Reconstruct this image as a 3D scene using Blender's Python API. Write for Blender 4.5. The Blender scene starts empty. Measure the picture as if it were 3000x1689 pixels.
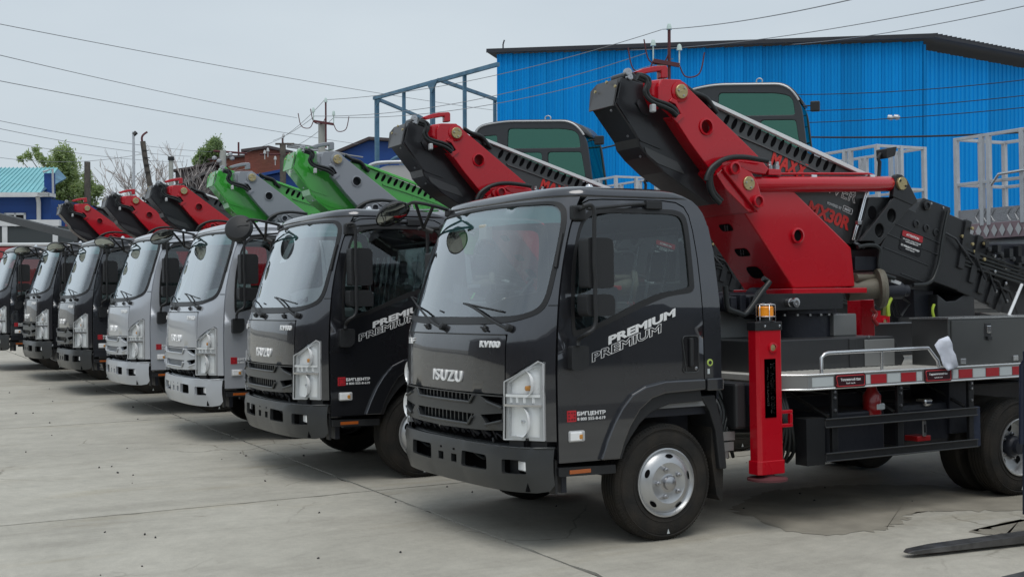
import bpy, bmesh, math, random
from mathutils import Vector, Matrix, Euler
from mathutils.geometry import delaunay_2d_cdt
R = math.radians
random.seed(7)
scene = bpy.context.scene
COL = scene.collection

# ---------------------------------------------------------------- camera, sky, sun, exposure
CR, CF, CU = Vector((0.872415, -0.488755, -0.003347)), Vector((0.4887, 0.872388, -0.010559)), Vector((0.00808, 0.007576, 0.999939))
CL = Vector((-4.9497, -7.7208, 1.7738))
cd = bpy.data.cameras.new('camera'); cam = bpy.data.objects.new('camera', cd); COL.objects.link(cam)
cam.matrix_world = Matrix(((CR.x, CU.x, -CF.x, CL.x), (CR.y, CU.y, -CF.y, CL.y), (CR.z, CU.z, -CF.z, CL.z), (0, 0, 0, 1)))
cd.lens = 43.771; cd.sensor_width = 36; cd.clip_start = .1; cd.clip_end = 2000
scene.camera = cam
SUN_EL, SUN_ROT = R(68), R(205)
world = bpy.data.worlds.new('World'); scene.world = world; world.use_nodes = True
nt = world.node_tree; nt.nodes.clear()
wo = nt.nodes.new('ShaderNodeOutputWorld'); bg = nt.nodes.new('ShaderNodeBackground')
sky = nt.nodes.new('ShaderNodeTexSky'); sky.sky_type = 'NISHITA'; sky.sun_disc = False
sky.sun_elevation = SUN_EL; sky.sun_rotation = SUN_ROT; sky.air_density = 1.2; sky.dust_density = 3
tc = nt.nodes.new('ShaderNodeTexCoord'); mp = nt.nodes.new('ShaderNodeMapping'); mp.inputs['Scale'].default_value = (1.0, 1.0, 3.2)
nz = nt.nodes.new('ShaderNodeTexNoise'); nz.inputs['Scale'].default_value = 1.7; nz.inputs['Detail'].default_value = 5; nz.inputs['Roughness'].default_value = .5
cr = nt.nodes.new('ShaderNodeValToRGB')
cr.color_ramp.elements[0].position = .30; cr.color_ramp.elements[0].color = (5.35, 6.1, 6.85, 1)
cr.color_ramp.elements[1].position = .70; cr.color_ramp.elements[1].color = (6.7, 7.45, 8.0, 1)
mx = nt.nodes.new('ShaderNodeMixRGB'); mx.inputs[0].default_value = .90
L = nt.links
L.new(tc.outputs['Generated'], mp.inputs['Vector']); L.new(mp.outputs['Vector'], nz.inputs['Vector']); L.new(nz.outputs['Fac'], cr.inputs['Fac'])
L.new(sky.outputs['Color'], mx.inputs[1]); L.new(cr.outputs['Color'], mx.inputs[2])
L.new(mx.outputs['Color'], bg.inputs['Color']); bg.inputs['Strength'].default_value = .100
L.new(bg.outputs['Background'], wo.inputs['Surface'])
sd = bpy.data.lights.new('sun', 'SUN'); sd.energy = 1.5; sd.angle = R(40); sd.color = (1, .97, .92)
so = bpy.data.objects.new('sun', sd); COL.objects.link(so)
_az = R(205)
so.rotation_euler = Vector((-math.sin(_az) * math.cos(SUN_EL), -math.cos(_az) * math.cos(SUN_EL), -math.sin(SUN_EL))).to_track_quat('-Z', 'Y').to_euler()
scene.view_settings.view_transform = 'Standard'; scene.view_settings.look = 'None'
scene.view_settings.exposure = 0.0; scene.view_settings.gamma = 1; scene.view_settings.use_curve_mapping = False
scene.cycles.max_bounces = 6; scene.cycles.diffuse_bounces = 2; scene.cycles.transparent_max_bounces = 12

# ---------------------------------------------------------------- materials
def _mat(name):
    m = bpy.data.materials.new(name); m.use_nodes = True
    return m, m.node_tree, m.node_tree.nodes['Principled BSDF']
def mat(name, col, rough=.5, metal=0, coat=0, coatr=.05, spec=.5, bump=0, bscale=40, var=0, vscale=3, vcol=None, alpha=1, emit=0, trans=0, rvar=0):
    m, t, b = _mat(name)
    b.inputs['Base Color'].default_value = (*col, 1); b.inputs['Roughness'].default_value = rough
    b.inputs['Metallic'].default_value = metal; b.inputs['Coat Weight'].default_value = coat; b.inputs['Coat Roughness'].default_value = coatr
    b.inputs['Specular IOR Level'].default_value = spec; b.inputs['Alpha'].default_value = alpha; b.inputs['Transmission Weight'].default_value = trans
    if emit: b.inputs['Emission Color'].default_value = (*col, 1); b.inputs['Emission Strength'].default_value = emit
    if bump or var or rvar:
        co = t.nodes.new('ShaderNodeTexCoord')
    if var:
        n = t.nodes.new('ShaderNodeTexNoise'); n.inputs['Scale'].default_value = vscale; n.inputs['Detail'].default_value = 6
        c = t.nodes.new('ShaderNodeValToRGB'); c.color_ramp.elements[0].position = .35; c.color_ramp.elements[1].position = .7
        c2 = vcol or tuple(x * (1 - var) for x in col)
        c.color_ramp.elements[0].color = (*col, 1); c.color_ramp.elements[1].color = (*c2, 1)
        t.links.new(co.outputs['Object'], n.inputs['Vector']); t.links.new(n.outputs['Fac'], c.inputs['Fac']); t.links.new(c.outputs['Color'], b.inputs['Base Color'])
    if rvar:
        n = t.nodes.new('ShaderNodeTexNoise'); n.inputs['Scale'].default_value = 2.3; n.inputs['Detail'].default_value = 7
        c = t.nodes.new('ShaderNodeMapRange'); c.inputs['To Min'].default_value = max(.02, rough - rvar); c.inputs['To Max'].default_value = rough + rvar
        t.links.new(co.outputs['Object'], n.inputs['Vector']); t.links.new(n.outputs['Fac'], c.inputs['Value']); t.links.new(c.outputs['Result'], b.inputs['Roughness'])
    if bump:
        n = t.nodes.new('ShaderNodeTexNoise'); n.inputs['Scale'].default_value = bscale; n.inputs['Detail'].default_value = 4
        bp = t.nodes.new('ShaderNodeBump'); bp.inputs['Strength'].default_value = bump; bp.inputs['Distance'].default_value = .01
        t.links.new(co.outputs['Object'], n.inputs['Vector']); t.links.new(n.outputs['Fac'], bp.inputs['Height']); t.links.new(bp.outputs['Normal'], b.inputs['Normal'])
    return m
def glass(name, tint, refl, trans=1.0, rough=.01, gcol=(.93, .97, 1)):
    m = bpy.data.materials.new(name); m.use_nodes = True; t = m.node_tree; t.nodes.clear()
    o = t.nodes.new('ShaderNodeOutputMaterial'); tr = t.nodes.new('ShaderNodeBsdfTransparent'); gl = t.nodes.new('ShaderNodeBsdfGlossy')
    tr.inputs['Color'].default_value = (*tint, 1); gl.inputs['Roughness'].default_value = rough; gl.inputs['Color'].default_value = (*gcol, 1)
    fr = t.nodes.new('ShaderNodeLayerWeight'); fr.inputs['Blend'].default_value = .5
    mr = t.nodes.new('ShaderNodeMapRange'); mr.inputs['From Min'].default_value = .45; mr.inputs['From Max'].default_value = .85; mr.inputs['To Min'].default_value = refl; mr.inputs['To Max'].default_value = min(.85, refl * 2 + .43)
    ms = t.nodes.new('ShaderNodeMixShader')
    t.links.new(fr.outputs['Facing'], mr.inputs['Value']); t.links.new(mr.outputs['Result'], ms.inputs['Fac'])
    t.links.new(tr.outputs['BSDF'], ms.inputs[1]); t.links.new(gl.outputs['BSDF'], ms.inputs[2]); t.links.new(ms.outputs['Shader'], o.inputs['Surface'])
    return m
M = {}
M['body'] = mat('dark_grey_metallic_paint', (.042, .044, .052), .28, .75, 1, .025, rvar=.03)
M['body'].node_tree.nodes['Principled BSDF'].inputs['Coat IOR'].default_value = 1.75
M['body_silver'] = mat('silver_metallic_paint', (.50, .525, .57), .30, .4, 1, .05, rvar=.04)
M['plastic'] = mat('dark_bumper_paint', (.036, .039, .041), .42, .2, .35, .2, bump=.1, bscale=300)
M['plastic_silver'] = mat('silver_bumper_paint', (.50, .525, .56), .4, .2, .6, .15)
M['black'] = mat('black_plastic', (.014, .015, .017), .5, bump=.2, bscale=400)
M['blackgloss'] = mat('black_gloss', (.008, .008, .01), .2, 0, .6)
M['blacksteel'] = mat('black_painted_steel', (.010, .011, .013), .42, .1, .25, .25, bump=.12, bscale=30, rvar=.1)
M['chassis'] = mat('chassis_black', (.012, .014, .022), .5, .1, bump=.3, bscale=25, rvar=.12)
M['rubber'] = mat('tyre_rubber', (.016, .016, .0155), .78, bump=.4, bscale=90, var=.5, vscale=7, vcol=(.034, .029, .024), spec=.3)
M['seal'] = mat('window_rubber', (.012, .012, .013), .45)
M['rim'] = mat('silver_wheel_paint', (.50, .51, .52), .33, .75, .3, .2)
M['steel'] = mat('bare_steel', (.45, .45, .46), .3, 1, rvar=.1)
M['chrome'] = mat('chrome', (.75, .76, .78), .12, 1)
M['brass'] = mat('zinc_yellow_pin', (.46, .38, .20), .38, .7, bump=.3, bscale=60)
M['red'] = mat('red_gloss_paint', (.46, .002, .012), .28, 0, .55, .06, spec=.35, rvar=.06)
M['green'] = mat('green_gloss_paint', (.045, .37, .040), .28, 0, 1, .05)
M['armgrey'] = mat('grey_boom_paint', (.27, .29, .32), .4, .2, .5, .15)
M['cover'] = mat('graphite_cover_paint', (.012, .013, .016), .40, .1, .35, .2, bump=.1, bscale=20)
M['endplate'] = mat('grey_end_plate', (.085, .085, .088), .45, .1, .2)
M['endplate_green'] = mat('green_end_plate', (.06, .33, .06), .35, 0, .6)
M['rail'] = mat('light_rail_strip', (.74, .76, .78), .4)
M['railgreen'] = mat('green_rail', (.10, .50, .09), .35, 0, .5)
M['slotside'] = mat('graphite_boom_side', (.050, .052, .054), .42, .1, .4, .2)
M['whitetext'] = mat('white_lettering', (.78, .79, .80), .5)
M['redtext'] = mat('red_lettering', (.58, .03, .025), .5)
M['redlogo'] = mat('red_sticker', (.50, .02, .03), .4)
M['redrefl'] = mat('red_reflector', (.36, .006, .014), .35, bump=.3, bscale=200)
M['whiterefl'] = mat('white_reflector', (.50, .54, .55), .4)
M['orange'] = mat('amber_lens', (1.0, .34, .01), .35, 0, .2)
M['sideorange'] = mat('orange_side_reflector', (.42, .10, .015), .3, 0, .5)
M['lampsilver'] = mat('lamp_reflector', (.93, .94, .95), .22, .15)
M['void'] = mat('dark_opening', (.004, .004, .005), .9, spec=.1)  # near-black, stands in for the shade inside slots and holes
M['wiredark'] = mat('dark_cable', (.02, .025, .035), .7)
M['lampgrey'] = mat('lamp_bezel', (.50, .51, .52), .35, .2)
M['bulb'] = mat('amber_bulb', (.55, .24, .04), .3, 0, .5)
M['lens'] = glass('clear_lens', (.99, 1, 1), .05)
M['wind'] = glass('windscreen_glass', (.62, .70, .70), .21)
M['windtint'] = mat('windscreen_sunband', (.14, .42, .43), .3, alpha=.55)
M['side'] = glass('side_window_glass', (.60, .68, .66), .085)
M['greenglass'] = glass('green_cab_glass', (.10, .34, .25), .30, gcol=(.22, .50, .40))
M['mirror'] = mat('mirror_glass', (.55, .60, .58), .03, 1)
M['interior'] = mat('cab_trim', (.22, .225, .23), .8)
M['dash'] = mat('dashboard_plastic', (.26, .27, .28), .6)
M['seat'] = mat('seat_fabric', (.05, .055, .06), .9)
M['plasticwrap'] = glass('seat_plastic_wrap', (.90, .92, .93), .015, rough=.35)
M['beige'] = mat('beige_housing', (.50, .49, .43), .5)
M['deck'] = mat('ribbed_aluminium_deck', (.66, .65, .61), .45, .2, var=.2, vscale=6)
M['alu'] = mat('polished_aluminium', (.66, .67, .68), .24, .9, rvar=.1)
M['stainless'] = mat('brushed_stainless', (.26, .265, .262), .38, .5, rvar=.12)
M['boxdark'] = mat('dark_steel_box', (.05, .052, .055), .4, .5, .2)
M['paper'] = mat('white_paper', (.66, .69, .78), .8, bump=1, bscale=9)
M['paperlight'] = mat('white_sheet', (.75, .77, .80), .8)
M['teal'] = mat('teal_card_and_reflection', (.10, .55, .50), .6)
M['whitealu'] = mat('white_grey_basket', (.55, .57, .60), .35, .35, var=.12, vscale=9)
M['plate'] = mat('tread_plate', (.34, .34, .36), .35, .7, bump=.5, bscale=60)
M['hose'] = mat('hydraulic_hose', (.010, .013, .014), .45)
M['tan'] = mat('tan_painted_winch', (.13, .118, .09), .6, bump=.3, bscale=40)
M['lime'] = mat('lime_strap', (.45, .60, .06), .7)
M['extred'] = mat('extinguisher_red', (.28, .01, .012), .3, 0, .6)
M['navy'] = mat('navy_forklift_steel', (.012, .020, .045), .5, bump=.3, bscale=30, rvar=.1)
M['fork'] = mat('worn_fork_steel', (.17, .17, .175), .36, .7, var=.5, vscale=9, bump=.3, bscale=30)
M['excav'] = mat('excavator_grey', (.030, .033, .038), .45, .1, .3)
M['concpole'] = mat('pole_concrete', (.40, .41, .38), .85, bump=.3, bscale=20)
M['wood'] = mat('old_pole_wood', (.13, .115, .10), .9, bump=.5, bscale=15, var=.5, vscale=4)
M['rust'] = mat('rusty_steel', (.10, .025, .03), .7)
M['glassins'] = mat('pale_glass_insulator', (.55, .68, .64), .15, 0, .5)
M['wire'] = mat('wire_grey', (.22, .23, .245), .6)
M['toolsteel'] = mat('dark_stainless', (.15, .155, .155), .30, .8, rvar=.1)
M['pipeblue'] = mat('weathered_blue_steel', (.11, .24, .36), .6, var=.4, vscale=3)
def leaf(name, c):
    m = mat(name, c, .6, var=.15, vscale=.8); t = m.node_tree; b = t.nodes['Principled BSDF']; o = [n for n in t.nodes if n.type == 'OUTPUT_MATERIAL'][0]
    tl = t.nodes.new('ShaderNodeBsdfTranslucent'); tl.inputs['Color'].default_value = (c[0] * 2.6, c[1] * 2.4, c[2] * 1.8, 1); ms = t.nodes.new('ShaderNodeMixShader'); ms.inputs[0].default_value = .5
    t.links.new(b.outputs[0], ms.inputs[1]); t.links.new(tl.outputs[0], ms.inputs[2]); t.links.new(ms.outputs[0], o.inputs['Surface']); return m
M['leafA'] = leaf('leaf_green', (.22, .29, .15)); M['leafB'] = leaf('leaf_dark', (.15, .22, .105))
M['bark'] = mat('bark_pale', (.20, .185, .17), .9)
M['twig'] = mat('pale_twigs', (.42, .38, .36), .9)
M['white'] = mat('white_render', (.66, .68, .70), .8, var=.12, vscale=2)
M['darkfence'] = mat('dark_panel', (.045, .055, .06), .7)
M['tealroof'] = mat('turquoise_roof', (.22, .52, .57), .5, var=.12, vscale=1.2)
M['bluewall'] = mat('deep_blue_cladding', (.006, .060, .27), .5, var=.18, vscale=.6)
M['brownroof'] = mat('brown_roof', (.07, .055, .055), .8)
M['greyroof'] = mat('slate_roof', (.13, .125, .125), .8, var=.2, vscale=1)
M['roofedge'] = mat('dark_roof_edge', (.028, .030, .038), .6)
M['bowl'] = mat('pale_grey_body', (.48, .47, .46), .35, 0, .5)
M['redvan'] = mat('red_sign', (.36, .06, .07), .6)
M['pebble'] = mat('pebble_dark', (.045, .045, .045), .9)
M['putty'] = mat('stone_chip_pale', (.45, .44, .42), .9)

def concrete_mat():
    m, t, b = _mat('yard_concrete'); N = t.nodes; l = t.links
    co = N.new('ShaderNodeTexCoord')
    def noise(s, d=6, r=.55, vec=None):
        n = N.new('ShaderNodeTexNoise'); n.inputs['Scale'].default_value = s; n.inputs['Detail'].default_value = d; n.inputs['Roughness'].default_value = r
        l.new(vec or co.outputs['Object'], n.inputs['Vector']); return n.outputs['Fac']
    def ramp(f, p0, c0, p1, c1):
        c = N.new('ShaderNodeValToRGB'); c.color_ramp.elements[0].position = p0; c.color_ramp.elements[1].position = p1
        c.color_ramp.elements[0].color = (*c0, 1); c.color_ramp.elements[1].color = (*c1, 1); l.new(f, c.inputs['Fac']); return c.outputs['Color']
    def mul(a, bb, fac=1, mode='MULTIPLY'):
        x = N.new('ShaderNodeMixRGB'); x.blend_type = mode; x.inputs[0].default_value = fac; l.new(a, x.inputs[1]); l.new(bb, x.inputs[2]); return x.outputs['Color']
    base = ramp(noise(.35, 8, .6), .32, (.380, .360, .318), .70, (.520, .497, .443))
    fine = ramp(noise(14, 8, .7), .3, (.86, .86, .86), .75, (1.06, 1.06, 1.05))
    c = mul(base, fine); c = mul(c, ramp(noise(3.4, 8, .68), .30, (.88, .88, .87), .70, (1.07, 1.07, 1.06)))
    st = N.new('ShaderNodeMapping'); st.inputs['Scale'].default_value = (.30, 1.5, 1); l.new(co.outputs['Object'], st.inputs['Vector'])
    c = mul(c, ramp(noise(1.3, 7, .6, st.outputs['Vector']), .56, (1, 1, 1), .74, (.84, .80, .72)))
    c = mul(c, ramp(noise(2.1, 9, .72), .63, (1, 1, 1), .70, (.74, .72, .69)), .75)
    c = mul(c, ramp(noise(55, 3, .6), .66, (1, 1, 1), .72, (.55, .54, .52)), .75); c = mul(c, ramp(noise(120, 4, .7), .32, (.84, .84, .83), .68, (1.10, 1.10, 1.09)))
    vo = N.new('ShaderNodeTexVoronoi'); vo.inputs['Scale'].default_value = 3.1; l.new(co.outputs['Object'], vo.inputs['Vector'])
    c = mul(c, ramp(vo.outputs['Distance'], .012, (.34, .33, .32), .022, (1, 1, 1)), .7)
    # fine branching cracks and faint wheel marks
    dn = N.new('ShaderNodeTexNoise'); dn.inputs['Scale'].default_value = 1.4; dn.inputs['Detail'].default_value = 6; l.new(co.outputs['Object'], dn.inputs['Vector'])
    av = N.new('ShaderNodeMixRGB'); av.blend_type = 'ADD'; av.inputs[0].default_value = .55; l.new(co.outputs['Object'], av.inputs[1]); l.new(dn.outputs['Color'], av.inputs[2])
    ve = N.new('ShaderNodeTexVoronoi'); ve.feature = 'DISTANCE_TO_EDGE'; ve.inputs['Scale'].default_value = .55; l.new(av.outputs['Color'], ve.inputs['Vector'])
    ck = ramp(ve.outputs['Distance'], .0022, (.50, .48, .45), .0055, (1, 1, 1)); mk = N.new('ShaderNodeMixRGB'); mk.blend_type = 'MULTIPLY'; l.new(c, mk.inputs[1]); l.new(ck, mk.inputs[2])
    mm = N.new('ShaderNodeMapRange'); mm.inputs['From Min'].default_value = .50; mm.inputs['From Max'].default_value = .60; l.new(noise(.6, 3), mm.inputs['Value']); l.new(mm.outputs['Result'], mk.inputs[0]); c = mk.outputs['Color']
    s2 = N.new('ShaderNodeMapping'); s2.inputs['Rotation'].default_value = (0, 0, R(24)); s2.inputs['Scale'].default_value = (.35, 2.6, 1); l.new(co.outputs['Object'], s2.inputs['Vector'])
    c = mul(c, ramp(noise(1.0, 6, .62, s2.outputs['Vector']), .50, (1, 1, 1), .66, (.87, .865, .86)))
    l.new(c, b.inputs['Base Color'])
    rr = N.new('ShaderNodeMapRange'); rr.inputs['To Min'].default_value = .62; rr.inputs['To Max'].default_value = .95; l.new(noise(1.1, 6), rr.inputs['Value']); l.new(rr.outputs['Result'], b.inputs['Roughness'])
    bp = N.new('ShaderNodeBump'); bp.inputs['Strength'].default_value = .35; bp.inputs['Distance'].default_value = .006
    l.new(noise(22, 8, .7), bp.inputs['Height']); l.new(bp.outputs['Normal'], b.inputs['Normal'])
    return m
M['concrete'] = concrete_mat()
M['joint'] = mat('joint_dirt', (.085, .08, .072), .95, bump=.4, bscale=30)
M['sandpatch'] = mat('sandy_dust', (.285, .262, .215), .95, var=.25, vscale=4, bump=.3, bscale=60)
M['groundfar'] = mat('far_ground', (.27, .26, .235), .95, var=.2, vscale=.2)

def brick_mat():
    m, t, b = _mat('red_brick_wall'); N = t.nodes; l = t.links
    co = N.new('ShaderNodeTexCoord'); mp_ = N.new('ShaderNodeMapping'); mp_.inputs['Rotation'].default_value = (R(90), 0, 0)
    br = N.new('ShaderNodeTexBrick'); br.inputs['Scale'].default_value = 3; br.inputs['Color1'].default_value = (.27, .085, .055, 1)
    br.inputs['Color2'].default_value = (.20, .062, .042, 1); br.inputs['Mortar'].default_value = (.22, .13, .11, 1); br.inputs['Mortar Size'].default_value = .012
    br.inputs['Brick Width'].default_value = .75; br.inputs['Row Height'].default_value = .24
    l.new(co.outputs['Object'], mp_.inputs['Vector']); l.new(mp_.outputs['Vector'], br.inputs['Vector']); 
    n = N.new('ShaderNodeTexNoise'); n.inputs['Scale'].default_value = .5; n.inputs['Detail'].default_value = 5; l.new(co.outputs['Object'], n.inputs['Vector'])
    x = N.new('ShaderNodeMixRGB'); x.blend_type = 'MULTIPLY'; x.inputs[0].default_value = .6; l.new(br.outputs['Color'], x.inputs[1]); l.new(n.outputs['Color'], x.inputs[2])
    x2 = N.new('ShaderNodeMixRGB'); x2.blend_type = 'ADD'; x2.inputs[0].default_value = 1; x2.inputs[2].default_value = (.03, .01, .005, 1); l.new(x.outputs['Color'], x2.inputs[1])
    l.new(x2.outputs['Color'], b.inputs['Base Color']); b.inputs['Roughness'].default_value = .9
    return m
M['brick'] = brick_mat()
def cladding_mat():
    m, t, b = _mat('blue_steel_cladding'); N = t.nodes; l = t.links
    co = N.new('ShaderNodeTexCoord'); st = N.new('ShaderNodeMapping'); st.inputs['Scale'].default_value = (2.2, 2.2, .12)
    l.new(co.outputs['Object'], st.inputs['Vector'])
    n = N.new('ShaderNodeTexNoise'); n.inputs['Scale'].default_value = 1.6; n.inputs['Detail'].default_value = 5; l.new(st.outputs['Vector'], n.inputs['Vector'])
    oi = N.new('ShaderNodeObjectInfo')
    c = N.new('ShaderNodeValToRGB'); c.color_ramp.elements[0].position = .3; c.color_ramp.elements[1].position = .75
    c.color_ramp.elements[0].color = (.000, .225, .62, 1); c.color_ramp.elements[1].color = (.002, .285, .74, 1); l.new(n.outputs['Fac'], c.inputs['Fac'])
    hs = N.new('ShaderNodeHueSaturation'); mr = N.new('ShaderNodeMapRange'); mr.inputs['To Min'].default_value = .88; mr.inputs['To Max'].default_value = 1.10
    l.new(oi.outputs['Random'], mr.inputs['Value']); l.new(mr.outputs['Result'], hs.inputs['Value']); l.new(c.outputs['Color'], hs.inputs['Color'])
    l.new(hs.outputs['Color'], b.inputs['Base Color']); b.inputs['Roughness'].default_value = .6; b.inputs['Specular IOR Level'].default_value = .15
    return m
M['cladding'] = cladding_mat()

# ---------------------------------------------------------------- mesh helpers
def link(name, me, m, parent=None, smooth=None, bevel=0, mods=()):
    if isinstance(me, bmesh.types.BMesh):
        bm = me; me = bpy.data.meshes.new(name); bm.to_mesh(me); bm.free()
    me.materials.clear(); me.materials.append(M[m] if isinstance(m, str) else m)
    o = bpy.data.objects.new(name, me); COL.objects.link(o)
    if parent is not None: o.parent = parent
    if smooth is not None:
        for p in me.polygons: p.use_smooth = True
        if smooth < 180:
            me.set_sharp_from_angle(angle=R(smooth))
    if bevel:
        b = o.modifiers.new('bevel', 'BEVEL'); b.width = bevel; b.segments = 2; b.limit_method = 'ANGLE'; b.angle_limit = R(35); b.harden_normals = False
    return o
def tag(o, label=None, cat=None, group=None, kind=None):
    if label: o['label'] = label
    if cat: o['category'] = cat
    if group: o['group'] = group
    if kind: o['kind'] = kind
    return o
def empty(name, loc=(0, 0, 0), rz=0, rx=0):
    o = bpy.data.objects.new(name, None); COL.objects.link(o); o.location = loc; o.rotation_euler = (rx, 0, rz); o.empty_display_size = .3; return o
def copy_tree(o, parent=None):
    c = o.copy(); COL.objects.link(c)
    if parent is not None: c.parent = parent
    for ch in list(o.children): copy_tree(ch, c)
    return c
def bbox(bm, x0, x1, y0, y1, z0, z1):
    v = [bm.verts.new((x, y, z)) for x in (x0, x1) for y in (y0, y1) for z in (z0, z1)]
    for f in ((0, 1, 3, 2), (4, 6, 7, 5), (0, 4, 5, 1), (2, 3, 7, 6), (0, 2, 6, 4), (1, 5, 7, 3)): bm.faces.new([v[i] for i in f])
    return v
def box(name, x0, x1, y0, y1, z0, z1, m, parent=None, bevel=.004):
    bm = bmesh.new(); bbox(bm, min(x0, x1), max(x0, x1), min(y0, y1), max(y0, y1), min(z0, z1), max(z0, z1)); return link(name, bm, m, parent, bevel=bevel)
def beam(bm, a, b, w, h=None):
    a, b = Vector(a), Vector(b); h = h or w; d = (b - a).normalized()
    up = Vector((0, 0, 1)) if abs(d.z) < .95 else Vector((0, 1, 0))
    s = d.cross(up).normalized(); u = s.cross(d).normalized()
    vs = [bm.verts.new(p + s * i * w / 2 + u * j * h / 2) for p in (a, b) for i, j in ((-1, -1), (1, -1), (1, 1), (-1, 1))]
    for f in ((3, 2, 1, 0), (4, 5, 6, 7), (0, 1, 5, 4), (1, 2, 6, 5), (2, 3, 7, 6), (3, 0, 4, 7)): bm.faces.new([vs[i] for i in f])
def spline(pts, n=6):
    P = [Vector(p) for p in pts]; out = []
    for i in range(len(P) - 1):
        p0 = P[max(i - 1, 0)]; p1 = P[i]; p2 = P[i + 1]; p3 = P[min(i + 2, len(P) - 1)]
        for k in range(n):
            t = k / n
            out.append(.5 * ((2 * p1) + (p2 - p0) * t + (2 * p0 - 5 * p1 + 4 * p2 - p3) * t * t + (3 * p1 - p0 - 3 * p2 + p3) * t ** 3))
    out.append(P[-1]); return out
def tube(bm, pts, r, seg=8, cap=True, r2=None):
    P = [Vector(p) for p in pts]; rings = []; prev = None
    for i, p in enumerate(P):
        d = ((P[min(i + 1, len(P) - 1)] - P[max(i - 1, 0)])).normalized()
        if prev is None:
            up = Vector((0, 0, 1)) if abs(d.z) < .9 else Vector((1, 0, 0)); s = d.cross(up).normalized()
        else:
            s = (prev - d * prev.dot(d)).normalized()
        prev = s; u = d.cross(s); rr = r if r2 is None else r + (r2 - r) * i / max(1, len(P) - 1)
        rings.append([bm.verts.new(p + s * math.cos(2 * math.pi * k / seg) * rr + u * math.sin(2 * math.pi * k / seg) * rr) for k in range(seg)])
    for a, b in zip(rings, rings[1:]):
        for k in range(seg): bm.faces.new((a[k], a[(k + 1) % seg], b[(k + 1) % seg], b[k]))
    if cap: bm.faces.new(rings[0][::-1]); bm.faces.new(rings[-1])
def tubeo(name, pts, r, m, parent=None, seg=10, n=0, r2=None):
    bm = bmesh.new(); tube(bm, spline(pts, n) if n else pts, r, seg, r2=r2); return link(name, bm, m, parent, smooth=50)
def lathe(bm, prof, axis, origin, seg=32, close=True):
    # prof: (radius, height) along the axis
    a = Vector(axis).normalized(); up = Vector((0, 0, 1)) if abs(a.z) < .9 else Vector((1, 0, 0)); s = a.cross(up).normalized(); u = a.cross(s); o = Vector(origin)
    rings = []
    for r, h in prof:
        if r < 1e-5: rings.append([bm.verts.new(o + a * h)])
        else: rings.append([bm.verts.new(o + a * h + s * math.cos(2 * math.pi * k / seg) * r + u * math.sin(2 * math.pi * k / seg) * r) for k in range(seg)])
    for p, q in zip(rings, rings[1:]):
        for k in range(seg):
            k2 = (k + 1) % seg
            if len(p) == 1 and len(q) == 1: continue
            if len(p) == 1: bm.faces.new((p[0], q[k], q[k2]))
            elif len(q) == 1: bm.faces.new((p[k], q[0], p[k2]))
            else: bm.faces.new((p[k], q[k], q[k2], p[k2]))
    bmesh.ops.recalc_face_normals(bm, faces=bm.faces[:])
def latheo(name, prof, axis, origin, m, parent=None, seg=32, smooth=35):
    bm = bmesh.new(); lathe(bm, prof, axis, origin, seg); return link(name, bm, m, parent, smooth=smooth)
def area2(p): return sum(a[0] * b[1] - b[0] * a[1] for a, b in zip(p, p[1:] + p[:1])) / 2
def rnd(poly, r, n=4):
    out = []; m = len(poly)
    for i in range(m):
        p0, p1, p2 = Vector(poly[i - 1]), Vector(poly[i]), Vector(poly[(i + 1) % m])
        ri = r[i] if isinstance(r, (list, tuple)) else r
        a, b = (p0 - p1), (p2 - p1); k = min(ri, a.length * .49, b.length * .49)
        if k <= 1e-4: out.append(tuple(p1)); continue
        q0, q2 = p1 + a.normalized() * k, p1 + b.normalized() * k
        for j in range(n + 1):
            t = j / n; out.append(tuple(q0 * (1 - t) ** 2 + p1 * 2 * t * (1 - t) + q2 * t * t))
    return out
def oval(cx, cy, rx, ry, n=16, rot=0):
    c, s = math.cos(rot), math.sin(rot)
    return [(cx + rx * math.cos(t) * c - ry * math.sin(t) * s, cy + rx * math.cos(t) * s + ry * math.sin(t) * c) for t in [2 * math.pi * k / n for k in range(n)]]
def inside(p, poly):
    x, y = p; r = False
    for (x1, y1), (x2, y2) in zip(poly, poly[1:] + poly[:1]):
        if (y1 > y) != (y2 > y) and x < (x2 - x1) * (y - y1) / (y2 - y1) + x1: r = not r
    return r
def dens(poly, step):
    out = []
    for a, b in zip(poly, poly[1:] + poly[:1]):
        n = max(1, int(math.hypot(b[0] - a[0], b[1] - a[1]) / step))
        for k in range(n): out.append((a[0] + (b[0] - a[0]) * k / n, a[1] + (b[1] - a[1]) * k / n))
    return out
def cdt(outer, holes=(), step=0):
    loops = [list(outer)] + [list(h) for h in holes]
    if step: loops = [dens(l, step) for l in loops]
    vs = []; ed = []
    for l in loops:
        b = len(vs); vs += [Vector(p) for p in l]; ed += [(b + i, b + (i + 1) % len(l)) for i in range(len(l))]
    if step:
        xs = [p[0] for p in outer]; ys = [p[1] for p in outer]
        nx = int((max(xs) - min(xs)) / step) + 1; ny = int((max(ys) - min(ys)) / step) + 1
        for i in range(nx + 1):
            for j in range(ny + 1):
                p = (min(xs) + (i + .31) * step + (.5 * step if j % 2 else 0), min(ys) + (j + .41) * step)
                if inside(p, loops[0]) and not any(inside(p, h) for h in loops[1:]):
                    if min((p[0] - q.x) ** 2 + (p[1] - q.y) ** 2 for q in vs[:len(ed)]) > (step * .5) ** 2: vs.append(Vector(p))
    V, E, F, _, _, _ = delaunay_2d_cdt(vs, ed, [], 0, 1e-6)
    keep = []
    for f in F:
        c = (sum(V[i].x for i in f) / len(f), sum(V[i].y for i in f) / len(f))
        if inside(c, loops[0]) and not any(inside(c, h) for h in loops[1:]): keep.append(list(f))
    return V, keep
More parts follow.
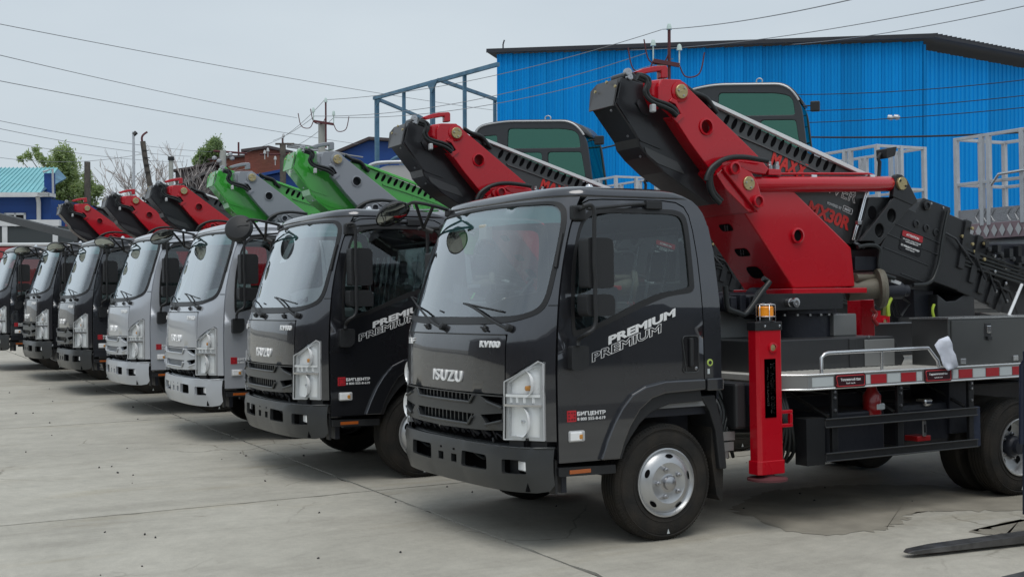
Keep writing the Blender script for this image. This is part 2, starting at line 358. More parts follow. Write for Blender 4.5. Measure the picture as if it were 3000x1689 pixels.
def closed(P, n=3):     # closed Catmull-Rom through the points
    out = []; m = len(P); V = [Vector(p) for p in P]
    for i in range(m):
        p0, p1, p2, p3 = V[i - 1], V[i], V[(i + 1) % m], V[(i + 2) % m]
        for k in range(n):
            q = k / n; out.append(tuple(.5 * ((2 * p1) + (p2 - p0) * q + (2 * p0 - 5 * p1 + 4 * p2 - p3) * q * q + (3 * p1 - p0 - 3 * p2 + p3) * q ** 3)))
    return out
def skin(name, outer, holes, fn, m, parent, step=.07, thick=.02, want=(-1, 0, 0), smooth=180, bevel=0):
    V, F = cdt(outer, holes, step); used = sorted({i for f in F for i in f}); ix = {i: k for k, i in enumerate(used)}
    P = [Vector(fn(V[i].x, V[i].y)) for i in used]; e = .004
    N = []
    w = Vector(want)
    for i in used:
        x, y = V[i].x, V[i].y; a = Vector(fn(x + e, y)) - Vector(fn(x - e, y)); b = Vector(fn(x, y + e)) - Vector(fn(x, y - e)); n = a.cross(b).normalized()
        N.append(n if n.dot(w) > 0 else -n)
    faces = [[ix[i] for i in f] for f in F]
    f0 = faces[0]; c = (P[f0[1]] - P[f0[0]]).cross(P[f0[2]] - P[f0[0]])
    if c.dot(N[f0[0]]) < 0: faces = [f[::-1] for f in faces]
    nf = len(faces); allv = [tuple(p) for p in P]; allf = list(faces)
    if thick:
        n0 = len(P); allv += [tuple(p - n * thick) for p, n in zip(P, N)]; allf += [[i + n0 for i in f[::-1]] for f in faces]
        ed = {}
        for f in faces:
            for a, b in zip(f, f[1:] + f[:1]): ed[(a, b)] = 1
        for (a, b) in ed:
            if (b, a) not in ed: allf.append([b, a, a + n0, b + n0])
    me = bpy.data.meshes.new(name); me.from_pydata(allv, [], allf); me.update()
    o = link(name, me, m, parent, smooth=None)
    for k, p in enumerate(me.polygons): p.use_smooth = k < nf * (2 if thick else 1)
    if thick:
        es = {tuple(sorted(e_)) for f in allf[2 * nf:] for e_ in zip(f, f[1:] + f[:1])}
        at = me.attributes.get('sharp_edge') or me.attributes.new('sharp_edge', 'BOOLEAN', 'EDGE')
        for e_ in me.edges:
            if tuple(sorted(e_.vertices)) in es: at.data[e_.index].value = True
        me.normals_split_custom_set_from_vertices([tuple(n) for n in N] + [tuple(-n) for n in N]) if False else None
    return o
def prism_bm(bm, outer, holes, y0, y1):
    V, F = cdt(outer, holes)
    used = sorted({i for f in F for i in f}); A = {i: bm.verts.new((V[i].x, y0, V[i].y)) for i in used}; B = {i: bm.verts.new((V[i].x, y1, V[i].y)) for i in used}
    cnt = {}
    for f in F:
        for a, b in zip(f, f[1:] + f[:1]): cnt[(a, b)] = 1
        bm.faces.new([A[i] for i in f]); bm.faces.new([B[i] for i in reversed(f)])
    for (a, b) in cnt:
        if (b, a) not in cnt: bm.faces.new((A[b], A[a], B[a], B[b]))
    bmesh.ops.recalc_face_normals(bm, faces=bm.faces[:])
def prism(name, outer, y0, y1, m, parent=None, holes=(), bevel=.006, smooth=None):
    bm = bmesh.new(); prism_bm(bm, outer, holes, y0, y1); return link(name, bm, m, parent, bevel=bevel, smooth=smooth)
def text(name, s, size, m, parent, mw, extrude=.0015, shear=0, bold=0, outline=0, xs=1.0, align='CENTER', space=1.0):
    c = bpy.data.curves.new(name, 'FONT'); c.body = s; c.size = size; c.extrude = extrude; c.shear = shear; c.align_x = align; c.align_y = 'CENTER'; c.offset = bold; c.space_character = space
    c.resolution_u = 3
    if outline: c.fill_mode = 'NONE'; c.bevel_depth = outline; c.extrude = 0; c.bevel_resolution = 0
    t = bpy.data.objects.new('tmp_text', c); COL.objects.link(t)
    dg = bpy.context.evaluated_depsgraph_get(); dg.update(); me = bpy.data.meshes.new_from_object(t.evaluated_get(dg)); bpy.data.objects.remove(t); bpy.data.curves.remove(c)
    me.transform(mw @ Matrix.Diagonal((xs, 1, 1, 1)))
    return link(name, me, m, parent)
def MS(x, y, z, ang=0):     # text frame on the near side (reads along +x, faces -y)
    return Matrix.Translation((x, y, z)) @ Matrix(((1, 0, 0, 0), (0, 0, -1, 0), (0, 1, 0, 0), (0, 0, 0, 1))) @ Matrix.Rotation(ang, 4, 'Z')
def MF(x, y, z):            # on the nose (reads along -y, faces -x)
    return Matrix.Translation((x, y, z)) @ Matrix(((0, 0, -1, 0), (-1, 0, 0, 0), (0, 1, 0, 0), (0, 0, 0, 1)))
_PC = {}
def _it(t, x):     # monotone cubic through the table
    if x <= t[0][0]: return t[0][1]
    if x >= t[-1][0]: return t[-1][1]
    k = tuple(t); m = _PC.get(k)
    if m is None:
        h = [b[0] - a[0] for a, b in zip(t, t[1:])]; d = [(b[1] - a[1]) / q for a, b, q in zip(t, t[1:], h)]
        m = [d[0]] + [0 if d[i] * d[i + 1] <= 0 else 3 * (h[i] + h[i + 1]) / ((2 * h[i + 1] + h[i]) / d[i] + (h[i + 1] + 2 * h[i]) / d[i + 1]) for i in range(len(d) - 1)] + [d[-1]]
        _PC[k] = m
    for i in range(len(t) - 1):
        if x <= t[i + 1][0]:
            h = t[i + 1][0] - t[i][0]; q = (x - t[i][0]) / h
            return (2 * q**3 - 3 * q**2 + 1) * t[i][1] + (q**3 - 2 * q**2 + q) * h * m[i] + (-2 * q**3 + 3 * q**2) * t[i + 1][1] + (q**3 - q**2) * h * m[i + 1]
# cab surface: half width, door seam and centre line as functions of height; plan curve of the nose
def WH(z): return _it([(.4,1.03),(1.45,1.03),(1.55,1.025),(1.85,.993),(2.1,.957),(2.2,.937),(2.3,.905),(2.4,.88)], z)
def XSM(z): return _it([(.4,-.87),(1.1,-.874),(1.4,-.862),(1.55,-.848),(1.7,-.82),(1.84,-.785),(2.0,-.735),(2.1,-.695),(2.2,-.64),(2.3,-.57)], z)
def XF(z): return _it([(.4,-1.17),(.66,-1.16),(1.0,-1.148),(1.3,-1.138),(1.36,-1.13),(1.40,-1.112),(1.46,-1.088),(1.5,-1.072),(1.9,-.935),(2.26,-.80),(2.3,-.775)], z)
def DN(t): return _it([(0,0),(.2,.008),(.39,.035),(.5,.075),(.6,.125),(.72,.215),(.79,.30),(.85,.42),(.9,.58),(.94,.74),(.97,.87),(1,1),(1.2,1.8)], t)
def FS(y, z): return XF(z) + (XSM(z) - XF(z)) * DN(abs(y) / WH(z))
def BS(y, z):
    o = _it([(.36,.05),(.40,.022),(.44,.006),(.5,0),(.62,0),(.65,.004),(.67,.014)], z)
    return -1.165 + o + _it([(0,0),(.3,.004),(.5,.015),(.65,.032),(.77,.058),(.86,.098),(.92,.142),(.97,.20),(.995,.25),(1.01,.30),(1.2,.9)], abs(y))

GROUP_TRUCKS = 'aerial lift trucks parked side by side in a row'
RHO = -0.02447
TR = .39
def fit(o, w, h, keep=True):   # scale lettering in its own frame is done before placing
    return o
def text_fit(name, s, w, h, m, parent, mw, extrude=.0015, shear=0, bold=0, outline=0, space=1.0):
    c = bpy.data.curves.new(name, 'FONT'); c.body = s; c.size = 1; c.shear = shear; c.align_x = 'CENTER'; c.align_y = 'CENTER'; c.offset = bold; c.space_character = space; c.resolution_u = 3
    if outline: c.fill_mode = 'NONE'; c.bevel_depth = outline; c.bevel_resolution = 0; c.resolution_u = 2
    else: c.extrude = .01
    t = bpy.data.objects.new('tmp_text', c); COL.objects.link(t)
    dg = bpy.context.evaluated_depsgraph_get(); dg.update(); me = bpy.data.meshes.new_from_object(t.evaluated_get(dg)); bpy.data.objects.remove(t); bpy.data.curves.remove(c)
    xs = [v.co.x for v in me.vertices]; ys = [v.co.y for v in me.vertices]
    cx, cy = (max(xs) + min(xs)) / 2, (max(ys) + min(ys)) / 2
    me.transform(mw @ Matrix.Diagonal((w / (max(xs) - min(xs)), h / (max(ys) - min(ys)), extrude / (outline or .01), 1)) @ Matrix.Translation((-cx, -cy, 0)))
    return link(name, me, m, parent)
def on_nose(o, off=.003):
    for v in o.data.vertices: v.co.x = FS(v.co.y, v.co.z) - off + (v.co.x)
    return o
def TXc(a, b): return ((a[0] + b[0]) / 2, (a[1] + b[1]) / 2, math.atan2(b[1] - a[1], b[0] - a[0]), math.hypot(b[0] - a[0], b[1] - a[1]))
def ztop(x): return min(2.262, rearp(.40 - x))
def rearp(t): return _it([(0, 2.06), (.006, 2.10), (.02, 2.15), (.05, 2.205), (.10, 2.255), (.2, 2.30), (.4, 2.342), (1.2, 2.345)], max(0, t))

def build_truck():
    T = empty('aerial_lift_truck')
    # ------------------------------------------------ cab shell
    zl = [.70, .85, 1.0, 1.15, 1.3, 1.42, 1.5, 1.6, 1.72, 1.84, 1.95, 2.05, 2.12, 2.18, 2.22, 2.262]
    near = [(-WH(z) + .004, z) for z in zl]; far = [(WH(z) - .004, z) for z in reversed(zl)]
    HL = [(-.742, .705), (-.742, 1.072), (-.955, 1.205), (-.975, 1.19), (-.977, .705)]
    outer = near + far + [(.984, .70), (.984, 1.20), (.958, 1.216), (.751, 1.085), (.751, 1.378), (-.751, 1.378), (-.751, 1.085), (-.958, 1.216), (-.984, 1.20), (-.984, .70)]
    wsN = [(-.62, 2.245), (-.80, 2.236), (-.87, 2.205), (-.912, 2.15), (-.943, 2.057), (-.965, 1.90), (-.977, 1.72), (-.975, 1.60), (-.945, 1.52), (-.86, 1.478), (-.70, 1.452), (-.40, 1.440)]
    seal_o = [(0, 2.262 - .006)] + wsN + [(0, 1.437)] + [(-y, z) for y, z in reversed(wsN)]
    gl_N = [(-.62, 2.225), (-.79, 2.216), (-.85, 2.185), (-.885, 2.14), (-.915, 2.05), (-.938, 1.90), (-.950, 1.72), (-.948, 1.61), (-.92, 1.545), (-.84, 1.508), (-.68, 1.492), (-.38, 1.487)]
    gl_o = [(0, 2.238)] + gl_N + [(0, 1.487)] + [(-y, z) for y, z in reversed(gl_N)]
    seal_o = closed(seal_o, 3); gl_o = closed(gl_o, 3)
    sc = lambda P, k, cy=0, cz=1.83: [(cy + (y - cy) * k, cz + (z - cz) * k) for y, z in P]
    skin('cab_front_panel', outer, [sc(seal_o, .992)], lambda y, z: (FS(y, z), y, z), 'body', T, step=.06)
    skin('windscreen_seal', sc(seal_o, 1.0), [sc(gl_o, 1.0)], lambda y, z: (FS(y, z) - .006, y, z), 'seal', T, step=.07, thick=.012)
    ws = skin('windscreen', sc(gl_o, .998), [], lambda y, z: (FS(y, z) + .004, y, z), 'wind', T, step=.06, thick=0)
    bN = [(-.900, 2.09), (-.878, 2.14), (-.845, 2.18), (-.785, 2.207), (-.62, 2.218), (-.3, 2.226)]
    band = bN + [(0, 2.23)] + [(-y, z) for y, z in reversed(bN)] + [(.5, 2.105), (0, 2.11), (-.5, 2.105)]
    skin('sun_band', band, [], lambda y, z: (FS(y, z) + .012, y, z), 'windtint', ws, step=.05, thick=0)
    bm = bmesh.new()
    for s in (-1, 1):
        P = [(FS(s * (WH(1.558) - q), 1.558) - .001, s * (WH(1.558) - q), 1.558) for q in (.004, .02, .035, .05)]
        tube(bm, P, .004, 5)
    link('pillar_joint', bm, 'black', T)
    # hood with lettering
    hood = skin('hood_panel', rnd([(-.743, .994), (-.743, 1.369), (.743, 1.369), (.743, .994), (0, .990)], [.012, .012, .012, .012, 0], 3), [], lambda y, z: (FS(y, z) - .002, y, z), 'body', T, step=.06, thick=.025)
    on_nose(text_fit('lettering', 'ISUZU', .43, .078, 'lampsilver', hood, MF(0, -.04, 1.088), extrude=.006, bold=.012, space=1.12), .008)
    on_nose(text_fit('lettering', 'KV100', .215, .044, 'lampsilver', hood, MF(0, -.59, 1.312), extrude=.004, bold=.04), .006)
    on_nose(text_fit('lettering', 'ELF', .14, .044, 'lampsilver', hood, MF(0, .635, 1.312), extrude=.004, bold=.04), .006)
    tubeo('hood_edge', [(FS(y, 1.374) - .004, y, 1.374) for y in [-.74 + .148 * k for k in range(11)]], .005, 'black', hood, 6)
    # grille
    gr = skin('grille', [(-.743, .984), (-.743, .762), (-.55, .752), (0, .742), (.55, .752), (.743, .762), (.743, .984)],
              [[(-.435, .977), (-.385, .928), (.385, .928), (.435, .977)], [(-.435, .852), (-.37, .786), (.37, .786), (.435, .852)],
               [(-.50, .975), (-.58, .945), (-.735, .915), (-.735, .975)], [(.50, .975), (.58, .945), (.735, .915), (.735, .975)],
               [(-.51, .850), (-.575, .797), (-.735, .833), (-.735, .872)], [(.51, .850), (.575, .797), (.735, .833), (.735, .872)]],
              lambda y, z: (FS(y, z) - .012, y, z), 'plastic', T, step=.08, thick=.035, bevel=.003)
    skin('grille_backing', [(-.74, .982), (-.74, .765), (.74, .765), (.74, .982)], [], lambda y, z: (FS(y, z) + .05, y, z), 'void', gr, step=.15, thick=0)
    for s, a, b in ((1, (.928, .45), (.385, .50)),):
        pass
    for zz, w0 in ((.925, .388), (.782, .373)):
        tubeo('grille_lip', [(FS(y, zz) - .020, y, zz + (0 if abs(y) < w0 else (abs(y) - w0) * 1.0)) for y in [-(w0 + .05), -w0, -w0 / 2, 0, w0 / 2, w0, w0 + .05]], .010, 'plastic', gr, 8)
    for s in (-1, 1):
        tubeo('grille_lip', [(FS(.575, .935) - .018, s * .575, .94), (FS(.735, .91) - .016, s * .735, .905)], .009, 'plastic', gr, 8)
        tubeo('grille_lip', [(FS(.575, .79) - .018, s * .575, .789), (FS(.735, .825) - .016, s * .735, .822)], .009, 'plastic', gr, 8)
    sl = None
    for row, (z0, z1_, n, w) in enumerate(((.930, .976, 14, .38), (.788, .850, 13, .36))):
        for k in range(n):
            y = -w + 2 * w * k / (n - 1)
            if sl is None or k == 0:
                sl = box('grille_slat', 0, .03, -.007, .007, z0, z1_, 'plastic', gr, bevel=0); first = sl; sl.location = (FS(y, .9) + .010, y, 0)
            else:
                c = first.copy(); COL.objects.link(c); c.location = (FS(y, .9) + .010, y, 0)
    # headlights
    for s in (-1, 1):
        h = empty('headlight'); h.parent = T
        P = [(s * -y, z) for y, z in [(-y, z) for y, z in HL]] if s > 0 else HL
        P = [(s * abs(y), z) for y, z in HL]
        F = lambda d: (lambda y, z: (FS(y, z) + d, y, z))
        skin('lamp_bowl_back', P, [], F(.040), 'lampsilver', h, step=.05, thick=0)
        ins = lambda Q, k: [(s * .86 + (y - s * .86) * k, .93 + (z - .93) * k) for y, z in Q]
        skin('lamp_bezel', P, [[(s * .765, .915 - .0), (s * .765, .73), (s * .950, .725), (s * .950, .915)], [(s * .765, 1.0), (s * .765, 1.065), (s * .93, 1.168), (s * .952, 1.16), (s * .952, 1.0)]], F(.012), 'lampgrey', h, step=.05, thick=.06)
        latheo('reflector', [(.001, .050), (.050, .046), (.082, .030), (.096, .010), (.102, .0)], (1, 0, 0), (FS(.845, .82) + .015, s * .848, .822), 'lampsilver', h, 28)
        latheo('lamp_bulb', [(.001, 0), (.012, .004), (.014, .035), (.010, .05)], (1, 0, 0), (FS(.845, .82) + .025, s * .848, .822), 'chrome', h, 12)
        latheo('reflector', [(.001, .050), (.04, .046), (.074, .030), (.090, .0)], (1, 0, 0), (FS(.86, 1.06) + .02, s * .872, 1.062), 'lampsilver', h, 28)
        latheo('indicator_bulb', [(.001, 0), (.016, .004), (.018, .035)], (1, 0, 0), (FS(.86, 1.04) + .018, s * .895, 1.035), 'bulb', h, 12)
        skin('lamp_divider', [(s * .748, .932), (s * .748, .918), (s * .972, .918), (s * .972, .932)], [], F(-.010), 'chrome', h, step=.05, thick=.03)
        skin('lamp_strip', [(s * .752, .995), (s * .752, .978), (s * .96, .978), (s * .96, .995)], [], F(-.001), 'lampsilver', h, step=.05, thick=.01)
        for k in range(4): box('lamp_rib', FS(.79 + .045 * k, .96) + .0, FS(.79 + .045 * k, .96) + .02, s * (.79 + .045 * k) - .004, s * (.79 + .045 * k) + .004, .942, .976, 'lampsilver', h, bevel=0)
        skin('lens', [(s * (abs(y) - (.004 if abs(y) > .8 else -.004)), z) for y, z in P], [], F(-.002), 'lens', h, step=.05, thick=0)
        tubeo('lamp_rim', [(FS(y, z) - .003, y, z) for y, z in P] + [(FS(*P[0]) - .003, *P[0])], .006, 'lampgrey', h, 6)
        skin('lamp_shelf', [(s * .75, .70), (s * .75, .655), (s * .97, .655), (s * .97, .70)], [], F(.03), 'black', h, step=.08, thick=0)
    # roof
    ring0 = []
    ys = [-.91 + 1.82 * k / 24 for k in range(25)]
    w = WH(2.262)
    ring0 += [(FS(w * y / .91, 2.262), w * y / .91) for y in ys]
    xs0 = XSM(2.262)
    side = [xs0 + (.30 - xs0) * k / 14 for k in range(1, 15)] + [.34, .37, .392, .40]
    ring0 += [(x, WH(ztop(x))) for x in side]
    ring0 += [(.40, WH(2.06) * (1 - 2 * k / 12)) for k in range(1, 12)]
    ring0 += [(x, -WH(ztop(x))) for x in reversed(side)]
    bm = bmesh.new(); rings = []
    for d, h in ((0, 0), (.006, .022), (.018, .044), (.045, .062), (.09, .074), (.18, .081), (.36, .086)):
        rg = []
        n = len(ring0)
        for i, (x, y) in enumerate(ring0):
            cx, cy = max(-.35, min(.05, x)), max(-.5, min(.5, y)); v = Vector((cx - x, cy - y)); L_ = v.length or 1
            q = Vector((x, y)) + v / L_ * min(d, L_)
            rg.append(bm.verts.new((q.x, q.y, min(2.262 + h, rearp(.40 - q.x)))))
        rings.append(rg)
    for a, b in zip(rings, rings[1:]):
        for k in range(len(a)): bm.faces.new((a[k], b[k], b[(k + 1) % len(a)], a[(k + 1) % len(a)]))
    bm.faces.new(rings[-1])
    bmesh.ops.recalc_face_normals(bm, faces=bm.faces[:])
    rf = link('cab_roof', bm, 'body', T, smooth=180)
    md = rf.modifiers.new('thickness', 'SOLIDIFY'); md.thickness = .02; md.offset = -1
    latheo('roof_marker_lamp', [(.036, 0), (.036, .014), (.030, .016), (.029, .03), (.022, .046), (.001, .055)], (0, 0, 1), (-.34, -.62, 2.325), 'chrome', T, 20)
    latheo('roof_marker_lamp', [(.036, 0), (.036, .014), (.030, .016), (.029, .03), (.022, .046), (.001, .055)], (0, 0, 1), (-.34, .62, 2.325), 'chrome', T, 20)
    for x in (-.25, -.18, .11): latheo('roof_plug', [(.012, 0), (.012, .008), (.001, .01)], (0, 0, 1), (x, -.72, 2.322), 'black', T, 8)
    # sides
    doorF = [(XSM(z) + .008, z) for z in (.563, .8, 1.1, 1.4, 1.55, 1.7, 1.84, 1.95, 2.05, 2.12, 2.17)]
    doorT = [(-.59, 2.215), (-.54, 2.236), (-.44, 2.243), (-.2, 2.246), (.05, 2.246), (.155, 2.236), (.215, 2.205), (.245, 2.15), (.262, 2.05), (.278, 1.86), (.287, 1.54), (.292, 1.2), (.290, .975)]
    archI = [(.265, .973), (-.045, .964), (-.155, .936), (-.252, .868), (-.329, .764), (-.378, .669), (-.42, .559)]
    winO = [(-.645, 2.06), (-.70, 1.905), (-.735, 1.736), (-.752, 1.552), (-.752, 1.39), (-.735, 1.362), (-.70, 1.366), (-.531, 1.412), (-.255, 1.516), (-.041, 1.59), (.08, 1.613), (.195, 1.627), (.228, 1.655), (.235, 1.70), (.233, 1.956), (.228, 2.10), (.205, 2.16), (.15, 2.185), (.05, 2.192), (-.327, 2.192), (-.50, 2.185), (-.575, 2.155)]
    winG = [(-.625, 2.055), (-.678, 1.905), (-.708, 1.736), (-.727, 1.575), (-.729, 1.425), (-.718, 1.400), (-.69, 1.402), (-.575, 1.432), (-.393, 1.502), (-.195, 1.582), (-.041, 1.629), (.10, 1.648), (.178, 1.666), (.195, 1.70), (.196, 1.956), (.19, 2.08), (.17, 2.135), (.12, 2.155), (.03, 2.160), (-.327, 2.160), (-.48, 2.152), (-.555, 2.128)]
    winO = closed(winO, 3); winG = closed(winG, 3)
    for s in (-1, 1):
        fn = lambda d: (lambda x, z: (x, s * (WH(z) + d), z)); wv = (0, s, 0)
        door = skin('door', doorF + doorT + archI, [winO], fn(0), 'body', T, step=.08, want=wv)
        skin('window_seal', winO, [winG], fn(.003), 'seal', door, step=.1, thick=.02, want=wv)
        skin('window_glass', winG, [], fn(-.008), 'side', door, step=.15, thick=0, want=wv)
        C = [(-.55, 2.262), (-.3, 2.262), (.0, 2.262)] + [(x, ztop(x)) for x in (.2, .26, .30, .34, .37, .392, .40)] + [(.413, 1.98), (.425, 1.9), (.440, 1.55), (.443, 1.3), (.443, .97), (.299, .97), (.300, 1.2), (.295, 1.54), (.286, 1.86), (.270, 2.05), (.252, 2.155), (.22, 2.215), (.158, 2.245), (.05, 2.2545), (-.2, 2.2545), (-.44, 2.252), (-.54, 2.2445), (-.60, 2.222)]
        skin('cab_side_frame', C, [], fn(0), 'body', T, step=.08, want=wv)
        trim = [(-.565, .562), (-.517, .678), (-.459, .792), (-.395, .886), (-.313, .97), (-.204, 1.019), (-.044, 1.046), (.10, 1.048), (.285, 1.047)]
        inn = [(.285, .973)] + archI
        fl = prism('arch_flare', [(x, z) for x, z in trim] + inn, s * (1.030 - .02), s * 1.058, 'body', door, bevel=.010)
        prism('arch_flare_end', [(.300, 1.047), (.443, 1.047), (.443, .965), (.300, .965)], s * 1.01, s * 1.058, 'body', T, bevel=.010)
        lip = [(.282, .896), (.007, .889), (-.143, .845), (-.233, .777), (-.30, .70), (-.349, .634), (-.382, .556)]
        prism('arch_liner', [(.265, .985), (-.04, .975), (-.15, .945), (-.245, .88), (-.32, .775), (-.37, .675), (-.41, .556)] + lip[::-1], s * .93, s * 1.022, 'black', T, bevel=.004)
        # marker lamp, handle, fuel ring
        box('side_marker_lamp', -.794, -.672, s * 1.02, s * 1.046, .690, .762, 'lampgrey', door, bevel=.012)
        box('side_marker_lens', -.786, -.70, s * 1.04, s * 1.052, .698, .755, 'lampsilver', door, bevel=.008)
        box('side_marker_bulb', -.725, -.695, s * 1.04, s * 1.054, .705, .74, 'bulb', door, bevel=.008)
        hd = prism('handle_recess', rnd([(.115, 1.093), (.248, 1.093), (.248, 1.338), (.115, 1.338)], .03), s * 1.02, s * 1.034, 'blackgloss', door, bevel=.003, holes=())
        box('door_handle', .165, .195, s * 1.03, s * 1.055, 1.13, 1.325, 'black', hd, bevel=.008)
        tubeo('recess_rim', [(x, s * 1.034, z) for x, z in rnd([(.115, 1.093), (.248, 1.093), (.248, 1.338), (.115, 1.338)], .03)] + [(.145, s * 1.034, 1.093)], .004, 'plastic', hd, 6)
        latheo('door_lock', [(.012, 0), (.012, .006), (.001, .008)], (0, s, 0), (.225, s * 1.03, 1.12), 'steel', hd, 10)
        # mirror: base box, bracket tube, two heads
        mi = empty('side_mirror'); mi.parent = T
        prism('mirror_base', rnd([(-.79, 1.30), (-.66, 1.30), (-.66, 1.18), (-.70, 1.145), (-.79, 1.145)], .02), s * 1.02, s * 1.085, 'black', mi, bevel=.012)
        if s < 0:
            tp = [(-0.772, -1.215, 2.172), (-0.733, -1.215, 2.181), (-0.704, -1.215, 2.174), (-0.691, -1.215, 2.124), (-0.694, -1.215, 1.938), (-0.696, -1.215, 1.813), (-0.69, -1.215, 1.71), (-0.695, -1.215, 1.573), (-0.692, -1.215, 1.464), (-0.71, -1.215, 1.41), (-0.759, -1.215, 1.379), (-0.746, -1.1, 1.345), (-0.752, -1.1, 1.299)]
        else:
            tp = [(x, -y, z) for x, y, z in tp]
        tubeo('mirror_bracket', tp, .014, 'black', mi, 8, n=4)
        tubeo('mirror_stay', [(-.10, s * .945, 2.222), (-.18, s * .96, 2.22), (tp[1][0] + .02, s * 1.17, tp[1][2] - .02)], .011, 'black', mi, 8)
        box('stay_mount', -.11, .02, s * .93, s * .965, 2.19, 2.245, 'black', mi, bevel=.006)
        box('stay_mount', -.70, -.60, s * .93, s * .985, 2.10, 2.20, 'black', mi, bevel=.012)
        tubeo('mirror_stay', [(-.64, s * .96, 2.17), tp[1]], .012, 'black', mi, 8)
        if s < 0:
            hb = [(-0.727, 1.98), (-0.535, 1.991), (-0.539, 1.689), (-0.733, 1.69)]; hb2 = [(-0.743, 1.624), (-0.53, 1.622), (-0.53, 1.474), (-0.738, 1.487)]
        x0, x1 = hb[0][0], hb[1][0]; z1_ = hb[0][1]; z0 = [(-0.734, 1.663)][0][1]
        mh = prism('mirror_housing', rnd([(x0, z0), (x1, z0), (x1, z1_), (x0, z1_)], [.02, .03, .05, .02]), s * 1.08, s * 1.195, 'black', mi, bevel=.03)
        box('mirror_pane', x1 - .006, x1 + .004, s * 1.09, s * 1.185, z0 + .02, z1_ - .02, 'mirror', mh, bevel=.01)
        x0, x1, zt, zb_ = hb2[0][0], hb2[1][0], hb2[0][1], hb2[3][1]
        mh = prism('mirror_housing', rnd([(x0, zb_), (x1, zb_), (x1, zt), (x0, zt)], [.04, .02, .05, .02]), s * 1.08, s * 1.195, 'black', mi, bevel=.03)
        box('mirror_pane', x1 - .006, x1 + .004, s * 1.09, s * 1.185, zb_ + .02, zt - .02, 'mirror', mh, bevel=.01)
        # step below the door
        st = prism('door_step', [(-.851, .533), (-.415, .520), (-.415, .463), (-.849, .472)], s * .82, s * 1.005, 'black', T, bevel=.008)
        box('side_reflector', -.772, -.612, s * 1.0, s * 1.010, .484, .510, 'sideorange', st, bevel=.003)
        # A pillar air guide
        P = [(FS(WH(z) - .03, z) - .012, s * (WH(z) - .03), z) for z in (1.80, 1.86, 1.92, 1.98, 2.02)]
        tubeo('pillar_vent', P, .012, 'black', T, 8)
    # stickers on the near door
    st = empty('door_lettering'); st.parent = T
    a = text_fit('lettering', 'PREMIUM', .585, .052, 'whitetext', st, MS(-.21, -1.034, 1.412, R(18.0)), extrude=.001, shear=.18, bold=.045)
    a = text_fit('lettering', 'PREMIUM', .60, .058, 'whitetext', st, MS(-.333, -1.034, 1.307, R(18.0)), extrude=.001, shear=.18, bold=.03, outline=.022)
    lg = box('logo_square', -.800, -.733, -1.034, -1.028, .819, .890, 'redlogo', T, bevel=0)
    for i in range(3):
        for j in range(3):
            if (i, j) != (1, 1): text_fit('logo_mark', '<' if (i + j) % 2 else '>', .011, .012, 'chassis', lg, MS(-.787 + .0205 * i, -1.0355, .834 + .0205 * j), extrude=.001, bold=.05)
    text_fit('logo_lettering', 'БИГЦЕНТР', .216, .031, 'whitetext', lg, MS(-.618, -1.034, .8655), extrude=.001, bold=.035)
    text_fit('logo_lettering', '8 800 555-8-619', .213, .020, 'whitetext', lg, MS(-.619, -1.034, .834), extrude=.001, bold=.015)
    latheo('fuel_sticker', [(.024, 0), (.024, .004), (.001, .0045)], (0, -1, 0), (.344, -1.030, 1.154), mat_lime, T, 20)
    latheo('fuel_sticker', [(.013, 0), (.013, .006), (.001, .0065)], (0, -1, 0), (.344, -1.030, 1.154), 'chassis', T, 16)
    box('small_sticker', .322, .340, -1.034, -1.028, 1.078, 1.112, 'whiterefl', T, bevel=0)
    # rear wall of the cab with window, floor, interior
    bk = empty('cab_interior'); bk.parent = T
    bm = bmesh.new()
    bw = lambda z: WH(z) - .02
    V, F = cdt([(-1.0, .90), (1.0, .90), (1.0, 1.5), (.97, 1.9), (.94, 2.08), (.86, 2.22), (-.86, 2.22), (-.94, 2.08), (-.97, 1.9), (-1.0, 1.5)], [rnd([(-.62, 1.52), (.62, 1.52), (.60, 2.05), (-.60, 2.05)], .06)])
    vv = [bm.verts.new((.43 if v.y < 2.06 else .43 - (v.y - 2.06) * 1.0, v.x, v.y)) for v in V]
    for f in F: bm.faces.new([vv[i] for i in f])
    o = link('cab_back_wall', bm, 'body', bk); md = o.modifiers.new('t', 'SOLIDIFY'); md.thickness = .02; md.offset = 0
    bm = bmesh.new(); bm.faces.new([bm.verts.new((.43, y, z)) for y, z in rnd([(-.62, 1.52), (.62, 1.52), (.60, 2.05), (-.60, 2.05)], .06)]); link('rear_window', bm, 'side', bk)
    box('cab_floor', -.80, .43, -.99, .99, .86, .90, 'interior', bk, bevel=0)
    prism('dashboard', rnd([(-.86, .95), (-.72, .95), (-.60, 1.15), (-.58, 1.34), (-.68, 1.42), (-.84, 1.455), (-.86, 1.42)], .03), -.92, .92, 'dash', bk, bevel=.01)
    prism('dashboard_shelf', [(-1.03, 1.35), (-.86, 1.35), (-.86, 1.452), (-1.02, 1.455)], -.70, .70, 'dash', bk, bevel=0)
    box('instrument_hood', -.66, -.52, -.72, -.28, 1.36, 1.48, 'dash', bk, bevel=.03)
    sw = empty('steering_wheel'); sw.parent = bk
    wc = Vector((-.36, -.44, 1.50)); ax = Vector((.62, 0, .78)).normalized(); su = ax.cross(Vector((0, 1, 0))).normalized(); sv = Vector((0, 1, 0))
    P = [wc + su * .215 * math.cos(t) + sv * .215 * math.sin(t) for t in [2 * math.pi * k / 32 for k in range(33)]]
    bm = bmesh.new(); tube(bm, P, .014, 8, cap=False)
    for t in (0.4, 2.74, 4.71): tube(bm, [wc - ax * .02, wc + su * .21 * math.cos(t) + sv * .21 * math.sin(t)], .012, 6)
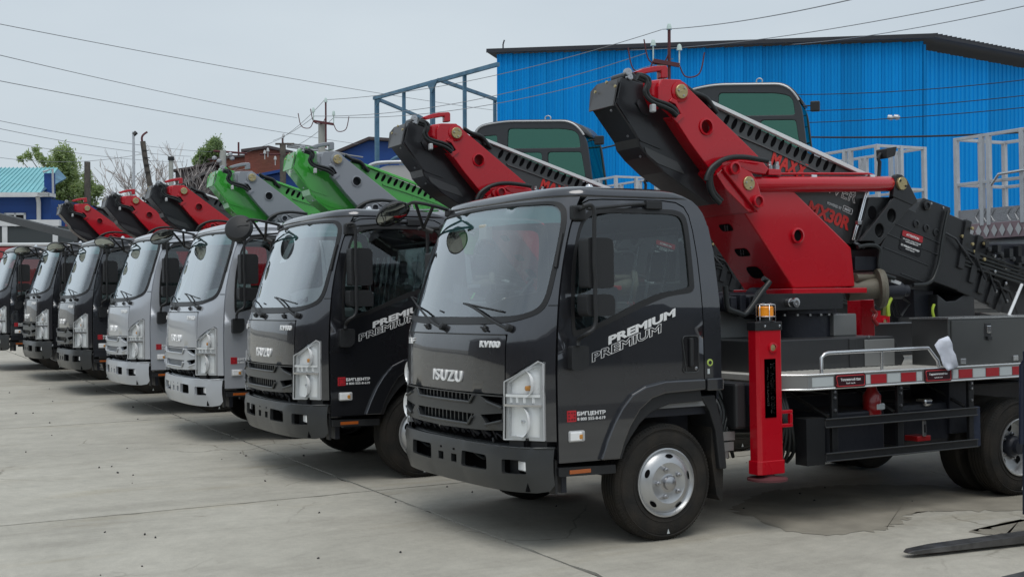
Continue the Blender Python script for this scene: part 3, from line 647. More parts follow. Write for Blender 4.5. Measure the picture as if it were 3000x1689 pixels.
    tube(bm, [wc, wc - ax * .35], .03, 8); lathe(bm, [(.001, .02), (.06, .015), (.07, -.01), (.001, -.02)], ax, wc, 16)
    sw_ = link('steering_wheel_rim', bm, 'black', bk, smooth=50); bpy.data.objects.remove(sw)
    for y0 in (-.75, .12, .5):
        wdt = .52 if y0 < 0 else .36
        if y0 == .5: wdt = .42
        prism('seat_cushion', rnd([(-.22, 1.02), (.28, .98), (.30, 1.10), (-.20, 1.16), (-.25, 1.10)], .04), y0, y0 + wdt, 'seat', bk, bevel=.03)
        prism('seat_backrest', rnd([(.20, 1.08), (.31, 1.08), (.40, 1.68), (.31, 1.70)], .04), y0 + .01, y0 + wdt - .01, 'seat', bk, bevel=.03)
        prism('headrest', rnd([(.305, 1.72), (.36, 1.71), (.385, 1.92), (.33, 1.93)], .03), y0 + .12, y0 + wdt - .12, 'seat', bk, bevel=.02)
        bmw = bmesh.new(); V, F = cdt([(0, 0), (1, 0), (1, 1), (0, 1)], [], .07)
        vv = [bmw.verts.new((.17 + .09 * v.y + .02 * math.sin(v.x * 19 + 4 * v.y) + .012 * math.sin(v.x * 41) + (0), y0 - .02 + (wdt + .04) * v.x, 1.12 + .85 * v.y)) for v in V]
        for f in F: bmw.faces.new([vv[i] for i in f])
        link('plastic_seat_wrap', bmw, 'plasticwrap', bk, smooth=180)
    # wipers and washer nozzles
    for (a, b, c, d) in ([(0.081, 1.414), (0.278, 1.454), (0.575, 1.544), (1.5, 1.638)], [(-0.766, 1.413), (-0.622, 1.455), (-0.318, 1.546), (-0.147, 1.579)]):
        wp = empty('wiper'); wp.parent = T
        Q = [Vector((FS(*p) - .03, *p)) for p in (a, b, c, d)]
        latheo('wiper_pivot', [(.024, 0), (.026, .035), (.001, .045)], (-1, 0, .3), Q[0] + Vector((.03, 0, 0)), 'black', wp, 12)
        tubeo('wiper_arm', Q, .011, 'black', wp, 8, n=3, r2=.006)
        e = Q[3] + Vector((.012, 0, 0)); b2 = Vector((FS(a[0] + .12, a[1] + .13) - .014, a[0] + .12, a[1] + .11))
        tubeo('wiper_blade', [e, e * .5 + b2 * .5 + Vector((-.004, 0, 0)), b2], .006, 'black', wp, 6)
    for p in [(0.36, 1.418), (-0.498, 1.411)]:
        nb = bmesh.new(); lathe(nb, [(.020, 0), (.022, .012), (.010, .025), (.001, .03)], (-1, 0, .2), (FS(*p), *p), 12)
        tube(nb, [(FS(*p) - .012, p[0] + .045, p[1] + .01), (FS(*p) - .012, p[0] - .045, p[1] - .012)], .007, 6); link('washer_nozzle', nb, 'black', T, smooth=40)
    # ------------------------------------------------ bumper
    top = [(-1.003, .662), (1.003, .662)]
    outer = [(-1.003, .664), (1.003, .664), (1.003, .425), (.985, .385), (.93, .372), (.6, .372), (0, .372), (-.6, .372), (-.93, .3722), (-.985, .385), (-1.003, .425)]
    H = [rnd([(.215, .598), (.555, .598), (.562, .500), (.209, .492)], .02), rnd([(-.262, .596), (-.575, .592), (-.58, .496), (-.25, .492)], .02),
         [(.012, .560), (.092, .560), (.092, .506), (.012, .506)], [(-.185, .560), (-.105, .560), (-.105, .506), (-.185, .506)],
         [(.035, .600), (.065, .600), (.065, .585), (.035, .585)], [(-.160, .600), (-.130, .600), (-.130, .585), (-.160, .585)],
         rnd([(-.735, .580), (-.905, .580), (-.908, .492), (-.735, .490)], .015), rnd([(.735, .580), (.905, .580), (.908, .492), (.735, .490)], .015)]
    bp = skin('bumper', outer, H, lambda y, z: (BS(y, z), y, z), 'plastic', T, step=.07, thick=.03)
    bm = bmesh.new(); n = 40; A, B, C2 = [], [], []
    for k in range(n + 1):
        y = -1.0 + 2.0 * k / n; x = BS(y, .664); s_ = max(0, 1 - (abs(y) / 1.0) ** 8)
        A.append(bm.verts.new((x, y, .664))); B.append(bm.verts.new((x + .062, y * .985, .655))); C2.append(bm.verts.new((x + .072, y * .98, .672)))
    for k in range(n):
        bm.faces.new((A[k], B[k], B[k + 1], A[k + 1])); bm.faces.new((B[k], C2[k], C2[k + 1], B[k + 1]))
    o = link('bumper_ledge', bm, 'plastic', bp, smooth=30); md = o.modifiers.new('t', 'SOLIDIFY'); md.thickness = .012
    for s in (-1, 1):
        fg = box('fog_lamp', BS(.86, .54) + .035, BS(.86, .54) + .10, s * .805, s * .905, .505, .578, 'lampgrey', bp, bevel=.012)
        box('fog_lens', BS(.86, .54) + .028, BS(.86, .54) + .04, s * .812, s * .90, .512, .572, 'lampsilver', fg, bevel=.01)
        skin('fog_recess', [(s * .72, .485), (s * .92, .485), (s * .92, .59), (s * .72, .59)], [], lambda y, z: (BS(y, z) + .075, y, z), 'black', bp, step=.1, thick=0)
    bb = bmesh.new()
    for z0 in (.47, .58): tube(bb, spline([(-1.04, -.62, z0), (-1.08, -.5, z0 + .02), (-1.06, -.4, z0 - .03), (-1.09, -.3, z0 + .01)], 5), .014, 6); tube(bb, spline([(-1.04, .25, z0), (-1.08, .35, z0 + .02), (-1.06, .45, z0 - .03), (-1.09, .55, z0 + .01)], 5), .012, 6)
    link('bumper_hoses', bb, 'hose', bp, smooth=60)
    box('bumper_backing', -1.02, -1.0, -.9, .9, .38, .72, 'void', T, bevel=0)
    # radiator and pipes in the gap under the grille
    bb = bmesh.new()
    for k in range(9):
        y = -.62 + .155 * k
        tube(bb, spline([(-1.04, y, .70), (-1.06, y + .04, .73), (-1.03, y + .09, .69), (-1.05, y + .12, .75)], 4), .010 + .006 * (k % 3), 6)
    for k in (2, 5): lathe(bb, [(.03, 0), (.035, .04), (.001, .05)], (-1, 0, 0), (-1.0, -.45 + .2 * k, .72), 12)
    link('front_pipework', bb, 'chassis', T, smooth=60)
    tubeo('front_clip', [(-1.06, .25, .69), (-1.08, .24, .72), (-1.06, .22, .74)], .006, 'steel', T, 6); tubeo('front_clip', [(-1.07, -.55, .67), (-1.08, -.56, .70)], .008, 'steel', T, 6)
    # ------------------------------------------------ chassis
    for s in (-1, 1): box('chassis_rail', -1.0, 6.2, s * .36, s * .43, .62, .82, 'chassis', T)
    for x in (-.7, .9, 2.2, 3.2, 4.6, 6.1): box('crossmember', x, x + .08, -.36, .36, .66, .80, 'chassis', T)
    box('engine_block', -.55, .5, -.34, .34, .45, .95, 'chassis', T, bevel=.03); box('cab_underside', -.82, .43, -.95, .95, .80, .86, 'chassis', T)
    box('inner_arch', .42, .44, -.98, .98, .80, 1.0, 'chassis', T); tubeo('front_axle', [(0, -.85, .38), (0, .85, .38)], .055, 'chassis', T, 10); tubeo('rear_axle', [(3.445, -.8, .4), (3.445, .8, .4)], .08, 'chassis', T, 10)
    latheo('rear_differential', [(.001, -.16), (.12, -.12), (.17, 0), (.12, .12), (.001, .16)], (1, 0, 0), (3.445, 0, .4), 'chassis', T, 20)
    box('leaf_spring', -.55, .55, -.46, -.40, .40, .46, 'chassis', T); box('leaf_spring', -.55, .55, .40, .46, .40, .46, 'chassis', T)
    tubeo('drive_shaft', [(.5, 0, .62), (3.3, 0, .45)], .04, 'chassis', T, 8)
    box('air_tank', 1.25, 1.95, .45, .75, .42, .68, 'chassis', T, bevel=.08)
    # ------------------------------------------------ wheels
    def wheel(x, s, yo, rear=False):
        zc_ = TR + s * .0245 * -s * s if False else TR + (.0245 if s > 0 else -.0245) * -1
        zc_ = TR - .0245 if s < 0 else TR + .0245
        w = empty('wheel', (x, s * yo, zc_)); w.parent = T
        W_ = .215
        prof = [(.225, -.012), (.245, -.004), (.30, -.002), (.345, -.010), (.362, -.016), (.372, -.022), (.382, -.030), (.388, -.036)]
        for k in range(5):
            y0 = -.048 - k * .03
            prof += [(.390, y0), (.390, y0 - .018), (.382, y0 - .020), (.382, y0 - .028)]
        prof += [(.388, -.198), (.380, -.204), (.345, -.212), (.28, -.214), (.225, -.205)]
        latheo('tyre', prof, (0, s, 0), (0, 0, 0), 'rubber', w, 56, smooth=28)
        bm = bmesh.new()
        for r in (.258, .352): lathe(bm, [(r, -.003), (r + .004, .001), (r + .008, -.004)], (0, s, 0), (0, 0, 0), 56)
        for k in range(96):
            t = 2 * math.pi * k / 96; beam(bm, (.370 * math.cos(t), -s * .021, .370 * math.sin(t)), (.3885 * math.cos(t + .01), -s * .040, .3885 * math.sin(t + .01)), .010, .006)
        link('tyre_ribs', bm, 'rubber', w, smooth=30)
        if not rear:
            latheo('rim', [(.228, -.01), (.230, .004), (.222, .006), (.214, -.006), (.205, -.012), (.190, .002), (.165, .020), (.135, .030), (.128, .026), (.05, .026), (.05, .0)], (0, s, 0), (0, 0, 0), 'rim', w, 48, smooth=30)
            latheo('hub_cap', [(.062, .0), (.062, .026), (.052, .030), (.045, .030), (.044, .052), (.030, .060), (.012, .064), (.001, .066)], (0, s, 0), (0, 0, 0), 'steel', w, 24)
            for a in (84, 156, 228, 300, 12):
                t = R(a); c = Vector((math.cos(t) * .178, 0, math.sin(t) * .178)); tx = Vector((-math.sin(t), 0, math.cos(t))); rd = (Vector((math.cos(t), 0, math.sin(t))) + Vector((0, -s * .75, 0))).normalized()
                bm = bmesh.new(); nrm = tx.cross(rd) ; off = Vector((0, s * .0155, 0))
                bm.faces.new([bm.verts.new(c + off + tx * .030 * math.cos(q) + rd * .016 * math.sin(q)) for q in [2 * math.pi * k / 16 for k in range(16)]]); link('hand_hole', bm, 'void', w)
            nuts = (105, 33, -39, -111, 177); nr, ny = .092, .026
        else:
            latheo('rim', [(.228, -.01), (.230, .004), (.222, .006), (.212, -.01), (.200, -.05), (.185, -.10), (.120, -.115), (.06, -.118)], (0, s, 0), (0, 0, 0), 'rim', w, 48, smooth=30)
            latheo('hub_cap', [(.085, -.118), (.085, -.06), (.075, -.045), (.06, -.035), (.058, .0), (.001, .004)], (0, s, 0), (0, 0, 0), 'chassis', w, 24)
            for a in range(20, 380, 72):
                t = R(a); bm = bmesh.new(); bm.faces.new([bm.verts.new((math.cos(t) * .150 + .028 * math.cos(q), -s * .104 if False else s * -.103, math.sin(t) * .150 + .034 * math.sin(q))) for q in [2 * math.pi * k / 14 for k in range(14)]]); link('hand_hole', bm, 'void', w)
            nuts = range(0, 360, 72); nr, ny = .10, -.115
            latheo('inner_tyre', [(.225, -.30), (.30, -.285), (.37, -.30), (.39, -.32), (.39, -.48), (.37, -.50), (.28, -.51), (.225, -.50)], (0, s, 0), (0, 0, 0), 'rubber', w, 40, smooth=28)
        for a in nuts:
            t = R(a); latheo('wheel_nut', [(.017, 0), (.016, .018), (.010, .022), (.009, .034), (.001, .036)], (0, s, 0), (math.cos(t) * nr, s * ny, math.sin(t) * nr), 'steel', w, 8)
        bm = bmesh.new(); t = R(-88); bm.faces.new([bm.verts.new((.33 * math.cos(t) + a, -s * -.0005, .33 * math.sin(t) + b)) for a, b in ((-.012, -.012), (.012, -.012), (0, .022))]); link('tyre_mark', bm, 'whiterefl', w)
        return w
    for s in (-1, 1):
        wheel(0, s, .98); wheel(3.445, s, 1.04, True)
        prism('mud_flap', [(.40, .80), (.44, .80), (.50, .42), (.49, .20)] + [(.47 - .002 * (k % 2), .20 + .012 * (k % 2)) for k in range(3)] + [(.44, .24), (.40, .5)], s * .70, s * .96, 'rubber', T, bevel=0)
        prism('wheel_arch_panel', [(.28, .93), (.41, .93), (.47, .72), (.50, .42), (.44, .42), (.41, .68), (.36, .82)], s * .74, s * 1.0, 'black', T, bevel=.01)
    box('step_bracket', -.80, -.76, -.95, -.5, .36, .50, 'chassis', T); box('frame_bracket', -.865, -.845, -.98, -.90, .36, .58, 'black', T)
    # round front mirror on a tubular bracket
    fm = empty('front_mirror'); fm.parent = T
    J0, J1, J2, J3, J4 = (-1.06, 0.773, 2.325), (-1.04, 0.681, 2.336), (-0.9, 0.666, 2.312), (-0.76, 0.696, 2.286), (-0.8, 1.058, 2.168)
    tubeo('bracket_tube', [J0, J1, J2, J3], .013, 'black', fm, 8, n=4); tubeo('bracket_tube', [J1, J4], .013, 'black', fm, 8); tubeo('bracket_tube', [J2, J4], .013, 'black', fm, 8)
    tubeo('bracket_tube', [J4, (J4[0] + .06, J4[1] - .05, J4[2] - .03)], .02, 'black', fm, 8)
    box('bracket_foot', J3[0] - .02, J3[0] + .06, J3[1] - .05, J3[1] + .03, J3[2] - .05, J3[2], 'black', fm, bevel=.01)
    md_ = empty('mirror_disc', (-1.07, 1.031, 2.27)); md_.parent = T
    latheo('disc_housing', [(.142, .006), (.142, -.006), (.120, -.035), (.06, -.052), (.001, -.056)], (0, 0, 1), (0, 0, 0), 'black', md_, 32)
    latheo('disc_glass', [(.132, .004), (.09, .012), (.001, .018)], (0, 0, 1), (0, 0, 0), 'mirror', md_, 32, smooth=180)
    tubeo('disc_arm', [(.13, 0, -.01), (.09, 0, -.04), (0, 0, -.05)], .012, 'black', md_, 8)
    build_deck(T); build_crane(T)
    return T
mat_lime = mat('yellow_green_ring', (.42, .55, .12), .5)
def build_deck(T):
    dk = empty('deck'); dk.parent = T
    P = [(1.15, -1.10), (6.6, -1.10), (6.6, 1.10), (1.15, 1.10), (.95, .92), (.95, -.92)]
    bm = bmesh.new()
    a = [bm.verts.new((x, y, 1.030)) for x, y in P]; b = [bm.verts.new((x, y, .99)) for x, y in P]
    bm.faces.new(a); bm.faces.new(b[::-1])
    for k in range(6): bm.faces.new((a[k], b[k], b[(k + 1) % 6], a[(k + 1) % 6]))
    bmesh.ops.recalc_face_normals(bm, faces=bm.faces[:]); link('deck_plate', bm, 'deck', dk)
    bm = bmesh.new()
    for k in range(70):
        x = 1.22 + k * .055
        bbox(bm, x, x + .022, -1.08, -.42, 1.030, 1.036)
    for k in range(24): bbox(bm, 2.62 + k * .042 - .0, 2.62 + k * .042 + .016, -.42, .9, 1.030, 1.036)
    tag(link('deck_ribs', bm, 'deck', dk), kind='stuff')
    for s in (-1, 1):
        E_ = [(1.15, s * 1.10), (6.6, s * 1.10)]
        box('deck_rim', 1.15, 6.6, s * 1.085, s * 1.105, .932, 1.036, 'whitealu_m', dk, bevel=.003)
        tubeo('rim_edge', [(.96, s * .93, 1.036), (1.15, s * 1.106, 1.036), (6.6, s * 1.106, 1.036)], .007, 'alu', dk, 6)
        tubeo('rim_edge', [(.96, s * .93, .934), (1.15, s * 1.106, .934), (6.6, s * 1.106, .934)], .007, 'alu', dk, 6)
        x = 1.20; k = 0
    prism_x = [(.95, -.92), (1.15, -1.10)]
    bm = bmesh.new(); beam(bm, (.95, -.925, .984), (1.152, -1.098, .984), .012, .104); link('deck_corner', bm, 'stainless', dk)
    first = None
    xs = [1.4, 1.697, 1.759, 1.912, 2.064, 2.215, 2.299, 2.589, 2.676, 2.823, 2.979]
    for i in (2, 4, 8): box('red_reflector', xs[i], xs[i + 1], -1.108, -1.104, .950, 1.016, 'redrefl', dk, bevel=0)
    L_ = xs[9] - xs[8]; P_ = xs[10] - xs[8]
    for k in range(1, 7): box('red_reflector', xs[8] + P_ * k, xs[8] + P_ * k + L_, -1.108, -1.104, .950, 1.016, 'redrefl', dk, bevel=0)
    for x0, x1 in ((1.19, xs[0] - .01), (xs[1] + .01, xs[2] - .01), (xs[3] + .01, xs[4] - .01), (xs[5] + .01, xs[6] - .02), (xs[7] + .02, xs[8] - .01)) + tuple((xs[9] + P_ * k + .01, xs[10] + P_ * k - .01) for k in range(6)):
        box('white_reflector', x0, x1, -1.1075, -1.104, .950, 1.016, 'whiterefl', dk, bevel=0)
    for x0, x1, t1, t2 in ((xs[0], xs[1], 'Топливный бак', 'fuel tank'), (xs[6], xs[7], 'Гидравлический бак', 'hydraulic tank')):
        pl = prism('rim_plate', rnd([(x0, .935), (x1, .935), (x1, 1.030), (x0, 1.030)], .02), -1.116, -1.108, 'platemaroon', dk, bevel=.003)
        tubeo('plate_border', [(x, -1.1165, z) for x, z in rnd([(x0 + .012, .945), (x1 - .012, .945), (x1 - .012, 1.020), (x0 + .012, 1.020)], .015)] + [(x0 + .027, -1.1165, .945)], .003, 'redlogo', pl, 4)
        text_fit('plate_lettering', t1, (x1 - x0) * .66, .020, 'whitetext', pl, MS((x0 + x1) / 2, -1.117, .992), extrude=.0008, bold=.02)
        text_fit('plate_lettering', t2, (x1 - x0) * .30, .011, 'whitetext', pl, MS((x0 + x1) / 2, -1.117, .966), extrude=.0008)
    # guard rail on the deck edge
    RL = [(1.351, 1.04), (1.344, 1.159), (1.389, 1.182), (1.936, 1.183), (2.431, 1.189)]
    gr = empty('deck_handrail'); gr.parent = T
    pts = [(RL[0][0], -1.03, 1.03), (RL[0][0], -1.03, RL[1][1] - .01), (RL[0][0] + .03, -1.03, RL[2][1] - .008), (RL[2][0] + .03, -1.03, RL[2][1]), (RL[4][0], -1.03, RL[4][1]), (RL[4][0] + .10, -1.03, 1.09), (RL[4][0] + .12, -1.03, 1.03)]
    tubeo('rail_tube', pts, .014, 'alu', gr, 10)
    xm = RL[3][0] + .01; tubeo('rail_post', [(xm, -1.03, 1.03), (xm, -1.03, RL[3][1] - .01)], .012, 'alu', gr, 10)
    pts = [(x, 1.03, z) for x, y, z in pts]; tubeo('rail_tube', pts, .014, 'alu', gr, 10); tubeo('rail_post', [(xm, 1.03, 1.03), (xm, 1.03, RL[3][1])], .012, 'alu', gr, 10)
    # tool box
    tb = box('tool_box', [(2.689, 1.027)][0][0], 4.35, -1.0, -.63, 1.034, 1.405, 'toolsteel', T, bevel=.006)
    x0 = [(2.689, 1.027)][0][0]
    bm = bmesh.new(); bbox(bm, x0 - .012, 4.36, -1.012, -.62, 1.400, 1.412); link('box_lid', bm, 'alu', tb)
    D = [(2.718, 1.382), (3.529, 1.365), (3.519, 1.032), (2.709, 1.047)]
    dr = prism('box_door', [(D[0][0], 1.055), (D[1][0], 1.055), (D[1][0], 1.385), (D[0][0], 1.385)], -1.010, -1.0, 'toolsteel', tb, bevel=.004)
    for x, z in [(3.122, 1.312), (2.829, 1.072), (3.433, 1.076)][:1]:
        box('latch_plate', x - .035, x + .035, -1.016, -1.008, z - .06, z + .05, 'boxdark', dr, bevel=.004); box('latch', x - .025, x + .02, -1.03, -1.014, z - .03, z + .03, 'chrome', dr, bevel=.006); box('latch_hook', x - .02, x + .03, -1.03, -1.012, z - .085, z - .055, 'black', dr, bevel=.004)
    for x, z in [(2.829, 1.072), (3.433, 1.076)]: box('hinge', x - .028, x + .028, -1.022, -1.005, z - .02, z + .02, 'alu', dr, bevel=.003)
    box('far_tool_box', 2.85, 4.35, .63, 1.0, 1.034, 1.33, 'boxdark', T, bevel=.006)
    # stowage behind the cab, slewing base
    prism('step_plate', [(.50, .98), (.86, 1.03), (1.5, 1.03), (1.20, 1.25), (.95, 1.42), (.50, 1.42)], .05, .50, 'boxdark', T)
    BB = [(1.365, 1.269), (1.91, 1.243), (1.906, 1.086), (2.258, 1.244)]
    zb = BB[0][1]
    bb_ = prism('base_box', [(1.12, 1.03), (2.58, 1.03), (2.62, 1.09), (2.50, zb), (1.12, zb)], -.62, .62, 'boxdark', T, bevel=.008)
    box('base_panel', 2.02, 2.10, -.628, -.62, 1.04, zb - .01, 'boxdark', bb_); box('base_panel', 2.18, 2.50, -.63, -.62, 1.04, zb - .02, 'stainless', bb_)
    for x, z in ((2.3, 1.16), (2.42, 1.16), (2.22, 1.27)): latheo('panel_bolt', [(.010, 0), (.010, .006), (.001, .008)], (0, -1, 0), (x, -.63, z), 'steel', bb_, 8)
    latheo('slewing_base', [(.30, zb), (.30, 1.45), (.34, 1.455), (.34, 1.50), (.30, 1.505)], (0, 0, 1), (2.02, 0, 0), 'chassis', T, 40)
    bm = bmesh.new()
    for k in range(20):
        t = 2 * math.pi * k / 20; lathe(bm, [(.014, 0), (.014, -.018), (.001, -.02)], (0, 0, 1), (2.02 + .32 * math.cos(t), .32 * math.sin(t), 1.456), 6)
    link('ring_bolts', bm, 'steel', T)
    GB = [(2.177, 1.449), (2.425, 1.448), (2.421, 1.27)]
    box('valve_box', GB[0][0], GB[1][0], -.30, .35, zb, GB[0][1], 'stainless', T, bevel=.01)
    GB = [(1.394, 1.514), (1.624, 1.472), (1.682, 1.259)]
    box('oil_tank', .52, GB[2][0] + .1, .10, .75, GB[2][1], GB[0][1], 'stainless', T, bevel=.015)
    # outrigger columns
    def column(x0, x1, y0, y1, s, z0=.367, z1_=1.42, main=False):
        o = empty('outrigger'); o.parent = T
        c = .055
        yo = y0 if s < 0 else y1; yi = y1 if s < 0 else y0
        pl = [(x0 + .0, yo - s * .07), (x0 + c * .0 + .055 * 0, yo - s * .07)]
        pl = [(x0, yo - s * .022), (x0 + .022, yo), (x1 - .012, yo), (x1, yo - s * .012), (x1, yi), (x0, yi)]
        bm = bmesh.new(); a = [bm.verts.new((x, y, z0 + .09)) for x, y in pl]; b = [bm.verts.new((x, y, z1_ - .055)) for x, y in pl]
        bm.faces.new(a); bm.faces.new(b)
        for k in range(6): bm.faces.new((a[k], a[(k + 1) % 6], b[(k + 1) % 6], b[k]))
        bmesh.ops.recalc_face_normals(bm, faces=bm.faces[:]); link('leg_housing', bm, 'red', o, bevel=.006)
        ex = lambda q: [(x + (q if x > (x0 + x1) / 2 else -q), y + (s * q if abs(y - yo) < .03 else -s * q)) for x, y in pl]
        for q, za_, zb_, mm in ((.008, z0, z0 + .095, 'red'), (.006, z1_ - .06, z1_, 'blacksteel')):
            bm = bmesh.new(); P2_ = ex(q); a = [bm.verts.new((x, y, za_)) for x, y in P2_]; b = [bm.verts.new((x, y, zb_)) for x, y in P2_]
            bm.faces.new(a); bm.faces.new(b)
            for k in range(6): bm.faces.new((a[k], a[(k + 1) % 6], b[(k + 1) % 6], b[k]))
            bmesh.ops.recalc_face_normals(bm, faces=bm.faces[:]); link('leg_collar' if mm == 'red' else 'leg_cap', bm, mm, o, bevel=.004)
        latheo('jack_foot', [(.001, 0), (.14, 0), (.14, .016), (.05, .03), (.045, .06), (.001, .06)], (0, 0, 1), ((x0 + x1) / 2, (y0 + y1) / 2, z0 - .045), 'rust', o, 20)
        xm = (x0 + x1) / 2 + .02
        latheo('level_port', [(.036, 0), (.036, .012), (.026, .014), (.024, .004), (.001, .004)], (0, s, 0), (xm + .0, yo, z1_ - .18), 'red', o, 20); latheo('port_glass', [(.022, 0), (.022, .008), (.001, .010)], (0, s, 0), (xm, yo, z1_ - .18), 'brass', o, 16)
        for xx in (x0 + .06, x1 - .03): latheo('cap_screw', [(.009, 0), (.009, .006), (.001, .007)], (0, s, 0), (xx, yo + s * .006, z1_ - .03), 'chrome', o, 8)
        box('mounting_bracket', x1, x1 + .105, min(yo - s * .02, yo - s * .05), max(yo - s * .02, yo - s * .05), .68, .705, 'red', o); box('mounting_bracket', x1, x1 + .105, min(yo - s * .02, yo - s * .05), max(yo - s * .02, yo - s * .05), .775, .80, 'red', o); box('mounting_bracket', x1 + .082, x1 + .105, min(yo - s * .02, yo - s * .05), max(yo - s * .02, yo - s * .05), .705, .775, 'red', o)
        if s < 0:
            A = [(0.761, 1.164), (0.86, 1.161), (0.85, 0.758), (0.752, 0.759)]
            pl_ = prism('warning_plate', [(A[0][0], A[3][1]), (A[1][0], A[3][1]), (A[1][0], A[0][1]), (A[0][0], A[0][1])], yo - .004, yo - .001, 'blackgloss', o, bevel=0)
            cx = (A[0][0] + A[1][0]) / 2; cz = (A[0][1] + A[3][1]) / 2; h_ = A[0][1] - A[3][1]; w_ = A[1][0] - A[0][0]
            text_fit('plate_lettering', 'УСТАНОВИТЕ ОПОРЫ', h_ * .86, w_ * .38, 'whitetext', pl_, MS(cx + w_ * .20, yo - .005, cz, R(-90)), extrude=.0008, bold=.03)
            text_fit('plate_lettering', 'INSTALL THE SUPPORTS', h_ * .66, w_ * .17, 'whitetext', pl_, MS(cx - w_ * .22, yo - .005, cz + h_ * .03, R(-90)), extrude=.0008, bold=.02)
        return o
    column(.705, .925, -1.10, -1.0, -1); column(.705, .925, 1.0, 1.10, 1)
    column(5.2, 5.42, -1.10, -1.0, -1); column(5.2, 5.42, 1.0, 1.10, 1)
    box('outrigger_beam', .72, .91, -1.0, 1.0, .84, .98, 'chassis', T)
    # amber beacon on the near column
    bc = empty('beacon'); bc.parent = T
    bx, by, bz = .83, -1.045, 1.42
    latheo('beacon_base', [(.066, 0), (.066, .006), (.042, .010), (.042, .030), (.001, .031)], (0, 0, 1), (bx, by, bz), 'black', bc, 24)
    latheo('beacon_lens', [(.050, .032), (.053, .036), (.053, .098), (.046, .106), (.001, .108)], (0, 0, 1), (bx, by, bz), 'orange', bc, 28)
    bm = bmesh.new()
    for h in (.036, .118):
        P = [(bx + .066 * math.cos(t), by + .066 * math.sin(t), bz + h) for t in [2 * math.pi * k / 28 for k in range(29)]]; tube(bm, P, .003, 6, cap=False)
    for k in range(6):
        t = 2 * math.pi * k / 6 + .2; tube(bm, [(bx + .066 * math.cos(t), by + .066 * math.sin(t), bz), (bx + .066 * math.cos(t), by + .066 * math.sin(t), bz + .118), (bx + .03 * math.cos(t), by + .03 * math.sin(t), bz + .126)], .0028, 6)
    link('beacon_guard', bm, 'chrome', bc, smooth=60)
    # side underrun guard
    G = [(1.162, 0.726), (1.335, 0.72), (1.327, 0.391), (1.155, 0.404)]
    sg = empty('side_guard'); sg.parent = T
    R1 = [(1.335, 0.716), (1.334, 0.651), (2.941, 0.72), (2.871, 0.664)]; R2 = [(1.329, 0.471), (1.328, 0.408), (2.866, 0.484), (2.864, 0.424)]
    xe = R1[2][0]
    prism('guard_end', rnd([(G[0][0], G[2][1]), (G[1][0], G[2][1]), (G[1][0], G[0][1]), (G[0][0], G[0][1])], .01), -1.07, -.95, 'blacksteel', sg, bevel=.02)
    for zt, zb_ in ((R1[0][1], R1[1][1]), (R2[0][1], R2[1][1])):
        box('guard_rail', G[1][0], xe - .03, -1.075, -1.05, zb_, zt, 'blacksteel', sg, bevel=.008)
        tubeo('rail_flange', [(G[1][0], -1.077, zb_ + .004), (xe - .03, -1.077, zb_ + .004)], .006, 'blacksteel', sg, 6); tubeo('rail_flange', [(G[1][0], -1.077, zt - .004), (xe - .03, -1.077, zt - .004)], .006, 'blacksteel', sg, 6)
    box('guard_end', xe - .05, xe + .03, -1.05, -1.0, R2[1][1], R1[0][1], 'navy', sg)
    for px in [1.454, 2.112, 2.875]:
        box('guard_post', px - .028, px + .028, -1.05, -1.02, R2[1][1], .94, 'blacksteel', sg)
        for z in (.86, .77, .90): latheo('guard_bolt', [(.011, 0), (.011, .008), (.001, .009)], (0, -1, 0), (px, -1.05, z), 'steel', sg, 8)
        tubeo('post_brace', [(px - .02, -1.0, .72), (px - .15, -.6, .93)], .014, 'blacksteel', sg, 6)
    # under-deck clutter: tank, extinguisher, boxes, catch
    X = [(1.883, 0.866), (2.018, 0.86), (1.876, 0.6)]
    xm = (X[0][0] + X[1][0]) / 2; rr = (X[1][0] - X[0][0]) / 2
    ex = empty('fire_extinguisher'); ex.parent = T
    latheo('cylinder_body', [(.001, X[2][1]), (rr * .5, X[2][1] + .04), (rr, X[2][1] + .09), (rr, X[0][1] - .02), (rr * .6, X[0][1] + .02), (rr * .5, .92)], (0, 0, 1), (xm, -.92, 0), 'extred', ex, 24)
    box('cylinder_label', xm - rr * .3, xm + rr * 1.01, -.92 - rr * 1.02, -.92, [(1.976, 0.738)][0][1], [(1.977, 0.788)][0][1], 'whiterefl', ex, bevel=.01)
    box('fuel_tank', [(2.304, 0.726)][0][0], [(2.839, 0.697)][0][0], -.88, -.45, .42, [(2.396, 0.758)][0][1], 'chassis', T, bevel=.05)
    c = (2.579, -0.86, 0.756); box('tank_cap', c[0] - .05, c[0] + .05, -.90, -.80, c[2] - .03, c[2] + .03, 'chrome', T, bevel=.02)
    c = [(2.366, 0.643), (2.363, 0.522)]; box('catch_bar', c[0][0] - .018, c[0][0] + .018, -1.045, -1.03, c[1][1], c[0][1], 'steel', T, bevel=.006); box('catch_slot', c[0][0] - .007, c[0][0] + .007, -1.047, -1.03, c[1][1] + .03, c[0][1] - .03, 'blackgloss', T, bevel=0)
    c = [(2.303, 0.494), (2.444, 0.499)]; box('red_bracket', c[0][0], c[1][0], -1.03, -.9, c[0][1] - .01, c[0][1] + .03, 'extred', T)
    box('battery_box', 1.45, 2.05, -.95, -.5, .42, .74, 'chassis', T, bevel=.02); box('hose_box', 2.8, 3.0, -.9, -.5, .5, .9, 'chassis', T)
    bb = bmesh.new()
    for k in range(5): tube(bb, spline([(.50 + .04 * k, -.80, .98), (.52 + .05 * k, -.92 + .03 * k, .80), (.50 + .03 * k, -.88, .62), (.60 + .05 * k, -.7, .45)], 5), .013, 6)
    for k in range(4): tube(bb, spline([(1.0 + .03 * k, -.9, .95), (1.02 + .02 * k, -1.0, .7), (1.0 + .05 * k, -.95, .5), (1.08 + .03 * k, -.85, .40)], 5), .014, 6)
    link('under_deck_hoses', bb, 'hose', T, smooth=60)
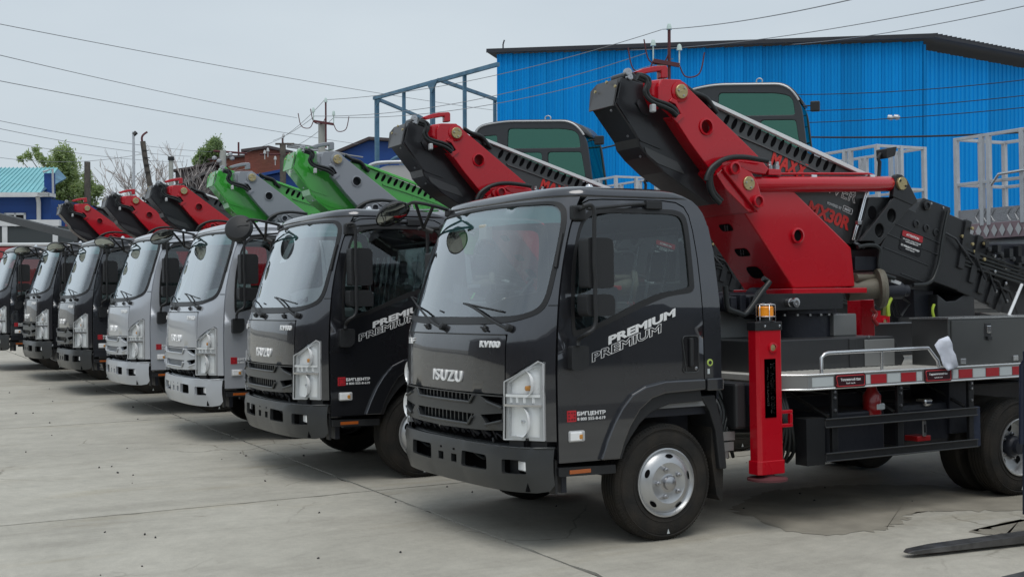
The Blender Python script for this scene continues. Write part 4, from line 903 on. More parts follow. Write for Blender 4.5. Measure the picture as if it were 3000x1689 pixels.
    ft = bmesh.new(); lathe(ft, [(.045, 0), (.045, .06), (.03, .08), (.001, .08)], (0, -1, 0), (.56, -.80, .74), 16); bbox(ft, .47, .64, -.92, -.80, .60, .66); bbox(ft, .50, .62, -.93, -.80, .53, .59); bbox(ft, .52, .58, -.92, -.82, .48, .53); link('filter_housing', ft, 'stainless', T)
    box('front_guard_box', .60, .70, -.98, -.5, .68, 1.0, 'black', T, bevel=.02)
    tubeo('exhaust', [(1.4, .3, .5), (2.6, .2, .45), (3.0, -.3, .42)], .05, 'stainless', T, 10)

def build_crane(T):
    YN = -.30
    # turret
    tp = [(1.758, 1.657), (2.417, 1.666), (2.38, 1.982), (1.781, 2.42), (1.281, 2.51), (1.117, 2.634), (1.019, 2.63), (0.926, 2.536), (1.275, 2.248)]
    hole = (1.799, 2.071)
    tu = prism('turret', tp, -.30, .30, 'red', T, bevel=.012)
    # near-black faces for the shade inside slots in the front plate, with pipes
    a, b = Vector((tp[0][0], 0, tp[0][1])), Vector((tp[8][0], 0, tp[8][1])); n_ = Vector((-(b - a).z, 0, (b - a).x)).normalized()
    if n_.x > 0: n_ = -n_
    d_ = (b - a).normalized()
    for t, w_, h_ in ((.83, .075, .035), (.50, .080, .040), (.23, .085, .060)):
        c = a + (b - a) * t + n_ * .003 + Vector((0, .02, 0))
        bm = bmesh.new(); bm.faces.new([bm.verts.new(c + Vector((0, 1, 0)) * y + d_ * z) for y, z in rnd([(-w_, -h_), (w_, -h_), (w_, h_), (-w_, h_)], h_ * .9, 5)]); link('turret_slot', bm, 'void', tu)
        if t > .3:
            for q in (-.02, .01): tubeo('slot_pipe', [c + n_ * .002 + Vector((0, q - .02, 0)) + d_ * h_ * .7, c + n_ * .002 + Vector((0, q + .015, 0)) - d_ * h_ * .7], .006, 'steel', tu, 6)
    fl = [(1.756, 1.65), (2.387, 1.658)]
    box('turret_flange', fl[0][0] - .06, fl[1][0] + .10, -.36, .36, fl[1][1] - .045, fl[1][1] - .002, 'red', T, bevel=.006)
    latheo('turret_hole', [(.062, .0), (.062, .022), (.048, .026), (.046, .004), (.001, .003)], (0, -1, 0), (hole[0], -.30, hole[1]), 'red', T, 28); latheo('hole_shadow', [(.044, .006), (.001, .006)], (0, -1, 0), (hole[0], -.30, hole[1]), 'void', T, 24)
    # slewing drive housing under the turret
    H = [(1.59, 1.606), (2.222, 1.6), (2.22, 1.488), (1.588, 1.499)]
    prism('slew_housing', rnd([(H[0][0] - .25, H[2][1]), (H[1][0], H[2][1]), (H[1][0], H[0][1] + .01), (H[0][0] - .25, H[0][1] + .01)], .025), -.36, .30, 'blacksteel', T, bevel=.012)
    c = (1.641, -0.38, 1.546)
    pf = latheo('pipe_fitting', [(.034, -.02), (.034, .02), (.028, .024), (.026, .05), (.038, .052), (.038, .075), (.020, .078), (.020, .060), (.001, .06)], (.1, -1, 0), c, 'steel', T, 12)
    # hoses behind the cab
    for k, P in enumerate(([(1.0, -0.4, 1.677), (1.009, -0.4, 1.547), (1.027, -0.4, 1.507), (1.122, -0.4, 1.476), (1.185, -0.4, 1.465), (1.271, -0.4, 1.544), (1.364, -0.4, 1.644), (1.431, -0.4, 1.709)], [(1.204, -0.37, 1.465), (1.27, -0.37, 1.504), (1.35, -0.37, 1.624), (1.444, -0.37, 1.694), (1.392, -0.37, 1.735)], [(1.205, -0.2, 1.592), (1.289, -0.2, 1.565), (1.4, -0.2, 1.523), (1.415, -0.2, 1.584)])):
        tubeo('turret_hose', P, .022 - .004 * (k > 1), 'hose', T, 8, n=4)
    for k in range(5): box('manifold_block', 1.15 + .09 * k, 1.21 + .09 * k, -.28, -.1 + .03 * k, 1.50 - .02 * k, 1.60 + .02 * (k % 2), 'chassis', T, bevel=.01)
    latheo('slew_motor', [(.001, -.30), (.075, -.28), (.075, .12), (.11, .13), (.11, .2), (.001, .21)], (1, 0, 0), (1.38, -.10, 1.56), 'chassis', T, 20)
    # upper arm: two fork plates joined by a web
    ar = [(0.509, 3.208), (0.676, 3.215), (0.718, 3.179), (1.315, 2.748), (1.432, 2.661), (1.49, 2.602), (1.18, 2.529), (1.027, 2.524), (0.945, 2.546), (0.757, 2.747), (0.639, 2.893), (0.573, 2.953), (0.472, 3.02), (0.475, 3.152)]
    hc = (0.907, 2.877)
    hl = oval(hc[0], hc[1], .052, .052, 24)
    prism('upper_arm', ar, -.32, -.285, 'red', T, holes=[hl], bevel=.006)
    prism('upper_arm', ar, .285, .32, 'red', T, bevel=.006)
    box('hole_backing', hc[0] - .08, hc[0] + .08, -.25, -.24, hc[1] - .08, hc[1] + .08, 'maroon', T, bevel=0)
    latheo('arm_hole_rim', [(.066, 0), (.066, .010), (.052, .012), (.052, -.03), (.066, -.03)], (0, -1, 0), (hc[0], -.32, hc[1]), 'red', T, 32)
    # inner web of the near fork (seen dark from below left)
    wb = [(0.614, 2.901), (0.757, 2.747), (0.952, 2.541), (0.913, 2.52), (0.709, 2.763)]
    lw = [p for p in [(0.603, 2.93), (0.757, 2.747), (0.945, 2.546)]]
    bm = bmesh.new(); q = []
    for x, z in lw: q.append((bm.verts.new((x, -.30, z)), bm.verts.new((x + .01, -.17, z + .01)), bm.verts.new((x + .20, -.17, z + .10))))
    for u, v in zip(q, q[1:]):
        bm.faces.new((u[0], u[1], v[1], v[0])); bm.faces.new((u[1], u[2], v[2], v[1]))
    o = link('arm_web', bm, 'red', T); md = o.modifiers.new('t', 'SOLIDIFY'); md.thickness = .012
    # head: lifting eye, pins
    L1 = [(0.404, 3.286), (0.483, 3.317), (0.575, 3.341), (0.689, 3.354), (0.704, 3.341), (0.703, 3.26), (0.64, 3.255), (0.641, 3.309), (0.525, 3.286), (0.445, 3.265)]
    prism('lifting_handle', L1, -.13, -.07, 'red', T, bevel=.008)
    hp = [(0.433, 3.197), (0.538, 3.216), (0.539, 3.079), (0.5, 2.979), (0.437, 3.092)]
    prism('arm_head', hp, -.29, .285, 'red', T, bevel=.02)
    for P_, pl_, yy in (((0.668, 3.123), .075, -.335), ((1.243, 2.456), 0, -.395)):
        if pl_: latheo('pin_boss', [(.078, 0), (.078, .008), (.073, .010), (.001, .010)], (0, -1, 0), (P_[0], -.32, P_[1]), 'red', T, 36)
        pn = latheo('hinge_pin', [(.053, -.02), (.053, .010), (.050, .013), (.001, .013)], (0, -1, 0), (P_[0], yy, P_[1]), 'brass', T, 32)
        for k in range(3):
            t = R(50 + 120 * k); latheo('pin_bolt', [(.008, 0), (.008, .006), (.001, .007)], (0, -1, 0), (P_[0] + .033 * math.cos(t), yy - .013, P_[1] + .033 * math.sin(t)), 'steel', pn, 6)
    # raised patch with hose port on the arm head
    pt = [(0.588, 3.074), (0.627, 3.057), (0.698, 2.943), (0.624, 2.887), (0.582, 2.926), (0.661, 2.956), (0.614, 3.026), (0.56, 3.045)]
    prism('port_frame', pt, -.335, -.32, 'red', T, bevel=.005)
    pp = [(0.58, 3.028), (0.623, 3.024), (0.658, 2.955), (0.627, 2.926), (0.591, 2.941)]
    prism('hose_port', pp, -.329, -.321, 'void', T, bevel=0)
    for k, P in enumerate(([(0.261, -0.37, 3.207), (0.325, -0.37, 3.188), (0.33, -0.37, 3.145), (0.311, -0.37, 3.096), (0.334, -0.37, 3.049), (0.398, -0.37, 3.015), (0.492, -0.37, 2.992), (0.558, -0.37, 2.967), (0.599, -0.37, 2.935)], [(0.256, -0.36, 3.19), (0.349, -0.36, 3.158), (0.342, -0.36, 3.109), (0.365, -0.36, 3.058), (0.441, -0.36, 3.034), (0.53, -0.36, 3.015), (0.596, -0.36, 2.98), (0.613, -0.36, 2.942)], [(0.263, -0.35, 3.216), (0.322, -0.35, 3.215), (0.368, -0.35, 3.19), (0.368, -0.35, 3.142), (0.343, -0.35, 3.091), (0.377, -0.35, 3.045), (0.46, -0.35, 3.002), (0.537, -0.35, 2.978), (0.608, -0.35, 2.933)])):
        tubeo('head_hose', P, .0155, 'hose', T, 8, n=4)
    c = (0.38, -0.39, 2.975); box('hose_clamp', c[0] - .018, c[0] + .018, -.395, -.35, c[2] - .03, c[2] + .03, 'lampgrey', T, bevel=.01)
    P = [(0.834, -0.4, 2.463), (0.847, -0.4, 2.503), (0.885, -0.4, 2.558), (0.968, -0.4, 2.611), (1.069, -0.4, 2.643), (1.191, -0.4, 2.653), (1.319, -0.4, 2.644), (1.43, -0.4, 2.633)]
    tubeo('elbow_hose', P, .020, 'hose', T, 8, n=4)
    P = [(0.977, -0.38, 2.3), (0.909, -0.38, 2.358), (0.88, -0.38, 2.427), (0.881, -0.38, 2.486), (0.913, -0.38, 2.547), (0.984, -0.38, 2.604)]
    tubeo('elbow_hose', P, .022, 'hose', T, 8, n=4); tubeo('elbow_hose', [(x + .02, y, z + .02) for x, y, z in P], .016, 'hose', T, 8, n=4)
    # graphite housing of the folded lower boom, left of the red arm
    cv = [(0.223, 3.217), (0.287, 3.207), (0.441, 3.174), (0.705, 2.953), (0.849, 2.766), (1.17, 2.321), (1.035, 2.305), (0.822, 2.402), (0.391, 2.537), (0.262, 2.61), (0.461, 2.668), (0.379, 2.766), (0.166, 3.008)]
    cvn = [(0.241, 3.223), (0.376, 3.189), (0.466, 3.185), (0.735, 2.929), (0.849, 2.766), (1.157, 2.32), (0.916, 2.385), (0.526, 2.651), (0.431, 2.725), (0.42, 2.719), (0.374, 2.781), (0.178, 3.024), (0.209, 3.089)]
    near = [(0.241, 3.225), (0.466, 3.185), (0.735, 2.929), (0.849, 2.766), (1.157, 2.318), (1.035, 2.305), (0.609, 2.54), (0.466, 2.648), (0.395, 2.719), (0.374, 2.781), (0.178, 3.019), (0.203, 3.079)]
    cov = prism('boom_housing', near, -.18, .13, 'cover', T, bevel=.008)
    lowf = [(0.178, 3.019), (0.374, 2.781), (0.395, 2.719), (0.466, 2.648), (0.609, 2.54), (1.035, 2.305)]
    # folded bright seam lines and pressed panel shapes
    tubeo('housing_seam', [(x, -.184, z) for x, z in lowf[:5]], .008, 'cover', cov, 6)
    pr_ = [(0.202, 3.074), (0.343, 3.034), (0.467, 2.939), (0.614, 2.733), (0.589, 2.705), (0.397, 2.762), (0.19, 3.029)]
    prism('housing_panel', rnd(pr_, .015), -.188, -.18, 'cover', cov, bevel=.004)
    pr_ = [(0.386, 3.071), (0.438, 3.006), (0.473, 2.944), (0.401, 2.969), (0.361, 3.04)]
    prism('housing_panel', rnd(pr_, .01), -.200, -.18, 'cover', cov, bevel=.006)
    pr_ = [(0.431, 2.721), (0.733, 2.62), (0.806, 2.527), (0.549, 2.602), (0.454, 2.667)]
    prism('housing_panel', rnd(pr_, .015), -.186, -.18, 'slotside', cov, bevel=.004)
    ep = [(0.214, 3.207), (0.166, 3.007)]
    e0 = Vector((ep[0][0], 0, ep[0][1])); e1 = Vector((ep[1][0], 0, ep[1][1]))
    bm = bmesh.new(); q = [bm.verts.new(p) for p in ((e0.x, -.185, e0.z), (e0.x, .09, e0.z), (e0.x - .03, .135, e0.z - .05), (e1.x, .135, e1.z), (e1.x, -.185, e1.z))]
    bm.faces.new(q); bmesh.ops.recalc_face_normals(bm, faces=bm.faces[:]); o = link('end_plate', bm, 'endplate', T, bevel=0); md = o.modifiers.new('t', 'SOLIDIFY'); md.thickness = .012; md.offset = 1
    for p in [(0.171, -0.094, 3.193), (0.171, -0.206, 3.146), (0.171, 0.059, 3.145)]: latheo('plate_screw', [(.012, 0), (.012, .01), (.001, .012)], (-1, 0, .1), p, 'brass', T, 8)
    for p in [(0.187, 2.993), (0.331, 2.813), (0.441, 2.666)]: latheo('plate_screw', [(.010, 0), (.010, .008), (.001, .01)], (-.6, -.3, -.5), (p[0] - .012, -.14, p[1] - .012), 'steel', T, 8)
    # head knuckle above the housing
    kn = [(0.296, 3.26), (0.314, 3.278), (0.344, 3.281), (0.397, 3.243), (0.481, 3.219), (0.456, 3.178), (0.39, 3.193), (0.337, 3.214), (0.302, 3.231)]
    prism('head_knuckle', kn, -.17, .05, 'cover', T, bevel=.012)
    for c_, r_ in (((0.3, -0.18, 3.264), .030), ((0.314, -0.18, 3.229), .024)): latheo('knuckle_roller', [(r_, -.02), (r_, .012), (r_ * .5, .014), (.001, .012)], (0, -1, 0), c_, 'steel', T, 16)
    # slotted boom running down to the right, with light rail strip
    sb = [(0.928, 3.139), (1.029, 3.105), (1.067, 3.077), (1.999, 2.763), (2.693, 2.591), (2.697, 2.448), (2.607, 2.165), (2.514, 2.016), (2.232, 2.056), (1.803, 2.323), (1.289, 2.576), (0.8, 2.816), (0.676, 2.99), (0.806, 3.102)]
    slots = []
    for k in range(17):
        pass
    s0, s1 = [(1.223, 2.964), (2.324, 2.632)]
    bo = prism('slotted_boom', sb, -.17, .17, 'slotside', T, bevel=.006)
    sa = math.atan2(s1[1] - s0[1], s1[0] - s0[0]); nS = 15
    fs = None
    for k in range(nS):
        t = k / (nS - 1.0); x, z = s0[0] + (s1[0] - s0[0]) * t, s0[1] + (s1[1] - s0[1]) * t
        if fs is None:
            fs = prism('boom_slot', oval(0, 0, .050, .020, 14, R(58)), -.1725, -.169, 'void', bo, bevel=0); fs.location = (x, 0, z)
        else:
            c = fs.copy(); COL.objects.link(c); c.location = (x, 0, z)
    rl = [(1.028, 3.114), (1.443, 3.004), (2.057, 2.795), (2.678, 2.604), (2.551, 2.599), (1.972, 2.791), (1.442, 2.952), (1.043, 3.077)]
    rl = [(1.028, 3.111), (2.057, 2.795), (2.678, 2.604), (2.559, 2.606), (1.958, 2.79), (1.047, 3.076)]
    prism('rail_strip', rl, -.205, -.17, 'rail', T, bevel=.004)
    fl_ = [(1.281, 2.873), (1.618, 2.776), (2.206, 2.594), (2.163, 2.592), (1.577, 2.774), (1.294, 2.853)]
    prism('side_flange', fl_, -.182, -.17, 'endplate', T, bevel=.002)
    cab_ = bmesh.new()
    for P in ([(0.806, -0.2, 3.192), (0.88, -0.2, 3.152), (0.943, -0.2, 3.136), (1.006, -0.2, 3.115), (1.056, -0.2, 3.062), (1.106, -0.2, 3.009)], [(0.888, -0.19, 3.134), (0.982, -0.19, 3.12), (1.026, -0.19, 3.092), (1.044, -0.19, 3.042)]): tube(cab_, spline(P, 4), .022, 8)
    link('head_cables', cab_, 'hose', T, smooth=60)
    # lettering on the slotted boom
    A = [(1.62, 2.672), (2.068, 2.547), (1.581, 2.723), (1.642, 2.731), (1.687, 2.623), (1.606, 2.64)]
    for s_, p0, p1, hgt, m_, ol, sh in (('MAXX', (1.662, 2.687), (2.04, 2.591), .125, 'redtext', 0, .15), ('POWER', (2.054, 2.546), (2.572, 2.4), .105, 'whitetext', .02, .15),
                                    ('MX30R', (2.041, 2.318), (2.489, 2.179), .115, 'redtext', 0, .1), ('POWERED BY', (2.249, 2.35), (2.404, 2.308), .024, 'lampgrey', 0, 0)):
        cx, cz, an, wd = TXc(p0, p1); text_fit('boom_lettering', s_, wd, hgt, m_, bo, MS(cx, -.174, cz, an), extrude=.001, bold=.0 if ol else .04, outline=ol, shear=sh)
    p0, p1 = (2.422, 2.314), (2.521, 2.281); cx, cz, an, wd = TXc(p0, p1)
    pl_ = text_fit('boom_lettering', 'МАХ', wd * .7, .022, 'whitetext', bo, MS(cx, -.176, cz, an), extrude=.001, bold=.05)
    bm = bmesh.new(); c_, s_ = math.cos(an), math.sin(an); rc = [(cx + u * c_ - v * s_, -.175, cz + u * s_ + v * c_) for u, v in rnd([(-wd / 2, -.022), (wd / 2, -.022), (wd / 2, .022), (-wd / 2, .022)], .008)]
    tube(bm, rc + [rc[0]], .003, 4); link('lettering_frame', bm, 'whitetext', bo)
    # chrome pipes down the end of the slotted boom
    for dx in (0, 28):
        P = [(2.611, -0.24, 2.445), (2.524, -0.24, 2.208)]; Q = [(2.501, -0.24, 2.17), (2.454, -0.24, 2.05)]
        o = dx / 5.152 / 330 * 1.0
        tubeo('chrome_pipe', [(p[0] + o * 1.2, p[1], p[2]) for p in P], .008, 'chrome', T, 8); tubeo('chrome_pipe', [(p[0] + o * 1.2, p[1], p[2]) for p in Q] + [(2.507, -0.24, 2.039), (2.477, -0.24, 2.012), (2.565, -0.24, 2.002)][:1], .008, 'chrome', T, 8)
    c = (2.531, -0.24, 2.187); box('pipe_clamp', c[0] - .03, c[0] + .03, -.26, -.22, c[2] - .02, c[2] + .02, 'steel', T, bevel=.008)
    for p in [(2.478, -0.24, 2.028), (2.518, -0.24, 2.007), (2.551, -0.24, 1.999)]: latheo('pipe_fitting', [(.016, -.02), (.018, 0), (.016, .03)], (1, 0, -.3), p, 'steel', T, 8)
    # link plate and lift cylinder
    lp = [(1.002, 2.565), (1.072, 2.603), (1.116, 2.605), (1.282, 2.536), (1.339, 2.462), (1.382, 2.331), (1.381, 2.285), (1.327, 2.239), (1.014, 2.541)]
    prism('link_plate', lp, -.395, -.365, 'red', T, bevel=.010)
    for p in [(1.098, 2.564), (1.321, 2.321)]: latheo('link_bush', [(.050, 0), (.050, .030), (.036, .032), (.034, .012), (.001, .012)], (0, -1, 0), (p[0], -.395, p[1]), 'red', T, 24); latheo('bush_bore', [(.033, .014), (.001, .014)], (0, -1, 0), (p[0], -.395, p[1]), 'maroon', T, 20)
    lb = [(0.965, 2.514), (1.042, 2.572), (1.37, 2.243), (1.272, 2.236), (1.051, 2.406)]
    prism('link_arm', lb, -.365, .30, 'red', T, bevel=.01)
    bk_ = [(1.158, 2.621), (1.21, 2.638), (1.438, 2.627), (1.497, 2.584), (1.456, 2.536), (1.338, 2.542), (1.254, 2.559)]
    prism('cylinder_cradle', bk_, -.34, -.30, 'red', T, bevel=.008)
    c0, c1 = (1.411, -0.28, 2.462), (2.858, -0.28, 2.515); c0 = Vector(c0); c1 = Vector(c1); dv = (c1 - c0).normalized(); Lc = (c1 - c0).length
    latheo('lift_cylinder', [(.001, -.08), (.062, -.07), (.064, 0), (.064, Lc - .03), (.052, Lc + .0), (.03, Lc + .02), (.03, Lc + .10), (.001, Lc + .10)], dv, c0, 'red', T, 36)
    tubeo('cylinder_pipe', [c0 + Vector((.02, 0, .085)), c0 + dv * Lc * .82 + Vector((0, 0, .085)), c0 + dv * Lc * .86 + Vector((0, 0, .075)), c0 + dv * Lc * .86 + Vector((0, 0, .05))], .010, 'red', T, 8)
    for t in (.40, .84):
        q = c0 + dv * Lc * t; box('cylinder_port', q.x - .03, q.x + .03, q.y - .03, q.y + .03, q.z + .05, q.z + .075, 'chrome', T, bevel=.006)
    v = [(1.502, 2.535), (1.629, 2.54), (1.63, 2.584), (1.503, 2.579)]; vb = box('lock_valve', v[0][0], v[1][0], -.33, -.24, v[0][1], v[2][1], 'red', T, bevel=.006)
    for dx in (-.03, .04): latheo('valve_fitting', [(.022, 0), (.022, .03), (.016, .035), (.016, .06), (.001, .06)], (.2 * dx * 10, 0, 1), ((v[0][0] + v[1][0]) / 2 + dx, -.30, v[2][1]), 'steel', T, 8)
    # black telescopic boom
    gs = [(2.818, 2.401), (2.853, 2.58), (2.876, 2.592), (2.929, 2.588), (2.982, 2.557), (3.108, 2.373), (3.045, 2.333)]
    prism('boom_lug', gs, -.34, -.29, 'blacksteel', T, bevel=.008)
    pc = (2.91, 2.514)
    pn = latheo('hinge_pin', [(.053, -.02), (.053, .010), (.050, .013), (.001, .013)], (0, -1, 0), (pc[0], -.35, pc[1]), 'brass', T, 32)
    for k in (0, 1):
        t = R(-35 + 180 * k); latheo('pin_bolt', [(.010, 0), (.010, .006), (.001, .007)], (0, -1, 0), (pc[0] + .037 * math.cos(t), -.363, pc[1] + .037 * math.sin(t)), 'blacksteel', pn, 6)
    gb = [(2.836, 2.4), (3.06, 2.337), (3.009, 2.311), (2.853, 2.181), (2.664, 2.009), (2.616, 2.003), (2.594, 2.036), (2.443, 2.034), (2.621, 2.199)]
    hs = [oval(p[0], p[1], .050, .058, 18) for p in [(2.803, 2.246), (2.662, 2.123)]]
    prism('boom_gusset', gb, -.335, -.305, 'blacksteel', T, holes=hs, bevel=.006)
    dkp = [(2.618, 2.399), (2.909, 2.41), (2.903, 2.186), (2.665, 2.04), (2.487, 2.038), (2.574, 2.267)]
    prism('gusset_side', dkp, -.27, .25, 'blacksteel', T, bevel=.006)
    for p in [(2.65, 2.274)]: prism('gusset_hole', oval(p[0], p[1], .046, .055, 16), -.273, -.27, 'void', T, bevel=0)
    ob = [(3.034, 2.316), (3.122, 2.288), (3.171, 2.372), (3.215, 2.408), (3.54, 2.331), (3.535, 2.285), (3.414, 1.848), (3.34, 1.747), (3.267, 1.691), (3.196, 1.68), (2.919, 1.748), (2.693, 1.787), (2.698, 1.983), (2.791, 2.105), (2.884, 2.183)]
    o1 = prism('boom_base_section', ob, -.30, .22, 'blacksteel', T, bevel=.008)
    for P in ([(2.882, -0.302, 2.183), (3.409, -0.302, 2.02)], [(2.781, -0.302, 2.099), (3.374, -0.302, 1.927)], [(2.741, -0.302, 1.984), (3.253, -0.302, 1.837)], [(2.933, -0.302, 1.77), (3.218, -0.302, 1.691)]): tubeo('plate_edge', P, .005, 'blacksteel', o1, 6)
    P = [(3.481, -0.33, 2.305), (3.447, -0.33, 2.214), (3.42, -0.33, 2.123), (3.393, -0.33, 2.022)] + [(3.358, -0.33, 1.875), (3.315, -0.33, 1.78), (3.266, -0.33, 1.713), (3.179, -0.33, 1.68), (3.039, -0.33, 1.675)]
    tubeo('boom_edge_hose', P, .016, 'hose', T, 8, n=3)
    P = [(2.417, -0.33, 1.985), (2.519, -0.33, 2.0), (2.615, -0.33, 1.998), (2.667, -0.33, 1.96), (2.657, -0.33, 1.873), (2.655, -0.33, 1.797), (2.714, -0.33, 1.759), (2.826, -0.33, 1.731)]; tubeo('boom_edge_hose', P, .018, 'hose', T, 8, n=3)
    for p in [(3.241, 2.341)]: latheo('lifting_ring', [(.040, 0), (.040, .02), (.026, .024), (.022, .012), (.001, .012)], (0, -1, 0), (p[0], -.30, p[1]), 'blacksteel', o1, 20)
    for p in [(3.119, 2.187), (3.236, 2.153), (3.354, 2.118)]: latheo('wear_pad_boss', [(.034, 0), (.034, .008), (.022, .010), (.020, .002), (.001, .002)], (0, -1, 0), (p[0], -.30, p[1]), 'blacksteel', o1, 20)
    for p in [(3.301, 2.362), (3.443, 2.329)]: latheo('boom_bolt', [(.010, 0), (.010, .008), (.001, .009)], (0, -1, 0), (p[0], -.30, p[1]), 'steel', o1, 8)
    S_ = [(2.955, 2.135), (3.198, 2.082), (3.158, 1.904), (2.909, 1.974)]
    sp = prism('warning_sticker', rnd([S_[3], S_[2], S_[1], S_[0]], .02), -.3045, -.300, 'blackgloss', o1, bevel=0)
    S2 = [(2.96, 2.133), (3.195, 2.079), (3.184, 2.026), (2.949, 2.087)]; prism('sticker_band', rnd([S2[3], S2[2], S2[1], S2[0]], .01), -.3065, -.3045, 'redrefl', sp, bevel=0)
    for a_, b_, h_, s_ in (((800, 960), (990, 1030), .020, 'ATTENTION'), ((750, 1020), (1015, 1115), .016, 'НЕ СТОЯТЬ ПОД СТРЕЛОЙ'), ((790, 1065), (975, 1130), .010, 'DO NOT STAND UNDER BOOM'), ((720, 1110), (995, 1220), .017, 'НЕ ПРЕВЫШАТЬ НАГРУЗКУ'), ((790, 1175), (920, 1225), .009, 'DO NOT OVERLOAD')):
        A_ = [(2.411, 2.605)] if False else None
        k0 = STK(a_); k1 = STK(b_); cx, cz, an, wd = TXc(k0, k1); text_fit('sticker_lettering', s_, wd, h_, 'whitetext', sp, MS(cx, -.3075, cz, an), extrude=.0006, bold=.02)
    # inner sections, each stepped in from the one before
    tops = [(3.537, 2.287), (3.81, 2.209), (3.82, 2.126), (3.986, 2.079), (4.001, 2.012), (4.145, 1.973), (4.16, 1.914), (4.314, 1.868), (4.331, 1.827), (4.483, 1.779)]
    bots = [(3.251, 1.731), (3.65, 1.624), (3.528, 1.662), (3.821, 1.573), (3.69, 1.615), (3.971, 1.528), (3.855, 1.567), (4.122, 1.483), (4.021, 1.513), (4.276, 1.436)]
    for k in range(5):
        a, b = tops[2 * k], tops[2 * k + 1]; c, d = bots[2 * k], bots[2 * k + 1]
        y0 = -.27 + .025 * k
        sx = prism('boom_section', [c, d, b, a], y0, -y0 - .05, 'blacksteel', T, bevel=.006)
        dd = (Vector(d) - Vector(b)).normalized(); ee = Vector((-dd.y, dd.x)); ee = ee if ee.x < 0 else -ee; bb_ = Vector(b) - dd * .012; d2 = Vector(b) + dd * .42
        prism('section_collar', [tuple(bb_), tuple(bb_ + ee * .07), tuple(d2 + ee * .07), tuple(d2)], y0 - .02, -y0 - .03, 'blacksteel', sx, bevel=.006)
        for i in range(4):
            latheo('collar_bolt', [(.015, 0), (.015, .015), (.001, .017)], (0, -1, 0), (b[0] - .02 - .09 * (i % 2), y0 - .032 + (.03 if i % 2 else 0), b[1] - .05 - .085 * i * .8), 'brass' if k < 2 else 'steel', sx, 8)
        tubeo('section_pipe', [(a[0] - .1, y0 - .03, a[1] - .16), (a[0] + .05, y0 - .035, a[1] - .22), (b[0], y0 - .03, b[1] - .36)], .010, 'blacksteel', sx, 6)
    # the rest of the boom and the basket at the tail
    e = tops[9]; eb = bots[9]
    e2 = (6.55, 1.45); prism('boom_tail', [eb, (6.5, 1.10), (6.55, 1.72), e], -.13, .13, 'blacksteel', T)
    cl = bmesh.new()
    for k in range(16):
        t = k / 15; x = tops[3][0] + (6.3 - tops[3][0]) * t; z = tops[3][1] - .06 + (1.45 - tops[3][1]) * t
        bbox(cl, x - .02, x + .025, -.30, -.24, z - .03, z + .03 + .012 * (k % 3))
        lathe(cl, [(.022, 0), (.022, .03), (.001, .032)], (0, -1, 0), (x, -.30, z - .04), 8)
    tag(link('boom_roller_row', cl, 'blacksteel', T), kind='stuff')
    bs = bmesh.new()
    for k in range(5): tube(bs, [(tops[1][0] - .25, -.25 + .0 * k, tops[1][1] - .18 - .035 * k), (6.2, -.25, 1.42 - .03 * k)], .012, 6)
    link('boom_hose_bundle', bs, 'hose', T, smooth=60)
    tubeo('boom_stay_rod', [(4.025, -0.62, 1.669), (3.846, -0.62, 1.398)], .013, 'rail', T, 8)
    # winch, straps and brackets under the boom foot
    wn = empty('rotary_joint'); wn.parent = T
    cc = (2.539, -0.25, 1.642); latheo('joint_drum', [(.001, -.12), (.085, -.12), (.085, .12), (.16, .125), (.165, .15), (.15, .18), (.10, .185), (.001, .185)], (.85, -.5, .05), cc, 'tan', wn, 28)
    cc = (2.84, -0.27, 1.628); latheo('drive_motor', [(.001, -.16), (.07, -.15), (.07, .1), (.05, .12), (.05, .16), (.001, .17)], (.9, -.2, 0), cc, 'chassis', wn, 18)
    cc = (2.551, -0.27, 1.737); latheo('joint_pipe', [(.001, -.10), (.032, -.10), (.032, .10), (.001, .10)], (1, 0, 0), cc, 'tan', wn, 14)
    c = [(2.46, 1.914), (2.727, 1.91), (2.725, 1.8), (2.457, 1.8)]; prism('joint_cover', rnd([c[3], c[2], c[1], c[0]], .02), -.26, .2, 'chassis', wn, bevel=.01)
    c = [(2.791, 1.732), (2.912, 1.698), (2.896, 1.671), (2.79, 1.699)]; prism('cable_label', c, -.33, -.31, 'lampgrey', wn)
    for P, m_, r_ in (([(2.815, -0.3, 1.568), (2.776, -0.3, 1.508), (2.781, -0.3, 1.421)], mat_strap, .018), ([(2.76, -0.28, 1.563), (2.742, -0.28, 1.427)], mat_strap2, .022), ([(3.318, -0.3, 1.509), (3.296, -0.3, 1.461), (3.311, -0.3, 1.399)], mat_strap, .012)):
        tubeo('webbing_strap', P, r_, m_, wn, 6, n=3)
    P = [(2.596, -0.3, 1.484), (2.639, -0.3, 1.445), (2.609, -0.3, 1.402), (2.652, -0.3, 1.352)]; tubeo('red_hook', P, .018, 'extred', wn, 8, n=3)
    bm = bmesh.new()
    for P in ([(3.055, -0.1, 1.567), (3.121, -0.1, 1.419)], [(3.015, -0.1, 1.528), (3.074, -0.1, 1.415)], [(3.157, -0.1, 1.571), (3.242, -0.1, 1.519), (3.137, -0.1, 1.419)]): tube(bm, P, .012, 6)
    link('joint_brackets', bm, 'blacksteel', wn)
    c = [(3.269, 1.638), (3.51, 1.625), (3.52, 1.395), (3.279, 1.399)]; prism('boom_rest', [c[3], c[2], c[1], c[0]], -.12, .1, 'chassis', T)
    c = [(3.447, 1.595), (3.559, 1.531), (3.673, 1.536), (3.79, 1.592), (3.907, 1.568), (3.91, 1.387), (3.45, 1.396)]; prism('boom_cradle', c, -.22, .2, 'boxdark', T, bevel=.008)
    box('red_far_leg', [(3.317, 1.485)][0][0], [(3.493, 1.313)][0][0], .55, .72, 1.03, [(3.319, 1.557)][0][1], 'red', T, bevel=.01)
    # flood lamp on a stalk
    fl = empty('flood_lamp'); fl.parent = T
